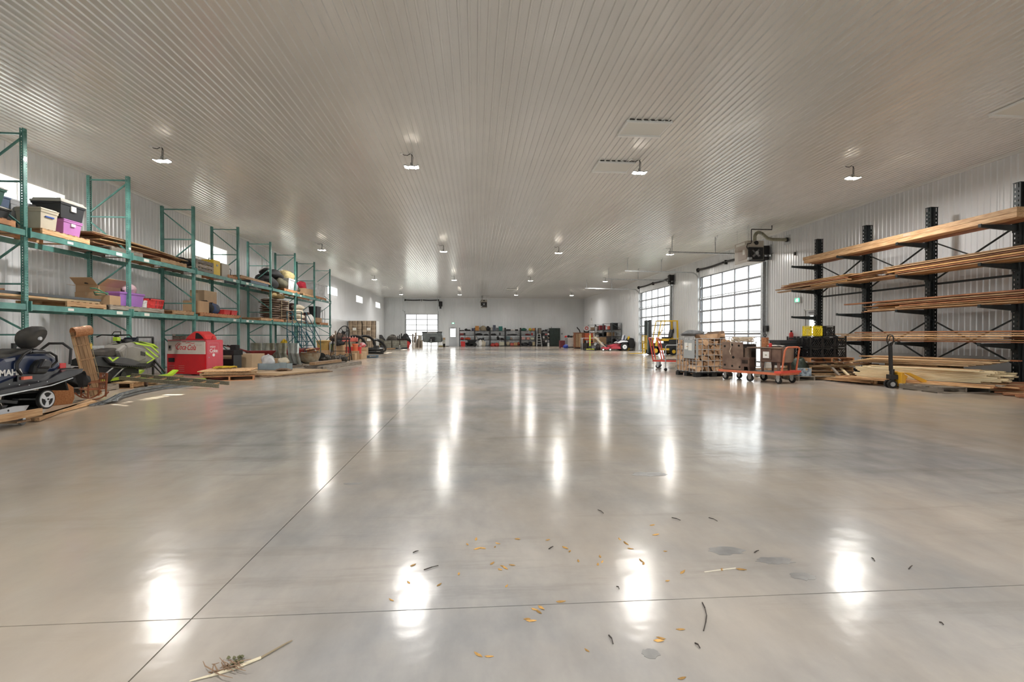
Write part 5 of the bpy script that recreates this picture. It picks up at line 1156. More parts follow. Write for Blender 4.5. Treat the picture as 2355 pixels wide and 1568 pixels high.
solo('plywood_sheet', MB().box(-.45,-.4,0,.45,.4,.012), PLY, 'sheet of cardboard coloured board laid on the near pallet of the lime snowmobile','sheet',(-8.05,12.0,.124),R(8))
# dark frame behind the sled
t_ = thing('steel_stand','black square steel frame standing behind the lime snowmobile','frame',(-8.42,13.35,.0),0)
part('frame', MB().bar((0,-.3,.0),(0,-.3,1.13),.04).bar((0,.3,0),(0,.3,1.13),.04).bar((0,-.3,1.13),(0,.3,1.13),.04).bar((0,-.3,.7),(0,.3,.7),.03), BLK, t_)
# orange chainsaw-like tool, black chair behind toboggan
t_ = thing('chainsaw','small orange chainsaw on the lime snowmobile tunnel','chainsaw',(-8.2,11.08,.87),R(70)); part('body', MB().box(-.12,-.09,0,.1,.09,.15), C_YEL, t_, bev=.03); part('handle', MB().tube([(-.1,0,.13),(-.08,0,.22),(.06,0,.22),(.08,0,.13)],.014,6), BLK, t_); part('bar', MB().box(.1,-.008,.03,.38,.008,.09), GALV, t_)
t_ = thing('office_chair','black office chair half hidden behind the toboggan','chair',(-8.1,10.25,0),R(40))
part('base', MB().cyl((0,0,.05),(0,0,.45),.03,8), BLK, t_)
for k in range(5): part('foot', MB().bar((0,0,.1),(.28*math.cos(k*1.257),.28*math.sin(k*1.257),.05),.04), BLK, t_)
part('seat', MB().box(-.24,-.24,.45,.24,.24,.53), FAB, t_, bev=.03); part('backrest', MB().tube([(-.2,.24,.6),(-.22,.28,.9),(-.1,.3,1.02),(.1,.3,1.02),(.22,.28,.9),(.2,.24,.6)],.025,8), BLK, t_, smooth=True); part('armrest', MB().tube([(-.26,-.2,.5),(-.28,-.15,.75),(-.28,.1,.75),(-.26,.2,.5)],.02,8), BLK, t_)
# ================================================================ TOBOGGAN, ROCKING CHAIR, PANEL
tb = thing('toboggan','wooden toboggan standing upright with a curled front at the top','toboggan',(-7.36,10.17,0),0,rot=(R(0),R(-9),R(0)))
tb.rotation_euler = Euler((R(10), R(-3), R(-24))); tb.scale = (1,.8,1)
TW = wood('varnished_slat',(.40,.25,.13),(.24,.13,.06),stretch=(14,14,1.2)); CURL = wood('varnished_curl',(.50,.24,.11),(.33,.13,.05),stretch=(2,14,14))
for k in range(4): part('slat', MB().box(-.006,-.17+k*.087,.0,.006,-.17+k*.087+.08,1.27), TW, tb)
for z in (.12,.42,.72,1.0,1.2): part('crossbar', MB().box(-.03,-.175,z,-.006,.175,z+.025) if False else MB().box(.006,-.175,z,.03,.175,z+.025), TW, tb)
m = MB(); rad = .095; arc = [(-rad+rad*math.cos(a)+0, 1.27+rad*math.sin(a)) for a in [R(q) for q in range(0,300,20)]]; arc = [(-p[0], p[1]) for p in arc]
ins = [(rad+(p[0]-rad)*.88, 1.27+(p[1]-1.27)*.88) for p in arc]; n = len(arc)
for i in range(n-1):
    q = [arc[i],arc[i+1],ins[i+1],ins[i]]; m.add([(a,-.18,b) for a,b in q]+[(a,.18,b) for a,b in q],[(0,1,5,4),(2,3,7,6),(0,3,2,1),(4,5,6,7)])
part('curled_front', m, CURL, tb); part('side_rope', MB().tube([(.035,.17,.1),(.045,.175,.5),(.04,.17,1.15)],.006,5).tube([(.035,-.17,.1),(.045,-.175,.5),(.04,-.17,1.15)],.006,5), M('tan_strap'), tb)
rc = thing('rocking_chair','small reddish wooden child rocking chair','chair',(-6.98,9.62,0),R(-125))
CH = M('cherry_wood',(.30,.09,.035),.4,var=.3,scale=5)
for s in (-1,1):
    rk = [(.02+.24*math.sin(a)*1.0, s*.15, .30-.28*math.cos(a)) for a in [R(q) for q in range(-55,60,10)]]
    part('rocker', MB().tube([(p[0],p[1],p[2]) for p in rk],.013,6), CH, rc)
    part('leg', MB().bar((.13,s*.15,.05),(.12,s*.15,.32),.022), CH, rc); part('leg', MB().bar((-.13,s*.15,.05),(-.16,s*.15,.48),.022), CH, rc); part('armrest', MB().bar((-.15,s*.15,.33),(.15,s*.16,.32),.03,.015), CH, rc)
part('seat', MB().box(-.14,-.16,.19,.16,.16,.205), CH, rc)
for z in (.28,.38,.47): part('back_slat', MB().bar((-.15,-.15,z),(-.15,.15,z),.018,.03), CH, rc)
for s in (-.08,0,.08): part('spindle', MB().bar((-.145,s,.2),(-.16,s,.47),.014), CH, rc)
part('stretcher', MB().bar((.12,-.15,.12),(.12,.15,.12),.016), CH, rc)
t_ = thing('leaning_tabletop','octagonal orange wood panel leaning behind the dolly','panel',(-7.0,8.92,0),R(60)); part('panel', MB().prism([(-.16,0),(.16,0),(.2,.1),(.2,.28),(.12,.36),(-.12,.36),(-.2,.28),(-.2,.1)],'Y',-.01,.01), wood('orange_panel',(.48,.20,.06),(.35,.12,.03)), t_, (0,0,0),(R(-10),0,0))
solo('rag', MB().blob((0,0,.1),(.2,.16,.3),8), FAB, 'dark cloth hanging over the rocking chair back', 'cloth', (-7.0,9.42,.26), 0, smooth=True)

# ================================================================ LADDER, LIME BOARD, GALVANISED STRIPS
ld_ = thing('wooden_ladder','weathered wooden ladder lying across the pallets toward the aisle','ladder',(0,0,0),0)
na, nb = G(275,869,.22), G(503,888,.06); fa, fb = G(303,862,.28), G(527,881,.12)
LG = wood('ladder_grey_wood',(.36,.34,.25),(.2,.19,.14))
for a, b in ((na,nb),(fa,fb)): part('rail', MB().bar(a,b,.035,.08), LG, ld_)
for k in range(7): q = .1+k*.135; part('rung', MB().bar(na.lerp(nb,q),fa.lerp(fb,q),.03,.03), PINE, ld_)
solo('lime_board', MB().box(-.9,-.14,0,.9,.14,.03), M('lime_board_paint',(.30,.55,.04),.5,var=.3,scale=5), 'lime green board on small casters under the wooden ladder','board',(G(385,885).x,G(385,885).y,.125),R(-12))
t_ = thing('caster_block','small rusty caster block under the lime green board','caster',(G(336,889).x,G(336,889).y,0),0); part('bracket', MB().box(-.03,-.03,.04,.03,.03,.125), M('rusty_brown_iron'), t_); part('wheel', MB().cyl((0,-.015,.03),(0,.015,.03),.03,12), RUB, t_)
for k in range(4):
    path = [G(u,v)+Vector((0,.07*k,0)) for u,v in ((212+10*k,934-k),(260,920),(310,907),(370,896),(441-12*k,888))]; m = MB(); secs = []
    for i,p in enumerate(path):
        d = (path[min(i+1,4)]-path[max(i-1,0)]).normalized(); nr = Vector((-d.y,d.x,0))*.045; z0 = .004+.018*k*math.sin(PI*i/4)+.03*(k//2); 
        secs.append([tuple(p-nr+Vector((0,0,z0))),tuple(p+nr+Vector((0,0,z0))),tuple(p+nr+Vector((0,0,z0+.028))),tuple(p+nr*.8+Vector((0,0,z0+.028))),tuple(p+nr*.8+Vector((0,0,z0+.006))),tuple(p-nr*.8+Vector((0,0,z0+.006))),tuple(p-nr*.8+Vector((0,0,z0+.028))),tuple(p-nr+Vector((0,0,z0+.028)))])
    m.loft(secs); solo('steel_track', m, M('dull_zinc',(.30,.32,.33),.5,.5,var=.4,scale=6), 'long bent galvanised channel in the bundle on the floor before the ladder', 'channel', (0,0,0),0,'bent galvanised channels')

# ================================================================ COLA COOLER
cc = thing('vending_cooler','red and white cola vending chest with script lettering','vending machine',(-7.86,15.12,.03),R(-18.7))
CR = M('cola_red',(.62,.012,.02),.35,var=.12,scale=3,coat=.3); CR2 = M('cola_faded_red',(.68,.07,.10),.4,var=.12,scale=2); CWH = M('cola_white',(.66,.60,.54),.4,var=.08)
part('cabinet', MB().box(-1.42,.02,0,0,.62,1.0), CR, cc, bev=.02); part('front_panel', MB().box(-1.42,-.0,.01,-.03,.02,.60), CR, cc)
part('white_panel', MB().box(-1.38,-.012,.60,-.02,.02,.97), CWH, cc); part('top_rail', MB().box(-1.34,-.02,.97,-.06,.25,1.0), M('worn_chrome',(.33,.31,.28),.4,.6), cc)
part('lid', MB().box(-1.40,.0,1.0,-.02,.62,1.02), CR2, cc)
part('side_door', MB().box(.0,.04,.18,.012,.5,.97), CR2, cc, bev=.004); part('side_frame', MB().box(.0,.02,0,.006,.62,1.0), CR2, cc)
part('door_lock', MB().cyl((.012,.1,.5),(.022,.1,.5),.014,10), GALV, cc)
part('coin_slot', MB().box(-1.34,-.02,.70,-1.24,-.01,.86), M('worn_chrome'), cc); part('coin_recess', MB().box(-1.325,-.024,.76,-1.265,-.019,.84), BLK, cc)
part('vend_opening', MB().box(-1.36,-.012,.36,-1.14,.001,.48), BLK, cc)
for c_ in range(2):
    for k in range(4): part('louver', MB().box(-1.34+c_*.36,-.008,.08+k*.055,-1.14+c_*.36,.001,.095+k*.055), M('louver_pink',(.55,.16,.14),.4), cc)
text('Coca', .23, CR, cc, (-1.07,-.014,.73), (R(90),0,0), shear=.42, ext=.002, sx=.74, bold=.001); text('-', .2, CR, cc, (-.72,-.014,.745), (R(90),0,0), shear=.3, ext=.002, sx=.7); text('Cola', .23, CR, cc, (-.67,-.014,.72), (R(90),0,0), shear=.42, ext=.002, sx=.74, bold=.001)
part('script_flourish', MB().tube([(-1.05,-.016,.74),(-1.08,-.016,.86),(-.98,-.016,.93),(-.86,-.016,.90)],.007,5).tube([(-.70,-.016,.92),(-.6,-.016,.945),(-.45,-.016,.91),(-.38,-.016,.93)],.007,5), CR, cc)
text('DRINK', .055, CR, cc, (-.86,-.014,.945-.0), (R(90),0,0), ext=.002, sx=1); text('ice cold', .06, M('faded_print',(.45,.36,.32),.6), cc, (-.32,-.014,.85), (R(90),0,0), shear=.3, ext=.001)
LW = M('lettering_white',(.85,.80,.80),.5)
text('enjoy', .10, LW, cc, (.014,.14,.79), (R(90),0,R(90)), ext=.002, sx=.9); text('Coke', .15, LW, cc, (.014,.13,.65), (R(90),0,R(90)), ext=.002, sx=.85, bold=.003); part('round_logo', MB().cyl((.012,.27,.57),(.016,.27,.57),.045,18), LW, cc)
part('print_frame', MB().box(.012,.1,.62,.015,.44,.63).box(.012,.1,.92,.015,.44,.93).box(.012,.1,.62,.015,.11,.93).box(.012,.43,.62,.015,.44,.93), M('faded_outline',(.75,.25,.27),.5), cc)
def onc(x,y,z): c,s = math.cos(R(-18.7)), math.sin(R(-18.7)); return (-7.86+x*c-y*s, 15.12+x*s+y*c, .03+z)
t_ = thing('wooden_tray','open wooden tray box with gear on the left end of the cola chest','box',onc(-1.0,.3,1.022),R(-14))
part('side', MB().box(-.32,-.2,0,.32,-.18,.12), GREYW, t_); part('side', MB().box(-.32,.18,0,.32,.2,.16), GREYW, t_); part('end', MB().box(-.32,-.2,0,-.3,.2,.17), GREYW, t_); part('bottom', MB().box(-.32,-.2,0,.32,.2,.012), GREYW, t_)
t_ = thing('red_cover','red plastic shroud with a black opening on top of the cola chest','cover',onc(-.45,.3,1.022),R(-18)); part('shell', MB().prism([(-.42,0),(.38,0),(.3,.14),(.1,.25),(-.08,.25),(-.3,.12)],'Y',-.2,.2), C_RED, t_, bev=.03); part('opening', MB().prism([(-.02,.03),(.28,.03),(.2,.12),(.08,.2),(-.0,.2)],'Y',-.212,-.2), BLK, t_)
solo('rusty_clamp', MB().bar((0,0,0),(.05,.0,.12),.03).bar((-.08,0,.02),(.1,0,.02),.03), C_RED, 'small red lever at the right end of the cola chest top','lever',onc(-.1,.3,1.022),0)
t_ = thing('propane_tank','small white tank behind the left top of the cola chest','tank',(-8.42,16.6,0)); part('tank', MB().lathe([(.15,.02),(.17,.1),(.17,1.0),(.1,1.1),(.0001,1.12)],n=16), C_WHITE, t_, smooth=True); part('valve', MB().cyl((0,0,1.1),(0,0,1.18),.03,8), GALV, t_)
t_ = thing('black_bench','black bench seat behind the carton right of the cola chest','bench',(-8.1,16.65,0),R(-10)); part('seat', MB().box(-.5,-.2,.55,.5,.25,.72), FAB, t_, bev=.02); part('backrest', MB().box(.28,-.1,.7,.5,.1,.88), FAB, t_, bev=.03); part('leg', MB().box(-.48,-.2,0,-.42,.2,.55), BLK, t_); part('leg', MB().box(.42,-.2,0,.48,.2,.55), BLK, t_); part('lower_panel', MB().box(-.42,-.05,.0,.42,.1,.42), BLK, t_)
carton('large plain cardboard box right of the cola chest', (-7.95,17.55,.0), 1.2,.75,.56, R(-8), CARDL)
carton('small cardboard box behind the large plain box', (-7.2,18.3,0), .4,.4,.36, R(20))

# ================================================================ LEFT FLOOR: sheets, bench, panels
pallet('reddish pallet carrying wooden sheets right of the cola chest', (-6.6,13.95,0), R(22), 1.15, 1.25, 'red')
for k in range(5): solo('plywood_sheet', MB().box(-.68+.02*k,-.62,0,.6,.6,.022), PLY if k%2 else PINE, 'wooden sheet stacked on the reddish pallet by the cola chest','sheet',(-6.65+rnd.uniform(-.05,.05),14.0+rnd.uniform(-.05,.05),.125+.028*k),R(20+rnd.uniform(-8,10)),'sheets by the cola chest')
solo('yellow_strap', MB().tube([(.3*math.cos(q*.9)*(1-.01*q),.2*math.sin(q*1.3),.02+.004*(q%9)) for q in range(50)],.014,5), M('yellow_strap',(.55,.38,.03),.7,var=.3), 'tangled yellow strap on the wooden sheets', 'strap', (-6.9,14.25,.27), R(10), smooth=True)
for k in range(3): solo('plywood_sheet', MB().box(-.62,-1.22+.1*k,0,.62,1.22-.12*k,.02), [DEBR,PLY,CARDL][k], ['dark brown bottom','tan middle','pale top'][k]+' sheet of three lying flat before the blue grey trough','sheet',(-5.75,15.75+.1*k,.004+.026*k),R(-28+4*k),'flat sheets on the floor')
t_ = thing('blue_bench','pale blue grey wooden trough on the flat sheets','trough',(-6.35,16.3,.09),R(-14)); BG = M('blue_grey_paint',(.30,.38,.42),.6,var=.2,scale=5)
part('side', MB().box(-.5,-.16,0,.5,-.13,.2), BG, t_); part('side', MB().box(-.5,.13,0,.5,.16,.2), BG, t_); part('end', MB().box(.47,-.16,0,.5,.16,.2), BG, t_); part('end', MB().box(-.5,-.16,0,-.47,.16,.2), BG, t_); part('bottom', MB().box(-.5,-.16,.0,.5,.16,.02), BG, t_); part('corner_post', MB().box(.28,-.2,0,.5,-.16,.24), BG, t_)
bag('crumpled white plastic bag on the blue grey trough', (-6.6,16.35,.25), (.4,.3,.36), PLAST, 101, name='plastic_bag')
bag('pale crumpled paper at the right of the white bag', (-6.2,16.6,.25), (.36,.3,.24), M('cream_paper'), 102, name='crumpled_paper', cat='paper')
solo('wood_chips_heap', MB().blob((0,0,.02),(.5,.3,.08),5), DEBR, 'small heap of brown wood scraps in front of the blue grey trough','scraps',(-5.95,15.9,.09),0)
# galvanised curved panels
CP = M('weathered_panel',(.40,.42,.36),.42,.45,var=.55,scale=3.2,col2=(.20,.19,.13)); 
for k in range(4):
    x0, y0 = -8.45+k*.52, 19.55-k*.17; m = MB(); n = 10; pts = []
    for i in range(n+1):
        q = i/n; pts.append((q*.5, .06*math.sin(q*PI*4)*.35+.1*(q-.5)**2*4*(.5), 0))
    vs = [(p[0],p[1],0) for p in pts]+[(p[0]-.04,p[1]-.10,.42) for p in pts]+[(p[0]-.06,p[1]-.05,.80) for p in pts]; c_ = n+1
    m.add(vs,[(i,i+1,c_+i+1,c_+i) for i in range(n)]+[(c_+i,c_+i+1,2*c_+i+1,2*c_+i) for i in range(n)])
    t_ = thing('curved_sheeting','%s galvanised curved steel panel standing in the row behind the white bag' % ('leftmost','second','third','rightmost bright')[k],'panel',(x0,y0,.10),R(-14-3*k),'curved galvanised panels')
    o = part('panel', m, CP if k < 3 else M('bright_zinc',(.62,.68,.66),.3,.7,var=.3,scale=6), t_); so = o.modifiers.new('s','SOLIDIFY'); so.thickness = .02
    part('rib', MB().bar((.0,-.02,.0),(-.05,-.06,.8),.03), GALV, t_); part('rib', MB().bar((.25,-.03,0),(.2,-.12,.42),.02), GALV, t_)
t_ = pallet('grey pallet under the curved galvanised panels', (-7.5,19.1,-.0), R(-16), 1.9, .8, 'grey')
board('black steel bar lying in front of the galvanised panels', (-7.6,18.45,.16),(-6.3,18.0,.16),.07,.05,BLK,None,name='steel_bar',cat='bar')
for k in range(3): board('grey weathered plank under the front of the galvanised panels', (-7.2+.2*k,17.9,.02),(-5.9+.1*k,18.6-.15*k,.02),.2,.03,GREYW,'grey planks before the panels')
# half-round tub
tu = thing('metal_tub','rust stained half round metal tub full of wood scraps','tub',(-7.0,21.6,0),0)
TU = M('tub_metal',(.50,.50,.42),.4,.5,var=.5,scale=4,col2=(.28,.20,.13))
part('bowl', MB().lathe([(.18,.0),(.34,.12),(.42,.3),(.45,.45),(.46,.46),(.43,.45),(.38,.3)],n=24), TU, tu, smooth=True); part('rim', MB().torus((0,0,.455),.455,.014,'Z',28,6), RUST, tu)
for k in range(14):
    a = rnd.uniform(0,6.28); r = rnd.uniform(.05,.3); L_ = rnd.uniform(.2,.55)
    o = solo('wood_scrap', MB().box(-.035,-L_/2,0,.035,L_/2,.03), [PINE,RED,GREYW][k%3], 'wood scrap heaped in the metal tub', 'scrap', (-7.0+r*math.cos(a),21.6+r*math.sin(a),.38+rnd.uniform(0,.22)), 0, 'scraps in the metal tub'); o.rotation_euler = (rnd.uniform(-.5,.5),rnd.uniform(-.4,.4),rnd.uniform(0,3))
# timbers in the aisle
for k,(a,b,w_,h_) in enumerate([((-5.35,17.5,0),(-4.75,20.9,0),.15,.12),((-5.15,17.45,0),(-4.95,19.7,0),.14,.1),((-5.85,17.9,.0),(-5.3,20.6,0),.2,.12),((-6.1,18.4,0),(-5.5,21.2,0),.18,.1),((-5.75,18.0,.13),(-5.4,20.2,.13),.2,.1)]):
    a = Vector(a)+Vector((0,0,h_/2)); b = Vector(b)+Vector((0,0,h_/2)); board(['pale grey post nearest the aisle, lying on the floor','short pale post beside the nearest one','thick grey plank behind the pale posts','grey plank farthest from the aisle in the post bundle','orange ended plank on top of the post bundle'][k], a, b, w_, h_, [GREYW, GREYW, GREYW, GREYW, PINE][k], 'posts lying in the aisle', name='post', cat='post')
# wheelbarrows
def barrow(lab, loc, rz):
    t = thing('wheelbarrow', lab, 'wheelbarrow', loc, rz, 'red wheelbarrows')
    MRD = M('dull_red_paint',(.30,.04,.04),.5,var=.3)
    part('tray', MB().taper((.1,0,.38),(.55,.4),(.95,.65),.24), MRD, t, bev=.02)
    for s in (-1,1): part('handle', MB().bar((.55,s*.18,.30),(-.95,s*.28,.80),.035), MRD, t); part('grip', MB().cyl((-.95,s*.28,.80),(-1.07,s*.283,.84),.022,8), BLK, t); part('leg', MB().bar((-.15,s*.22,.5),(-.2,s*.25,0),.025), BLK, t)
    part('wheel', MB().lathe([(.1,-.04),(.19,-.04),(.2,0),(.19,.04),(.1,.04)],n=20), RUB, t, (.68,0,.2),(PI/2,0,0)); return t
barrow('red wheelbarrow behind the large plain cardboard box', (-8.0,18.9,0), R(40)); barrow('red wheelbarrow behind the left galvanised panels', (-7.75,21.2,0), R(35)); barrow('red wheelbarrow nearest the blue rolling stairs', (-7.6,22.9,0), R(30))
solo('yellow_object', MB().blob((0,0,.2),(.3,.3,.4),7), C_YEL, 'yellow pump housing behind the galvanised panels','pump',(-8.15,21.9,.6),0,smooth=True)
pallet('pallet under the yellow pump housing', (-8.2,21.9,.0),0,.9,.9,'grey'); carton('dark carton under the yellow pump housing',(-8.2,21.9,.125),.5,.5,.47)
# blue rolling staircase
rs = thing('rolling_staircase','teal blue rolling warehouse staircase with handrails','staircase',(-7.75,22.55,0),0)
BL = M('stair_blue',(.03,.16,.22),.45,.2,var=.3)
for s in (-.3,.3):
    part('stringer', MB().bar((s,0,1.33),(s,2.1,.1),.04,.07), BL, rs); part('handrail', MB().tube([(s,-.6,.0),(s,-.6,2.2),(s,0,2.2),(s,2.0,1.0),(s,2.05,.2)],.018,8), BL, rs); part('mid_rail', MB().bar((s,-.6,1.8),(s,0,1.8),.025).bar((s,0,1.8),(s,1.9,.75),.025), BL, rs); part('rear_leg', MB().bar((s,-.6,0),(s,-.6,1.33),.03).bar((s,0,0),(s,0,1.33),.03).bar((s,0,0),(s,-.6,1.33),.02), BL, rs); part('base_rail', MB().bar((s,-.6,.06),(s,2.1,.06),.035), BL, rs)
    part('rail_post', MB().bar((s,0,1.33),(s,0,2.2),.025).bar((s,.9,.8),(s,.9,1.65),.025), BL, rs)
part('platform', MB().box(-.3,-.6,1.32,.3,0,1.35), BL, rs)
for k in range(6): part('step', MB().box(-.3,.12+k*.32,1.10-k*.19,.3,.3+k*.32,1.125-k*.19), BL, rs)
part('back_rail', MB().bar((-.3,-.6,2.2),(.3,-.6,2.2),.025).bar((-.3,-.6,1.8),(.3,-.6,1.8),.025), BL, rs)

# ---- cluster between the staircase and the brown pallets
def K(u, v, z=0): return G(u, v, z)
t_ = tote('tapered ochre brown bin by the rolling staircase', (-7.55,25.4,.45), .55,.55,.5, M('ochre_card',(.50,.32,.10),.7,var=.2), M('ochre_light',(.62,.45,.22),.7)); carton('carton under the ochre bin', (-7.55,25.4,0),.6,.6,.45)
t_ = thing('old_television','grey boxed television with a dark green screen','television',(-7.0,25.6,.35),R(0)); part('case', MB().box(-.28,-.2,0,.28,.25,.5), C_GREY, t_, bev=.02); part('screen', MB().box(-.2,-.215,.08,.2,-.2,.42), M('green_screen',(.03,.07,.04),.3,col2=(.25,.3,.08),var=.3,scale=6), t_)
carton('carton under the boxed television', (-7.0,25.65,0), .6,.55,.35); carton('orange brown carton right of the television', (-6.45,26.0,.3), .4,.4,.42); carton('carton under the orange brown one', (-6.45,26.0,0), .5,.45,.3)
t_ = thing('crate_tray','red and pink soda crate on top of the orange brown carton','crate',(-6.4,26.0,.87),R(5)); part('tray', MB().box(-.36,-.25,0,.36,.25,.03).box(-.36,-.25,0,-.34,.25,.2).box(.34,-.25,0,.36,.25,.2).box(-.36,-.25,0,.36,-.23,.2).box(-.36,.23,0,.36,.25,.2), M('faded_crate_red',(.65,.16,.12),.6,var=.2), t_); 
for k in range(5): part('bottle', MB().lathe([(.04,0),(.04,.14),(.02,.2),(.018,.24)],n=10), M('pink_glass',(.75,.45,.42),.3), t_, (-.26+.13*k,0,.03))
bag('brown heap of scrap parts beside the soda crate', (-7.0,26.1,.87), (.9,.5,.5), M('scrap_brown',(.16,.10,.07),.7,.3,var=.6,scale=14), 111, name='scrap_heap', cat='scrap')
carton('carton holding up the brown scrap heap', (-7.0,26.3,.35), .7,.5,.5)
solo('wooden_stake', MB().box(-.03,-.03,0,.03,.03,1.4), GREYW, 'pale wooden stake standing right of the ochre bin','stake',(-6.55,23.8,0),0,rot=(0,R(1),0)); solo('steel_rod', MB().cyl((0,0,0),(0,0,1.6),.018,8), BLK, 'thin dark steel rod standing right of the pale stake','rod',(-6.25,24.7,0))
for k in range(9):
    bag('dark small machine part on the floor between the tub and the sawhorse', (-6.7+.22*(k%5),22.6+.35*(k//5)+.1*(k%2),.01), (.3,.28,.22+.06*(k%3)), M('grimy_metal',(.09,.08,.065),.55,.4,var=.6,scale=16,rand=.5), 120+k, name='machine_part', cat='machine part', group='machine parts near the sawhorse')
for k in range(4): board('short dark rod lying among the machine parts', (-6.8+.3*k,22.4,.05),(-6.5+.25*k,23.6,.30),.03,.03,BLK,'rods among the machine parts',name='metal_rod',cat='rod')
# sawhorse
sh = thing('sawhorse','black folding sawhorse at the aisle edge','sawhorse',(-6.3,23.9,0),R(4))
part('top_beam', MB().box(-.42,-.05,.98,.42,.05,1.05), BLK, sh)
for s in (-.36,.36):
    for y in (-.3,.3): part('leg', MB().bar((s,y*.1,1.0),(s+.08*(1 if s>0 else -1),y,0),.035), BLK, sh)
    part('leg_brace', MB().bar((s,-.17,.45),(s,.17,.45),.025), BLK, sh)
part('rail', MB().bar((-.38,-.17,.45),(.38,-.17,.45),.025), BLK, sh); part('foot_bar', MB().bar((.1,-.3,.03),(.46,-.3,.03),.04), BLK, sh)
# mesh chair back
mc = thing('mesh_seat','black framed oval mesh chair back with straps resting on the sawhorse','chair back',(-6.4,24.15,.85),0); mc.rotation_euler = (R(-8),R(17),R(0))
part('frame', MB().torus((0,0,.38),.27,.022,'Y',28,8,1.65), BLK, mc, smooth=True)
m = MB()
for k in range(-4,5):
    x = k*.055; h = .44*math.sqrt(max(0,1-(x/.27)**2)); m.cyl((x,0,.38-h),(x,0,.38+h),.004,4)
for k in range(-7,8):
    z = k*.058; wv_ = .27*math.sqrt(max(0,1-(z/.445)**2)); m.cyl((-wv_,0,.38+z),(wv_,0,.38+z),.004,4)
part('mesh', m, M('mesh_grey',(.14,.15,.15),.7), mc, kind='stuff')
part('strap', MB().bar((0,-.02,.0),(0,-.02,.55),.1,.03), BLK, mc); part('strap', MB().bar((0,-.02,.5),(-.2,-.02,.68),.05,.02), BLK, mc); part('strap', MB().bar((0,-.02,.5),(.2,-.02,.68),.05,.02), BLK, mc); part('strap', MB().bar((-.22,-.02,.2),(.22,-.02,.32),.03,.02), BLK, mc); part('buckle', MB().box(-.09,-.05,.42,.09,-.02,.56), BLK, mc)
solo('seat_cushion', MB().blob((0,0,.05),(.4,.3,.3),9), FAB, 'dark green black cushion below the mesh chair back','cushion',(-6.55,24.55,.75),0,smooth=True); carton('carton under the dark cushion', (-6.6,24.7,0), .5,.4,.72)
bucket('orange bucket with a black cap on the right of the sawhorse', (-5.95,25.2,.42), .15,.36, C_ORANGE, C_BLK); carton('box under the orange bucket', (-5.95,25.2,0), .4,.4,.42)
for k in range(3): tote(['left red fuel can below the mesh chair','middle red fuel can below the mesh chair','right red fuel can below the mesh chair'][k], (-6.55+.36*k,25.3,.28), .3,.25,.34, C_RED, None, name='fuel_can', cat='can'); 
carton('low carton under the red fuel cans', (-6.2,25.35,0), 1.1,.4,.28)
bag('round white and red helmet on the cartons right of the orange bucket', (-6.0,27.0,.55), (.32,.3,.3), M('helmet_white_red',(.8,.8,.8),.3,col2=(.6,.05,.06),var=.3,scale=5), 140, name='helmet', cat='helmet'); carton('carton under the helmet', (-6.0,27.0,0),.5,.5,.55)
for k,(x,y,w_,h_) in enumerate([(-6.05,24.6,.55,.32),(-5.8,25.9,.5,.36),(-6.4,26.6,.5,.3)]): carton(['yellowish carton by the right foot of the sawhorse','pale carton at the aisle edge behind the sawhorse','carton behind the pale one'][k],(x,y,.0),w_,.45,h_,R(10*k),CARDL if k==1 else CARD)
pallet('dark pallet right of the cartons at the aisle edge', (-5.75,27.2,0), R(5), 1.0,1.0,'blue')
# black drain tubes
for k,(x,y,r_,tl,sq) in enumerate([(-7.75,32.9,.6,62,1),(-7.3,33.9,.6,66,1),(-6.6,34.9,.5,50,1),(-7.3,33.4,.7,8,.8),(-6.9,33.8,.7,5,.8)]):
    o = solo('rubber_tube', MB().torus((0,0,0),r_,.085,'Z',32,8,sq), RUB, ['big black inner tube leaning at the left of the heap','big black inner tube leaning second in the heap','black inner tube with pale centre tilted at the right','black tube lying flat at the bottom of the heap','black tube lying second from the bottom'][k], 'inner tube', (x,y,[.62,.62,.5,.09,.26][k]), 0, 'black tubes', smooth=True); o.rotation_euler = (R([62,64,-52,2,3][k]),0,R([20,30,-40,0,20][k]))
solo('rubber_tube', MB().tube([(0,0,.07),(.6,-.3,.07),(1.2,-.6,.07)],.065,8), RUB, 'straight black tube end pointing toward the aisle', 'tube', (-7.1,33.1,0), 0, smooth=True)
# brown block pallets
BLKM = M('brown_block',(.36,.27,.19),.85,var=.3,scale=4,rand=.25,col2=(.24,.18,.13))
for s in range(2):
    x0 = -9.44+s*1.10
    t_ = thing('block_pallet', ['tall pallet of strapped brown blocks, left of the pair','tall pallet of strapped brown blocks, right of the pair with a white wrapped side'][s], 'block stack', (x0,40.4,0),0,'strapped block pallets')
    part('pallet_base', MB().box(-.52,-.5,0,.52,.5,.1), PINE, t_)
    bmsh = [MB().cb((0,0,0),(.33-.012*q,.98,.218)).mesh('block') for q in range(3)]
    for r_ in range(10):
        for c_ in range(3): part('block', bmsh[(r_+c_)%3], BLKM, t_, (-.345+c_*.345+rnd.uniform(-.006,.006), rnd.uniform(-.015,.015), .215+r_*.225))
    for x in (-.3,.1,.4): part('strap', MB().box(x-.012,-.515,.1,x+.012,-.508,2.34), M('cream_strap',(.70,.58,.40),.6), t_)
    for z in (.6,1.0,1.55,1.95): part('strap', MB().box(-.53,-.515,z,.53,-.508,z+.02), M('cream_strap'), t_)
    for z in (.75,1.6): part('label_sheet', MB().box(-.18,-.52,z,.1,-.515,z+.2), STK, t_)
    if s: part('white_wrap', MB().box(.53,-.5,.1,.56,.6,2.34), M('white_wrap',(.8,.8,.78),.35,var=.15), t_)
struct('trim_4', MB().box(XL+.024,33.0,.0,XL+.04,46.0,2.38), FLATW)
carton('low black box with a white mark at the foot of the right block pallet', (-7.3,38.6,0), .6,.5,.42, R(12), C_BLK, name='black_box')
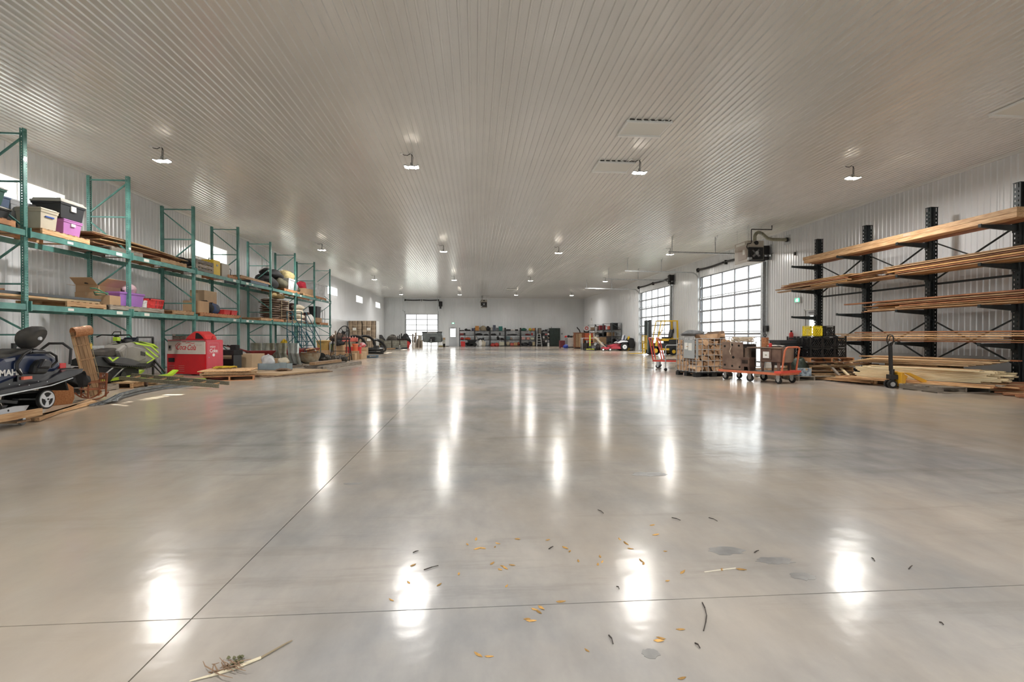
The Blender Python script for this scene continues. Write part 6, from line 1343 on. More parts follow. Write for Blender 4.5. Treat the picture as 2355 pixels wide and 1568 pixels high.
# ================================================================ BACK LEFT CORNER AND TRAILER
for k,(x,y,d,m_,lb) in enumerate([(-8.6,45.2,(1.4,1.1,1.0),OLIVE,'olive tarp covered heap at the back left wall'),(-8.9,47.0,(1.2,1.0,1.35),FAB,'dark machinery heap beside the olive tarp'),(-7.95,48.3,(1.2,1.0,1.4),M('grimy_metal'),'dark grey engine heap in the back left corner'),(-6.9,50.0,(1.0,1.0,1.5),FAB,'tall black covered machine in the back left corner'),(-8.9,44.0,(1.0,.9,.5),DEBR,'brown scrap heap right of the white wrapped pallet')]):
    bag(lb,(x,y,.01),d,m_,150+k,name='covered_heap',cat='heap')
t_ = thing('machine_engine','black engine with upright pipes among the back left machinery','engine',(-6.95,47.8,0)); part('block', MB().box(-.4,-.3,.3,.3,.3,.9), M('dark_iron'), t_, bev=.03)
for k in range(5): part('pipe', MB().cyl((-.35+k*.16,-.1,.9),(-.35+k*.16,-.05,1.15+.12*(k%3)),.05,8), BLK, t_)
part('leg', MB().box(-.38,-.28,0,-.3,.28,.3), BLK, t_); part('leg', MB().box(.2,-.28,0,.28,.28,.3), BLK, t_)
for k in range(3):
    t_ = thing('block_bin',['left grey crate on the pallet before the back left machinery','middle grey crate on the pallet before the back left machinery','right grey crate on the pallet before the back left machinery'][k],'crate',(-7.65+.62*k,44.2+.5*k,.12),R(10)); part('body', MB().box(-.3,-.3,0,.3,.3,.62), M('grey_crate_wood',(.42,.41,.34),.8,var=.35,scale=4,rand=.1), t_, bev=.01)
    for z in (.15,.35,.55): part('plank_gap', MB().box(-.3,-.303,z,.3,-.3,z+.012), M('dark_gap'), t_)
pallet('black pallet under the grey crates in the back left corner', (-7.05,44.6,0), R(35), 1.9,.9,'blue')
for k in range(3): board('brown board lying before the back left machinery', (-8.3+.1*k,42.0,.03+.03*k),(-7.0,43.4+.3*k,.03+.03*k),.25,.03,PINE,'brown boards at the back left')
t_ = thing('red_compressor','red rounded compressor beside the grey posts at the back','compressor',(-6.45,47.2,0)); part('body', MB().blob((0,0,.36),(.75,.6,.65),4,flat=False), C_RED, t_, smooth=True); part('wheel', MB().cyl((-.05,-.33,.18),(-.05,-.27,.18),.18,18), GALV, t_); part('motor', MB().blob((.05,0,.85),(.4,.4,.5),6), BLK, t_, smooth=True)
for k in range(7):
    h_ = (1.35,1.1,1.5,.9,1.25,.7,.75)[k]; solo('grey_post', MB().cyl((0,0,0),(0,0,h_),.085,10), GREYW, ('first','second','third','fourth','fifth','sixth','seventh')[k]+' weathered post from the left in the upright bundle by the far door','post',(-6.15+.15*k,49.6+.12*(k%2),0),0,'upright grey posts',rot=(R(2*(k%3)-2),R(2*(k%2)),0))
bucket('white bucket before the upright grey posts', (-5.95,48.9,0), .14,.5, C_WHITE)
tr_ = thing('utility_trailer','grey dump trailer with a steel box standing end on before the far door','trailer',(-4.45,52.3,0),0)
TG = M('trailer_grey',(.16,.18,.18),.45,.4,var=.3,scale=3); TGL = M('fender_grey',(.45,.45,.40),.5,.2,var=.2)
part('box_front', MB().box(-1.0,-.5,.62,1.0,-.45,1.55), TG, tr_, bev=.01); part('box_side', MB().box(-1.0,-.5,.62,-.95,1.6,1.55), TG, tr_); part('box_side', MB().box(.95,-.5,.62,1.0,1.6,1.55), TG, tr_); part('box_floor', MB().box(-1,-.5,.58,1,1.6,.63), TG, tr_)
part('top_rail', MB().box(-1.05,-.54,1.52,1.05,-.42,1.6), BLK, tr_); part('pale_strip', MB().box(-.5,-.545,1.45,.5,-.53,1.5), WHT, tr_)
part('frame', MB().box(-.9,-.4,.5,.9,1.6,.58).bar((-.7,-.45,.54),(0,-1.6,.5),.08).bar((.7,-.45,.54),(0,-1.6,.5),.08), TG, tr_); part('jack_stand', MB().cyl((0,-1.55,0),(0,-1.55,.85),.04,10), GALV, tr_); part('winch', MB().box(-.2,-.75,.62,.3,-.5,1.05), BLK, tr_, bev=.02)
for s in (-1,1): part('wheel', MB().lathe([(.2,-.1),(.33,-.1),(.35,-.05),(.35,.05),(.33,.1),(.2,.1)],n=24), RUB, tr_, (s*1.2,.3,.35), (0,PI/2,0), smooth=True); part('fender', MB().box(s*1.2-.14,-.15,.72,s*1.2+.14,.75,.76).box(s*1.2-.14,-.17,.35 if s>0 else .1,s*1.2+.14,-.13,.76) if s > 0 else MB().box(s*1.2-.14,-.2,.05,s*1.2+.14,-.15,1.25), TGL, tr_)
carton('small brown carton on the right trailer fender', (-3.25,52.5,.765), .25,.25,.2)
board('yellow beam lying on the floor right of the trailer', (-3.9,53.6,.06),(-3.2,53.4,.06),.12,.1,C_YEL,None); board('black flat bar on the floor by the far man door', (-3.1,54.5,.03),(-2.95,55.4,.03),.3,.04,BLK,None)

# ================================================================ BLACK SHELVES ON THE BACK WALL
SB = M('shelf_black',(.015,.015,.017),.5); SX0, SW, SY = -1.75, 1.705, 55.35; SZ = (.08,.74,1.24,1.74)
for b in range(5):
    x0 = SX0+b*SW; t_ = thing('shelving_unit', 'black shelving unit, %s of five on the back wall' % ('leftmost','second from left','middle','second from right','rightmost')[b], 'shelf', (x0,SY,0),0,'black shelving on the back wall')
    for x in (0.03,SW-.03):
        for y in (-.28,.28): part('post', MB().box(x-.028,y-.028,0,x+.028,y+.028,2.06), SB, t_)
    for z in SZ: part('shelf_board', MB().box(.03,-.3,z-.05,SW-.03,.3,z), SB, t_)
def small(kind, col, bay, x, lev, w_, h_, lab):
    X = SX0+bay*SW+x; z = SZ[lev]+.001 if lev >= 0 else .0; y = SY-.05 if lev >= 0 else SY-.55
    m_ = M('shelf_item_%d_%d_%d' % tuple(int(c*100) for c in col), col, .6, var=.3, scale=8)
    if kind == 'b': return carton(lab,(X,y,z),w_,.4,h_,0,m_,tape=False,name='storage_box')
    if kind == 't': return tote(lab,(X,y,z),w_,.4,h_,m_,m_)
    if kind == 'g': return bag(lab,(X,y,z),(w_,.42,h_),m_,int(X*37)%99,name='equipment_bag')
    if kind == 'u': return bucket(lab,(X,y,z),w_/2,h_,m_)
K0=(.02,.02,.022); RD=(.55,.04,.04); WH=(.72,.70,.66)
L5 = ['first','second','third','fourth','fifth']
for a in [('b',K0,0,.3,3,.5,.07,'flat black case'),('g',K0,0,.75,3,.35,.25,'small black pouch'),('g',K0,0,1.05,3,.4,.14,'low black bundle'),('b',(.04,.045,.10),0,1.5,3,.24,.27,'dark blue box'),
 ('b',(.60,.26,.06),1,.27,3,.42,.52,'orange storage box'),('g',(.38,.32,.22),1,.95,3,.8,.6,'tan camouflage bundle'),('g',K0,1,1.5,3,.45,.55,'black jacket heap'),
 ('u',WH,2,.15,3,.26,.38,'white pail'),('b',(.08,.09,.13),2,.48,3,.28,.62,'tall dark grey box'),('b',(.14,.16,.17),2,.84,3,.28,.32,'slate grey box'),('t',(.02,.20,.18),2,1.18,3,.42,.48,'teal lidded tote'),('u',WH,2,1.5,3,.24,.3,'white round tub'),
 ('b',K0,3,.35,3,.5,.16,'black flat case'),('b',WH,3,.85,3,.46,.14,'white low box'),('b',K0,3,1.25,3,.34,.15,'second black case'),
 ('g',(.03,.13,.09),4,.35,3,.7,.32,'dark green sloping bag'),('g',(.75,.62,.05),4,1.08,3,.34,.34,'yellow ball shaped bag'),('b',(.65,.25,.06),4,1.45,3,.3,.27,'orange box'),
 ('b',(.30,.05,.05),0,.28,2,.4,.2,'red and black tool case'),('b',K0,0,.58,2,.18,.24,'small upright black box'),('g',K0,1,.5,2,.8,.24,'long black strap bundle'),('g',K0,1,1.25,2,.6,.14,'low black cable heap'),('g',K0,2,.4,2,.6,.2,'black chain heap'),('b',K0,2,1.1,2,.16,.28,'upright black canister'),('g',K0,3,.8,2,1.2,.14,'flat black netting'),('g',(.3,.04,.04),4,.8,2,.6,.16,'dark red bundle'),('u',RD,4,1.3,2,.2,.24,'red tin'),
 ('g',RD,0,.3,1,.4,.28,'red bag'),('g',(.62,.10,.04),0,.9,1,.7,.26,'orange red bag heap'),('u',WH,1,.2,1,.22,.26,'white jug'),('g',K0,1,.6,1,.5,.16,'black fitting heap'),('g',K0,1,.95,1,.2,.24,'black bottle'),('g',K0,2,.9,1,.3,.42,'black duffel standing up'),('g',K0,2,1.35,1,.4,.2,'low black sack'),('b',(.10,.16,.17),3,.3,1,.42,.38,'dark teal box'),('g',(.45,.33,.25),3,.65,1,.3,.26,'tan bag'),('b',(.62,.36,.33),4,.3,1,.34,.3,'pink carton'),('b',(.55,.25,.20),4,.85,1,.34,.26,'red carton'),('b',(.55,.55,.42),4,1.3,1,.4,.24,'pale carton'),
 ('g',K0,0,1.1,0,.8,.4,'black fabric heap'),('g',K0,1,.3,0,.5,.4,'dark boot pile'),('b',(.60,.58,.44),2,1.3,0,.58,.42,'cream folded blankets'),('g',(.5,.42,.3),3,.3,0,.5,.5,'beige and lilac bag'),('b',(.60,.12,.08),3,.75,0,.36,.28,'red drinks carton'),('b',(.55,.30,.13),3,1.15,0,.4,.34,'orange brown carton'),('g',(.35,.08,.05),3,1.5,0,.3,.44,'dark red coil'),('g',K0,4,.5,0,.8,.36,'black tool heap'),('g',(.05,.05,.06),4,1.1,0,.4,.5,'grey black sprayer heap'),('b',(.55,.45,.28),4,1.48,0,.26,.42,'tan jug carton')]:
    small(a[0],a[1],a[2],a[3],a[4],a[5],a[6], f"{a[7]} on the {('bottom','second','third','top')[a[4]]} shelf of the {L5[a[2]]} black unit")
tote('bright red open bin on the floor before the first black shelf', (-1.25,54.7,0), .35,.35,.45, C_RED, None); tote('wide red bin behind the bright red one on the floor', (-1.35,55.0,0), .5,.2,.55, C_RED, None)
t_ = thing('cart_barrow','black poly yard cart before the first black shelf','cart',(-.35,54.6,0),R(0)); part('tub', MB().taper((0,0,.25),(.5,.5),(1.05,.7),.42), BLKP, t_); part('wheel', MB().lathe([(.1,-.05),(.2,-.05),(.2,.05),(.1,.05)],n=18), RUB, t_, (.35,-.3,.2),(PI/2,0,0)); part('leg', MB().bar((-.25,0,.3),(-.3,0,0),.04), BLK, t_)
bag('cream sack standing on the floor before the second black shelf', (.55,54.7,0), (.5,.4,.8), C_WHITE, 201, name='sack'); bag('second cream sack behind the first on the floor', (.9,54.75,0), (.5,.4,.75), M('cream_paper'), 202, name='sack'); tote('white and pink small tub left of the cream sacks', (.12,54.7,0), .35,.35,.45, C_WHITE, None)
bag('red kit bag on the floor before the second shelf post', (1.95,54.7,0), (.5,.45,.42), M('kit_red',(.42,.05,.04),.7), 203); bag('right hand red kit bag on the floor', (2.4,54.7,0), (.5,.45,.45), M('kit_red'), 204)
# ladder, narrow shelf, locker
t_ = thing('step_ladder','white step ladder standing open right of the black shelves','ladder',(7.1,54.75,0)); 
for s in (-1,1): part('front_rail', MB().bar((s*.30,-.2,0),(s*.17,.12,1.35),.04,.03), WHT, t_); part('rear_rail', MB().bar((s*.28,.5,0),(s*.16,.14,1.3),.03,.02), GALV, t_)
for k in range(4): part('step', MB().box(-.29+.035*k,-.2+.065*k,.27+.27*k,.29-.035*k,-.06+.065*k,.30+.27*k), WHT, t_)
part('top_cap', MB().box(-.19,.04,1.33,.19,.24,1.37), WHT, t_)
t_ = thing('tall_case','tall narrow black case standing behind the white step ladder','case',(7.25,55.5,0)); part('body', MB().box(-.18,-.2,0,.18,.2,2.03), BLK, t_, bev=.02); part('front_panel', MB().box(-.14,-.21,1.4,.14,-.2,1.98), GREYW, t_)
t_ = thing('shelving_unit','narrow black shelf between the step ladder and the dark locker','shelf',(7.5,SY,0),0)
for x in (0.02,.84):
    for y in (-.26,.26): part('post', MB().box(x-.02,y-.02,0,x+.02,y+.02,1.75), SB, t_)
for z in (.45,.87,1.25,1.68): part('shelf_board', MB().box(.02,-.28,z-.04,.84,.28,z), SB, t_)
for lv,z in enumerate((.45,.87,1.25,1.68)):
    for k in range(3):
        cc_ = [(K0,WH,(.3,.3,.32)),(WH,K0,(.35,.28,.2)),(K0,(.55,.12,.12),WH),(K0,K0,(.2,.2,.22))][lv][k]
        carton(f"small {['left','middle','right'][k]} item on the {['lowest','second','third','top'][lv]} board of the narrow black shelf", (7.68+.26*k,SY-.05,z+.001), .2,.3,[.14,.2,.24][(k+lv)%3],0,M('narrow_item_%d%d'%(lv,k),cc_,.6,var=.3,scale=8),tape=False,name='storage_box')
t_ = thing('microwave','black box appliance on the floor under the narrow shelf','appliance',(7.82,SY-.1,0)); part('case', MB().box(-.25,-.2,0,.25,.2,.36), BLK, t_, bev=.01); part('face', MB().box(-.22,-.21,.04,.12,-.2,.3), M('hole_black'), t_)
carton('small white cabinet under the narrow shelf', (8.2,SY-.1,0), .22,.3,.38,0,C_WHITE,tape=False,name='white_cabinet')
t_ = thing('locker','dark green steel locker bank with twelve doors on the back wall','locker',(8.97,55.6,0)); LK = M('locker_green',(.035,.055,.048),.45,.3,var=.3,scale=3)
part('carcass', MB().box(-.6,-.28,0,.6,.4,2.03), LK, t_, bev=.008)
for c_ in range(4):
    for r_ in range(3):
        d_ = part('locker_door', MB().box(-.585+c_*.295,-.30,.06+r_*.65,-.305+c_*.295,-.282,.69+r_*.65), LK, t_, bev=.004); part('latch', MB().box(-.40+c_*.295,-.315,.36+r_*.65,-.36+c_*.295,-.30,.46+r_*.65), BLK, d_)
carton('tiny grey can on top of the locker', (8.6,55.5,2.03), .08,.08,.16,0,C_GREY,tape=False,name='can')
t_ = thing('wall_switch','black wall box right of the dark locker','switch',(9.9,YB-.02,1.4)); part('box', MB().box(-.08,-.1,-.08,.08,0,.08), BLK, t_); part('cover', MB().box(-.06,-.11,-.06,.06,-.1,.06), GALV, t_)

# ================================================================ FAR RIGHT CORNER
def Pm(u, v, Y): return PY(u, v, Y)
t_ = thing('white_appliance','white chest shaped appliance with castors near the far right corner','appliance',(9.15,46.9,0)); part('body', MB().box(-.36,-.3,.12,.42,.35,1.0), C_WHITE, t_, bev=.01); part('side_recess', MB().box(-.62,-.28,.1,-.36,.3,.95), C_GREY, t_); part('base', MB().box(-.6,-.3,.03,.42,.33,.12), BLK, t_); part('tap', MB().cyl((.2,-.34,.3),(.2,-.3,.3),.08,12), GALV, t_)
bag('blue rounded tool bag at the foot of the white appliance', (8.55,46.3,0), (.5,.4,.4), M('cobalt',(.03,.07,.45),.5), 210, name='tool_bag')
t_ = thing('tool_chest','dark red tool chest left of the white appliance','tool chest',(8.3,46.9,0)); part('body', MB().box(-.25,-.25,.05,.3,.3,.72), M('dark_red',(.18,.02,.03),.4), t_, bev=.01)
for z in (.2,.38,.55): part('drawer', MB().box(-.22,-.265,z,.27,-.25,z+.13), M('dark_red'), t_)
part('caster', MB().box(-.22,-.22,0,-.16,.25,.05), BLK, t_)
for k in range(4): bag(['red glove heap','dark tool heap','black tool heap','pale and dark heap'][k]+' on top of the white appliance', (8.65+.26*k,46.9,1.002), (.26,.3,.2+.08*(k%2)), [C_RED,FAB,FAB,DEBR][k], 215+k, name='tool_heap', cat='tools')
t_ = thing('wood_cabinet','tall reddish wood cabinet with pale doors near the far right corner','cabinet',(9.75,45.6,0)); CW_ = M('cabinet_wood',(.33,.13,.06),.5,var=.2)
part('carcass', MB().box(-.55,-.3,.08,.4,.35,1.42), CW_, t_, bev=.01); part('top', MB().box(-.6,-.34,1.42,.48,.38,1.47), CW_, t_); part('door', MB().box(-.46,-.32,.14,-.2,-.30,1.38), PLY, t_); part('door', MB().box(-.16,-.32,.14,.1,-.30,1.38), PLY, t_); part('plinth', MB().box(-.5,-.28,0,.35,.3,.08), BLK, t_)
t_ = thing('orange_cabinet','orange metal parts cabinet right of the reddish wood cabinet','cabinet',(10.45,45.2,0)); part('body', MB().box(-.35,-.3,.75,.38,.3,1.42), C_ORANGE, t_, bev=.01); part('label', MB().box(-.02,-.31,1.1,.16,-.3,1.22), WHT, t_); part('leg', MB().box(-.35,-.28,0,-.28,.28,.75), BLK, t_); part('leg', MB().box(.3,-.28,0,.38,.28,.75), BLK, t_); part('shelf', MB().box(-.3,-.28,.3,.3,.28,.34), C_RED, t_); part('counter', MB().box(-.4,-.34,1.42,.95,.34,1.47), GREYW, t_)
tote('red jerry can box under the orange cabinet', (10.5,44.6,0), .45,.3,.6, C_RED, None, name='fuel_can', cat='can')
t_ = thing('round_badge','white and red round faced fan on top of the cabinets','fan',(10.3,45.3,1.47)); part('disc', MB().cyl((0,-.03,.38),(0,.03,.38),.28,24), WHT, t_); part('red_mark', MB().torus((0,-.035,.4),.13,.035,'Y',16,6), C_RED, t_); part('stand', MB().box(-.25,.03,0,.25,.12,.5), M('dark_iron'), t_)
solo('shop_vac_hose', MB().tube([(0,0,0),(-.1,0,.25),(-.25,0,.4),(-.3,0,.5)],.05,8), BLK, 'black bent hose standing on the reddish cabinet','hose',(9.75,45.5,1.47),0,smooth=True)
bucket('white plastic drum right of the orange cabinet', (11.0,44.3,.75), .2,.5, C_WHITE); carton('bench box under the white drum', (11.0,44.4,0), .5,.5,.75,0,M('dark_iron'),tape=False,name='dark_bench')
t_ = thing('paper_roll','tall white paper roll on the right wall corner','roll',(11.55,46.6,1.45)); part('roll', MB().cyl((0,0,0),(0,0,.6),.09,14), WHT, t_); part('core', MB().cyl((0,0,.6),(0,0,.62),.03,10), CARD, t_); carton('brown box stand under the white paper roll',(11.55,46.6,0),.4,.4,1.45,0,GREYW,tape=False,name='stand_box')
# racks on the far right wall
for b,(y0,y1,lab) in enumerate([(41.3,44.2,'nearest'),(44.3,47.2,'middle'),(47.3,50.2,'farthest')]):
    t_ = thing('storage_rack', f'grey steel storage rack on the far right wall, {lab} of three', 'rack', (12.0,y0,0),0,'grey racks on the far right wall'); GS = M('rack_grey',(.12,.14,.15),.45,.4)
    D_ = y1-y0
    for x in (-.42,.38):
        for y in (0,D_): part('post', MB().box(x-.025,y-.025,0,x+.025,y+.025,2.28), GS, t_)
    for z in (.55,1.15,1.72):
        part('shelf_board', MB().box(-.42,0,z-.05,.38,D_,z), SB, t_)
    for y in (0,D_): part('brace', MB().bar((-.4,y,2.25),(.36,y,2.25),.03).bar((-.4,y,2.2),(.36,y,1.75),.025).bar((-.4,y,1.65),(.36,y,1.2),.025), GS, t_)
for k,(y,z,m_,w_,h_,lab) in enumerate([(41.9,1.72,BLK,.5,.55,'black framed box with a white dial, top of the nearest rack'),(42.8,1.72,M('hot_orange_red',(.68,.14,.08),.5),.5,.3,'orange red carton on top of the nearest rack'),(45.9,1.72,M('machine_red',(.25,.02,.03),.5),.45,.42,'red machine on top of the middle rack'),(47.6,1.72,DEBR,.5,.4,'brown case on top of the farthest rack'),(49.2,1.72,DEBR,.5,.3,'tan tool on top of the farthest rack'),(43.0,1.15,CARD,.6,.32,'carton on the middle shelf of the nearest rack'),(45.0,1.15,FAB,.5,.4,'black bag on the middle shelf of the middle rack'),(46.4,1.15,FAB,.4,.3,'black coil on the middle shelf of the middle rack'),(48.0,1.15,GREYW,.5,.3,'grey part on the middle shelf of the farthest rack'),(49.0,.55,CARD,.6,.5,'brown carton on the low shelf of the farthest rack'),(42.2,.55,FAB,.6,.4,'black heap on the low shelf of the nearest rack'),(44.0,.55,C_GREY,.5,.4,'grey bin on the low shelf of the nearest rack'),(45.6,.55,FAB,.6,.4,'black heap on the low shelf of the middle rack')]):
    if m_ in (FAB,): bag(lab,(11.95,y,z+.001),(.6,w_,h_),m_,230+k,name='equipment_bag')
    else: carton(lab,(11.92,y,z+.001),.55,w_,h_,0,m_,tape=False,name='storage_box')
carton('large brown carton behind the push mower', (10.95,43.0,0), 1.1,.4,1.05,R(6))
t_ = thing('hose_reel','small white bracket high on the right wall','bracket',(XR-.02,52.0,2.6)); part('plate', MB().box(-.12,-.06,-.2,0,.06,.2), WHT, t_); part('hook', MB().tube([(-.1,0,.2),(-.16,0,.35),(-.1,0,.45)],.02,6), GREYW, t_)
# lime floor jack
fj = thing('transmission_jack','lime yellow upright jack on a four legged base','jack',(9.05,38.6,0)); LY = M('lime_yellow',(.62,.68,.08),.4)
part('column', MB().cyl((0,0,.1),(0,0,1.22),.05,12), LY, fj); part('ram', MB().cyl((0,0,1.2),(0,0,1.38),.03,10), GALV, fj); part('base_leg', MB().bar((-.42,-.1,.12),(.42,-.1,.12),.08,.05), LY, fj); part('base_leg', MB().bar((-.2,.3,.12),(.2,-.3,.12),.07,.05), LY, fj)
for x in (-.42,.42): part('wheel', MB().cyl((x,-.16,.09),(x,-.08,.09),.09,16), BLK, fj)
part('pump', MB().box(-.1,-.16,.18,.1,-.04,.36), BLK, fj)
for k in range(6):
    bag(['grey engine part','black pump part','silver ducting piece','dark generator','brown motor','grey wheel part'][k]+' in the jumble behind the lime yellow jack', (9.6+.35*(k%4),39.6+.7*(k//4),.01), (.45,.4,.45+.12*(k%3)), [M('scrap_metal',(.35,.36,.37),.4,.6,var=.6,scale=12,rand=.5),M('dark_iron'),M('scrap_metal'),M('grimy_metal'),M('scrap_brown'),M('scrap_metal')][k], 250+k, name='machine_part', cat='machine part')
t_ = thing('work_table','white topped work table behind the lime yellow jack','table',(9.9,41.6,0)); part('table_top', MB().box(-.9,-.3,.95,.6,.3,.99), WT, t_)
for x in (-.86,.56): part('leg', MB().box(x-.03,-.28,0,x+.03,-.22,.95), GALV, t_); part('leg', MB().box(x-.03,.22,0,x+.03,.28,.95), GALV, t_)
for k in range(3): carton(['left dark box','middle dark box','right dark box'][k]+' under the white topped work table', (9.3+.45*k,41.6,0), .4,.4,.55,0,M('dark_iron'),tape=False,name='dark_box')
# push mower (white handle)
pm = thing('push_mower','walk behind mower with a long pale handle beside the riding mower','mower',(9.95,37.7,0),0)
part('handle', MB().bar((-.75,-.2,1.12),(.1,-.2,.25),.04).bar((-.75,.2,1.12),(.1,.2,.25),.04).bar((-.75,-.2,1.12),(-.75,.2,1.12),.03), M('pale_handle',(.62,.52,.38),.5), pm); part('grip', MB().tube([(-.75,-.25,1.12),(-.72,-.25,1.26),(-.6,-.25,1.3)],.04,8), BLK, pm)
part('deck', MB().taper((.1,0,.12),(.6,.5),(.5,.45),.18), M('mower_red',(.45,.03,.05),.35,var=.15), pm, bev=.02); part('engine', MB().cyl((.1,0,.3),(.1,0,.5),.14,14), BLK, pm)
for x in (-.15,.4): part('wheel', MB().cyl((x,-.32,.11),(x,-.27,.11),.11,18), BLK, pm); part('wheel_hub', MB().cyl((x,-.33,.11),(x,-.32,.11),.07,14), WHT, pm)
# riding mower
rm = thing('riding_mower','red and white zero turn riding mower with a black bagger','mower',(11.35,38.3,0),0)
MRm = M('mower_red'); FENW = M('fender_white',(.75,.75,.78),.35)
part('deck', MB().prism([(-.85,.14),(.1,.14),(.1,.3),(-.3,.36),(-.75,.32),(-.88,.24)],'Y',-.55,.45), MRm, rm, bev=.02); part('chassis', MB().prism([(-.9,.3),(.5,.3),(.5,.5),(-.4,.55),(-.9,.42)],'Y',-.3,.3), MRm, rm, bev=.01)
part('fender', MB().prism([(-.35,.62),(.0,.82),(.45,.78),(.55,.68),(.1,.66),(-.2,.58)],'Y',-.52,-.3), FENW, rm, bev=.02); part('fender', MB().prism([(-.35,.62),(.0,.82),(.45,.78),(.55,.68),(.1,.66),(-.2,.58)],'Y',.3,.52), FENW, rm, bev=.02)
part('seat', MB().box(-.15,-.22,.7,.3,.22,.82).prism([(.2,.8),(.32,.8),(.4,1.2),(.3,1.22)],'Y',-.22,.22), M('seat_blue_black',(.03,.04,.10),.5), rm, bev=.03); part('headrest', MB().prism([(.05,.86),(.2,.86),(.3,1.25),(.15,1.25)],'Y',-.3,-.24), M('grey_white',(.5,.5,.53),.5), rm, bev=.01)
part('control_lever', MB().tube([(-.1,-.3,.7),(-.25,-.3,.95),(-.45,-.25,1.0)],.018,6), BLK, rm); part('control_lever', MB().tube([(-.1,.3,.7),(-.25,.3,.95),(-.45,.25,1.0)],.018,6), BLK, rm)
part('engine', MB().box(.35,-.25,.5,.75,.25,.85), BLK, rm, bev=.03); part('bagger', MB().prism([(.6,.25),(1.0,.2),(1.08,.5),(1.0,.95),(.75,1.02),(.6,.8)],'Y',-.5,.5), FAB, rm, bev=.04)
for s in (-1,1):
    w_ = part('wheel', MB().lathe([(.16,-.11),(.26,-.12),(.31,-.08),(.31,.08),(.26,.12),(.16,.11)],n=24), RUB, rm, (.22,s*.52,.31),(PI/2,0,0), smooth=True); part('wheel_hub', MB().cyl((0,0,-.125),(0,0,.125),.17,18), WHT, w_); part('hub_cap', MB().cyl((0,0,-.14),(0,0,.14),.035,10), BLK, w_)
    w_ = part('front_wheel', MB().cyl((-.95,s*.4-.04,.13),(-.95,s*.4+.04,.13),.13,18), RUB, rm); part('wheel_hub', MB().cyl((-.95,s*.4-.045,.13),(-.95,s*.4+.045,.13),.07,14), WHT, w_); part('fork', MB().bar((-.95,s*.4,.2),(-.85,s*.32,.42),.05), MRm, rm)
bag('black snowblower cover behind the riding mower', (12.0,40.2,.01), (.7,.9,.95), FAB, 260, name='machine_cover', cat='cover')
board('dark bar lying at the right of the riding mower', (11.9,37.6,.04),(12.3,38.0,.04),.1,.06,BLK,None,name='metal_bar',cat='bar')

# ================================================================ FLOOR LITTER AND STAINS
CHIP = M('dry_leaf',(.70,.40,.12),.7,var=.4,scale=20,rand=.35); DCH = M('dark_twig',(.06,.05,.045),.8)
chips = [(1110,1261),(1138,1258),(1098,1262),(1145,1250),(1190,1240),(1075,1252),(1155,1302),(1150,1310),(1162,1306),(1178,1300),(1132,1296),(1380,1280),(1385,1292),(1375,1298),(1440,1250),(1475,1290),(1480,1296),(1500,1208),(1508,1230),(1535,1336),(1705,1310),(1570,1316),(1230,1402),(1240,1408),(1222,1428),(1212,1424),(1245,1398),(950,1300),(940,1340),(1010,1345),(1055,1320),(1165,1348),(1300,1260),(1310,1268),(1330,1290),(1450,1262),(1520,1468),(1515,1474),(1568,1560),(1565,1448),(1350,1496),(1100,1506),(1125,1510),(1530,1268),(1425,1240),(900,1380),(1260,1242),(1095,1240),(1290,1384),(1660,1310)]
cme = []
for k in range(3):
    rd = random.Random(k); m = MB(); L_, W_ = rd.uniform(.02,.028), rd.uniform(.006,.010)
    m.loft([[(-L_,-.001,0),(-L_,.001,0),(-L_,0,.002)],[(-L_*.3,-W_,0),(-L_*.3,W_,.002),(-L_*.3,0,.006)],[(L_*.4,-W_*.7,.002),(L_*.4,W_*.8,0),(L_*.4,0,.008)],[(L_,-.001,.004),(L_,.001,.004),(L_,0,.006)]]); me = m.mesh('dry_leaf'); cme.append(me)
for k,(u,v) in enumerate(chips):
    p = G(u,v); me = cme[k%3].copy() if k < 3 else cm3[k%3]
    if k < 3: me.materials.append(CHIP); cm3 = (cm3 if k else []) + [me]
    o = solo('dry_leaf', me, None, 'curled yellow brown dry leaf lying on the concrete in the foreground', 'leaf', (p.x,p.y,.001), rnd.uniform(0,6.28), 'dry leaves on the floor'); o.scale = (rnd.uniform(.55,.95),)*3
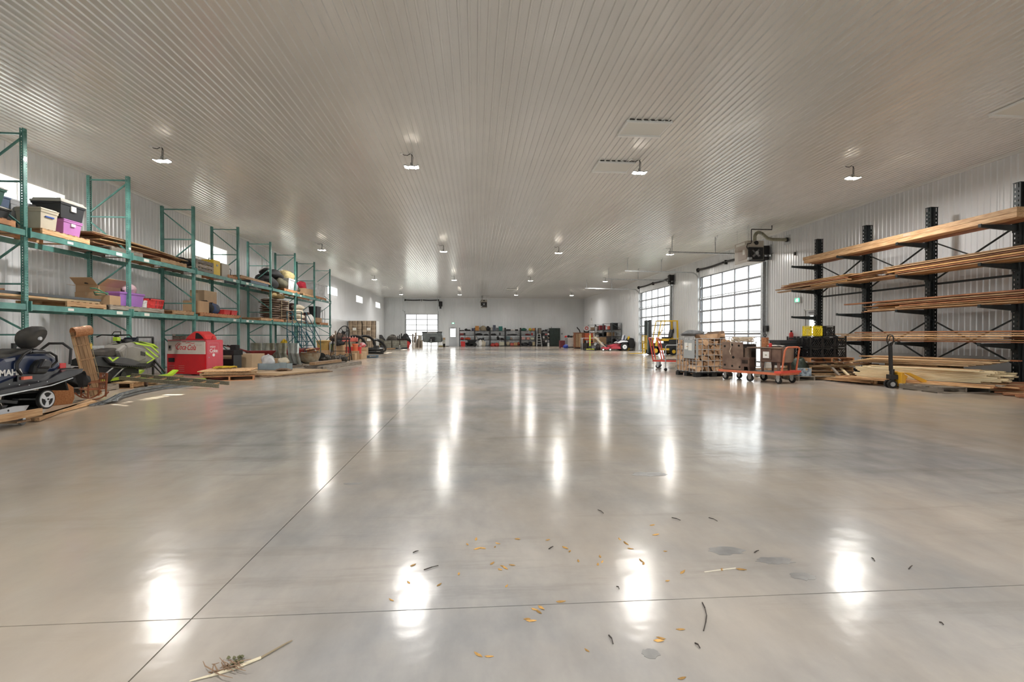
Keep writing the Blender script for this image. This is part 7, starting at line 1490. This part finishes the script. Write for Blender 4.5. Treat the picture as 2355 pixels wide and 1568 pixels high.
for k,(u0,v0,u1,v1) in enumerate([(1400,1460,1410,1480),(1262,1262,1272,1256),(1630,1190,1650,1198),(1545,1190,1565,1196),(1375,1172,1388,1180),(1598,1478,1610,1490),(975,1310,1008,1300),(1735,1270,1745,1265),(950,1270,962,1266),(2005,1282,2012,1290),(2160,1430,2170,1436),(1615,1385,1625,1415),(1625,1415,1618,1450),(2090,1308,2098,1300),(1418,1348,1424,1354)]):
    a, b = G(u0,v0,.004), G(u1,v1,.004); solo('twig', MB().bar(a,a.lerp(b,.5)+Vector((.004,.003,.002)),.004).bar(a.lerp(b,.5)+Vector((.004,.003,.002)),b,.003), DCH, 'small dark twig lying on the foreground concrete', 'twig', (0,0,0), 0, 'dark twigs on the floor')
a = G(1620,1315,.003); b = G(1692,1306,.003); solo('straw', MB().bar(a,b,.004), M('straw_white',(.8,.74,.62),.6), 'pale straight straw on the concrete right of the dry leaves', 'straw', (0,0,0))
pr = thing('uprooted_weed','dried uprooted weed with pale roots at the bottom left foreground','plant',(G(560,1530).x,G(560,1530).y,0)); o0 = pr.location
PL = [(436,1566),(500,1549),(545,1534),(600,1512),(660,1478),(672,1472)]
part('root', MB().tube([G(*q,.006)-o0 for q in PL[:4]],[.002,.005,.006,.005],6), M('root_white',(.78,.70,.52),.7), pr); part('stem', MB().tube([G(*q,.006)-o0 for q in PL[3:]],[.004,.003,.002],6), M('dry_stem',(.33,.27,.18),.8), pr)
m = MB(); rd = random.Random(9)
for k in range(26):
    u0 = rd.uniform(480,560); v0 = 1549-(u0-480)*.28; a = G(u0,v0,.006)-o0; b = G(u0+rd.uniform(-30,45),v0+rd.uniform(-28,14),.004+rd.uniform(0,.03))-o0; mid = a.lerp(b,.5)+Vector((rd.uniform(-.01,.01),rd.uniform(-.01,.01),.008)); m.tube([a,mid,b],[.0025,.002,.001],5)
part('root_hairs', m, M('root_brown',(.30,.20,.13),.8), pr, kind='stuff')
m = MB()
for k in range(14):
    q = G(rd.uniform(525,560),rd.uniform(1508,1532),.01)-o0; m.blob(tuple(q),(.014,.012,.012),k,6,4)
part('seed_head', m, M('dry_green',(.18,.18,.10),.9), pr, kind='stuff')
STN = M('damp_stain',(.29,.285,.28),.35,var=.3,scale=12)
for k,(u,v,a,b) in enumerate([(1672,1266,.10,.055),(1783,1289,.10,.05),(1845,1325,.065,.04),(1497,1502,.035,.03),(1495,1090,.16,.07),(812,1112,.07,.03)]):
    p = G(u,v); n = 22; rd = random.Random(k); pts = [(a*math.cos(2*PI*i/n)*rd.uniform(.75,1.1), b*math.sin(2*PI*i/n)*rd.uniform(.7,1.15)) for i in range(n)]
    o = part('stain', MB().prism(pts,'Z',.0003,.0009), STN, floor, (p.x,p.y,0))
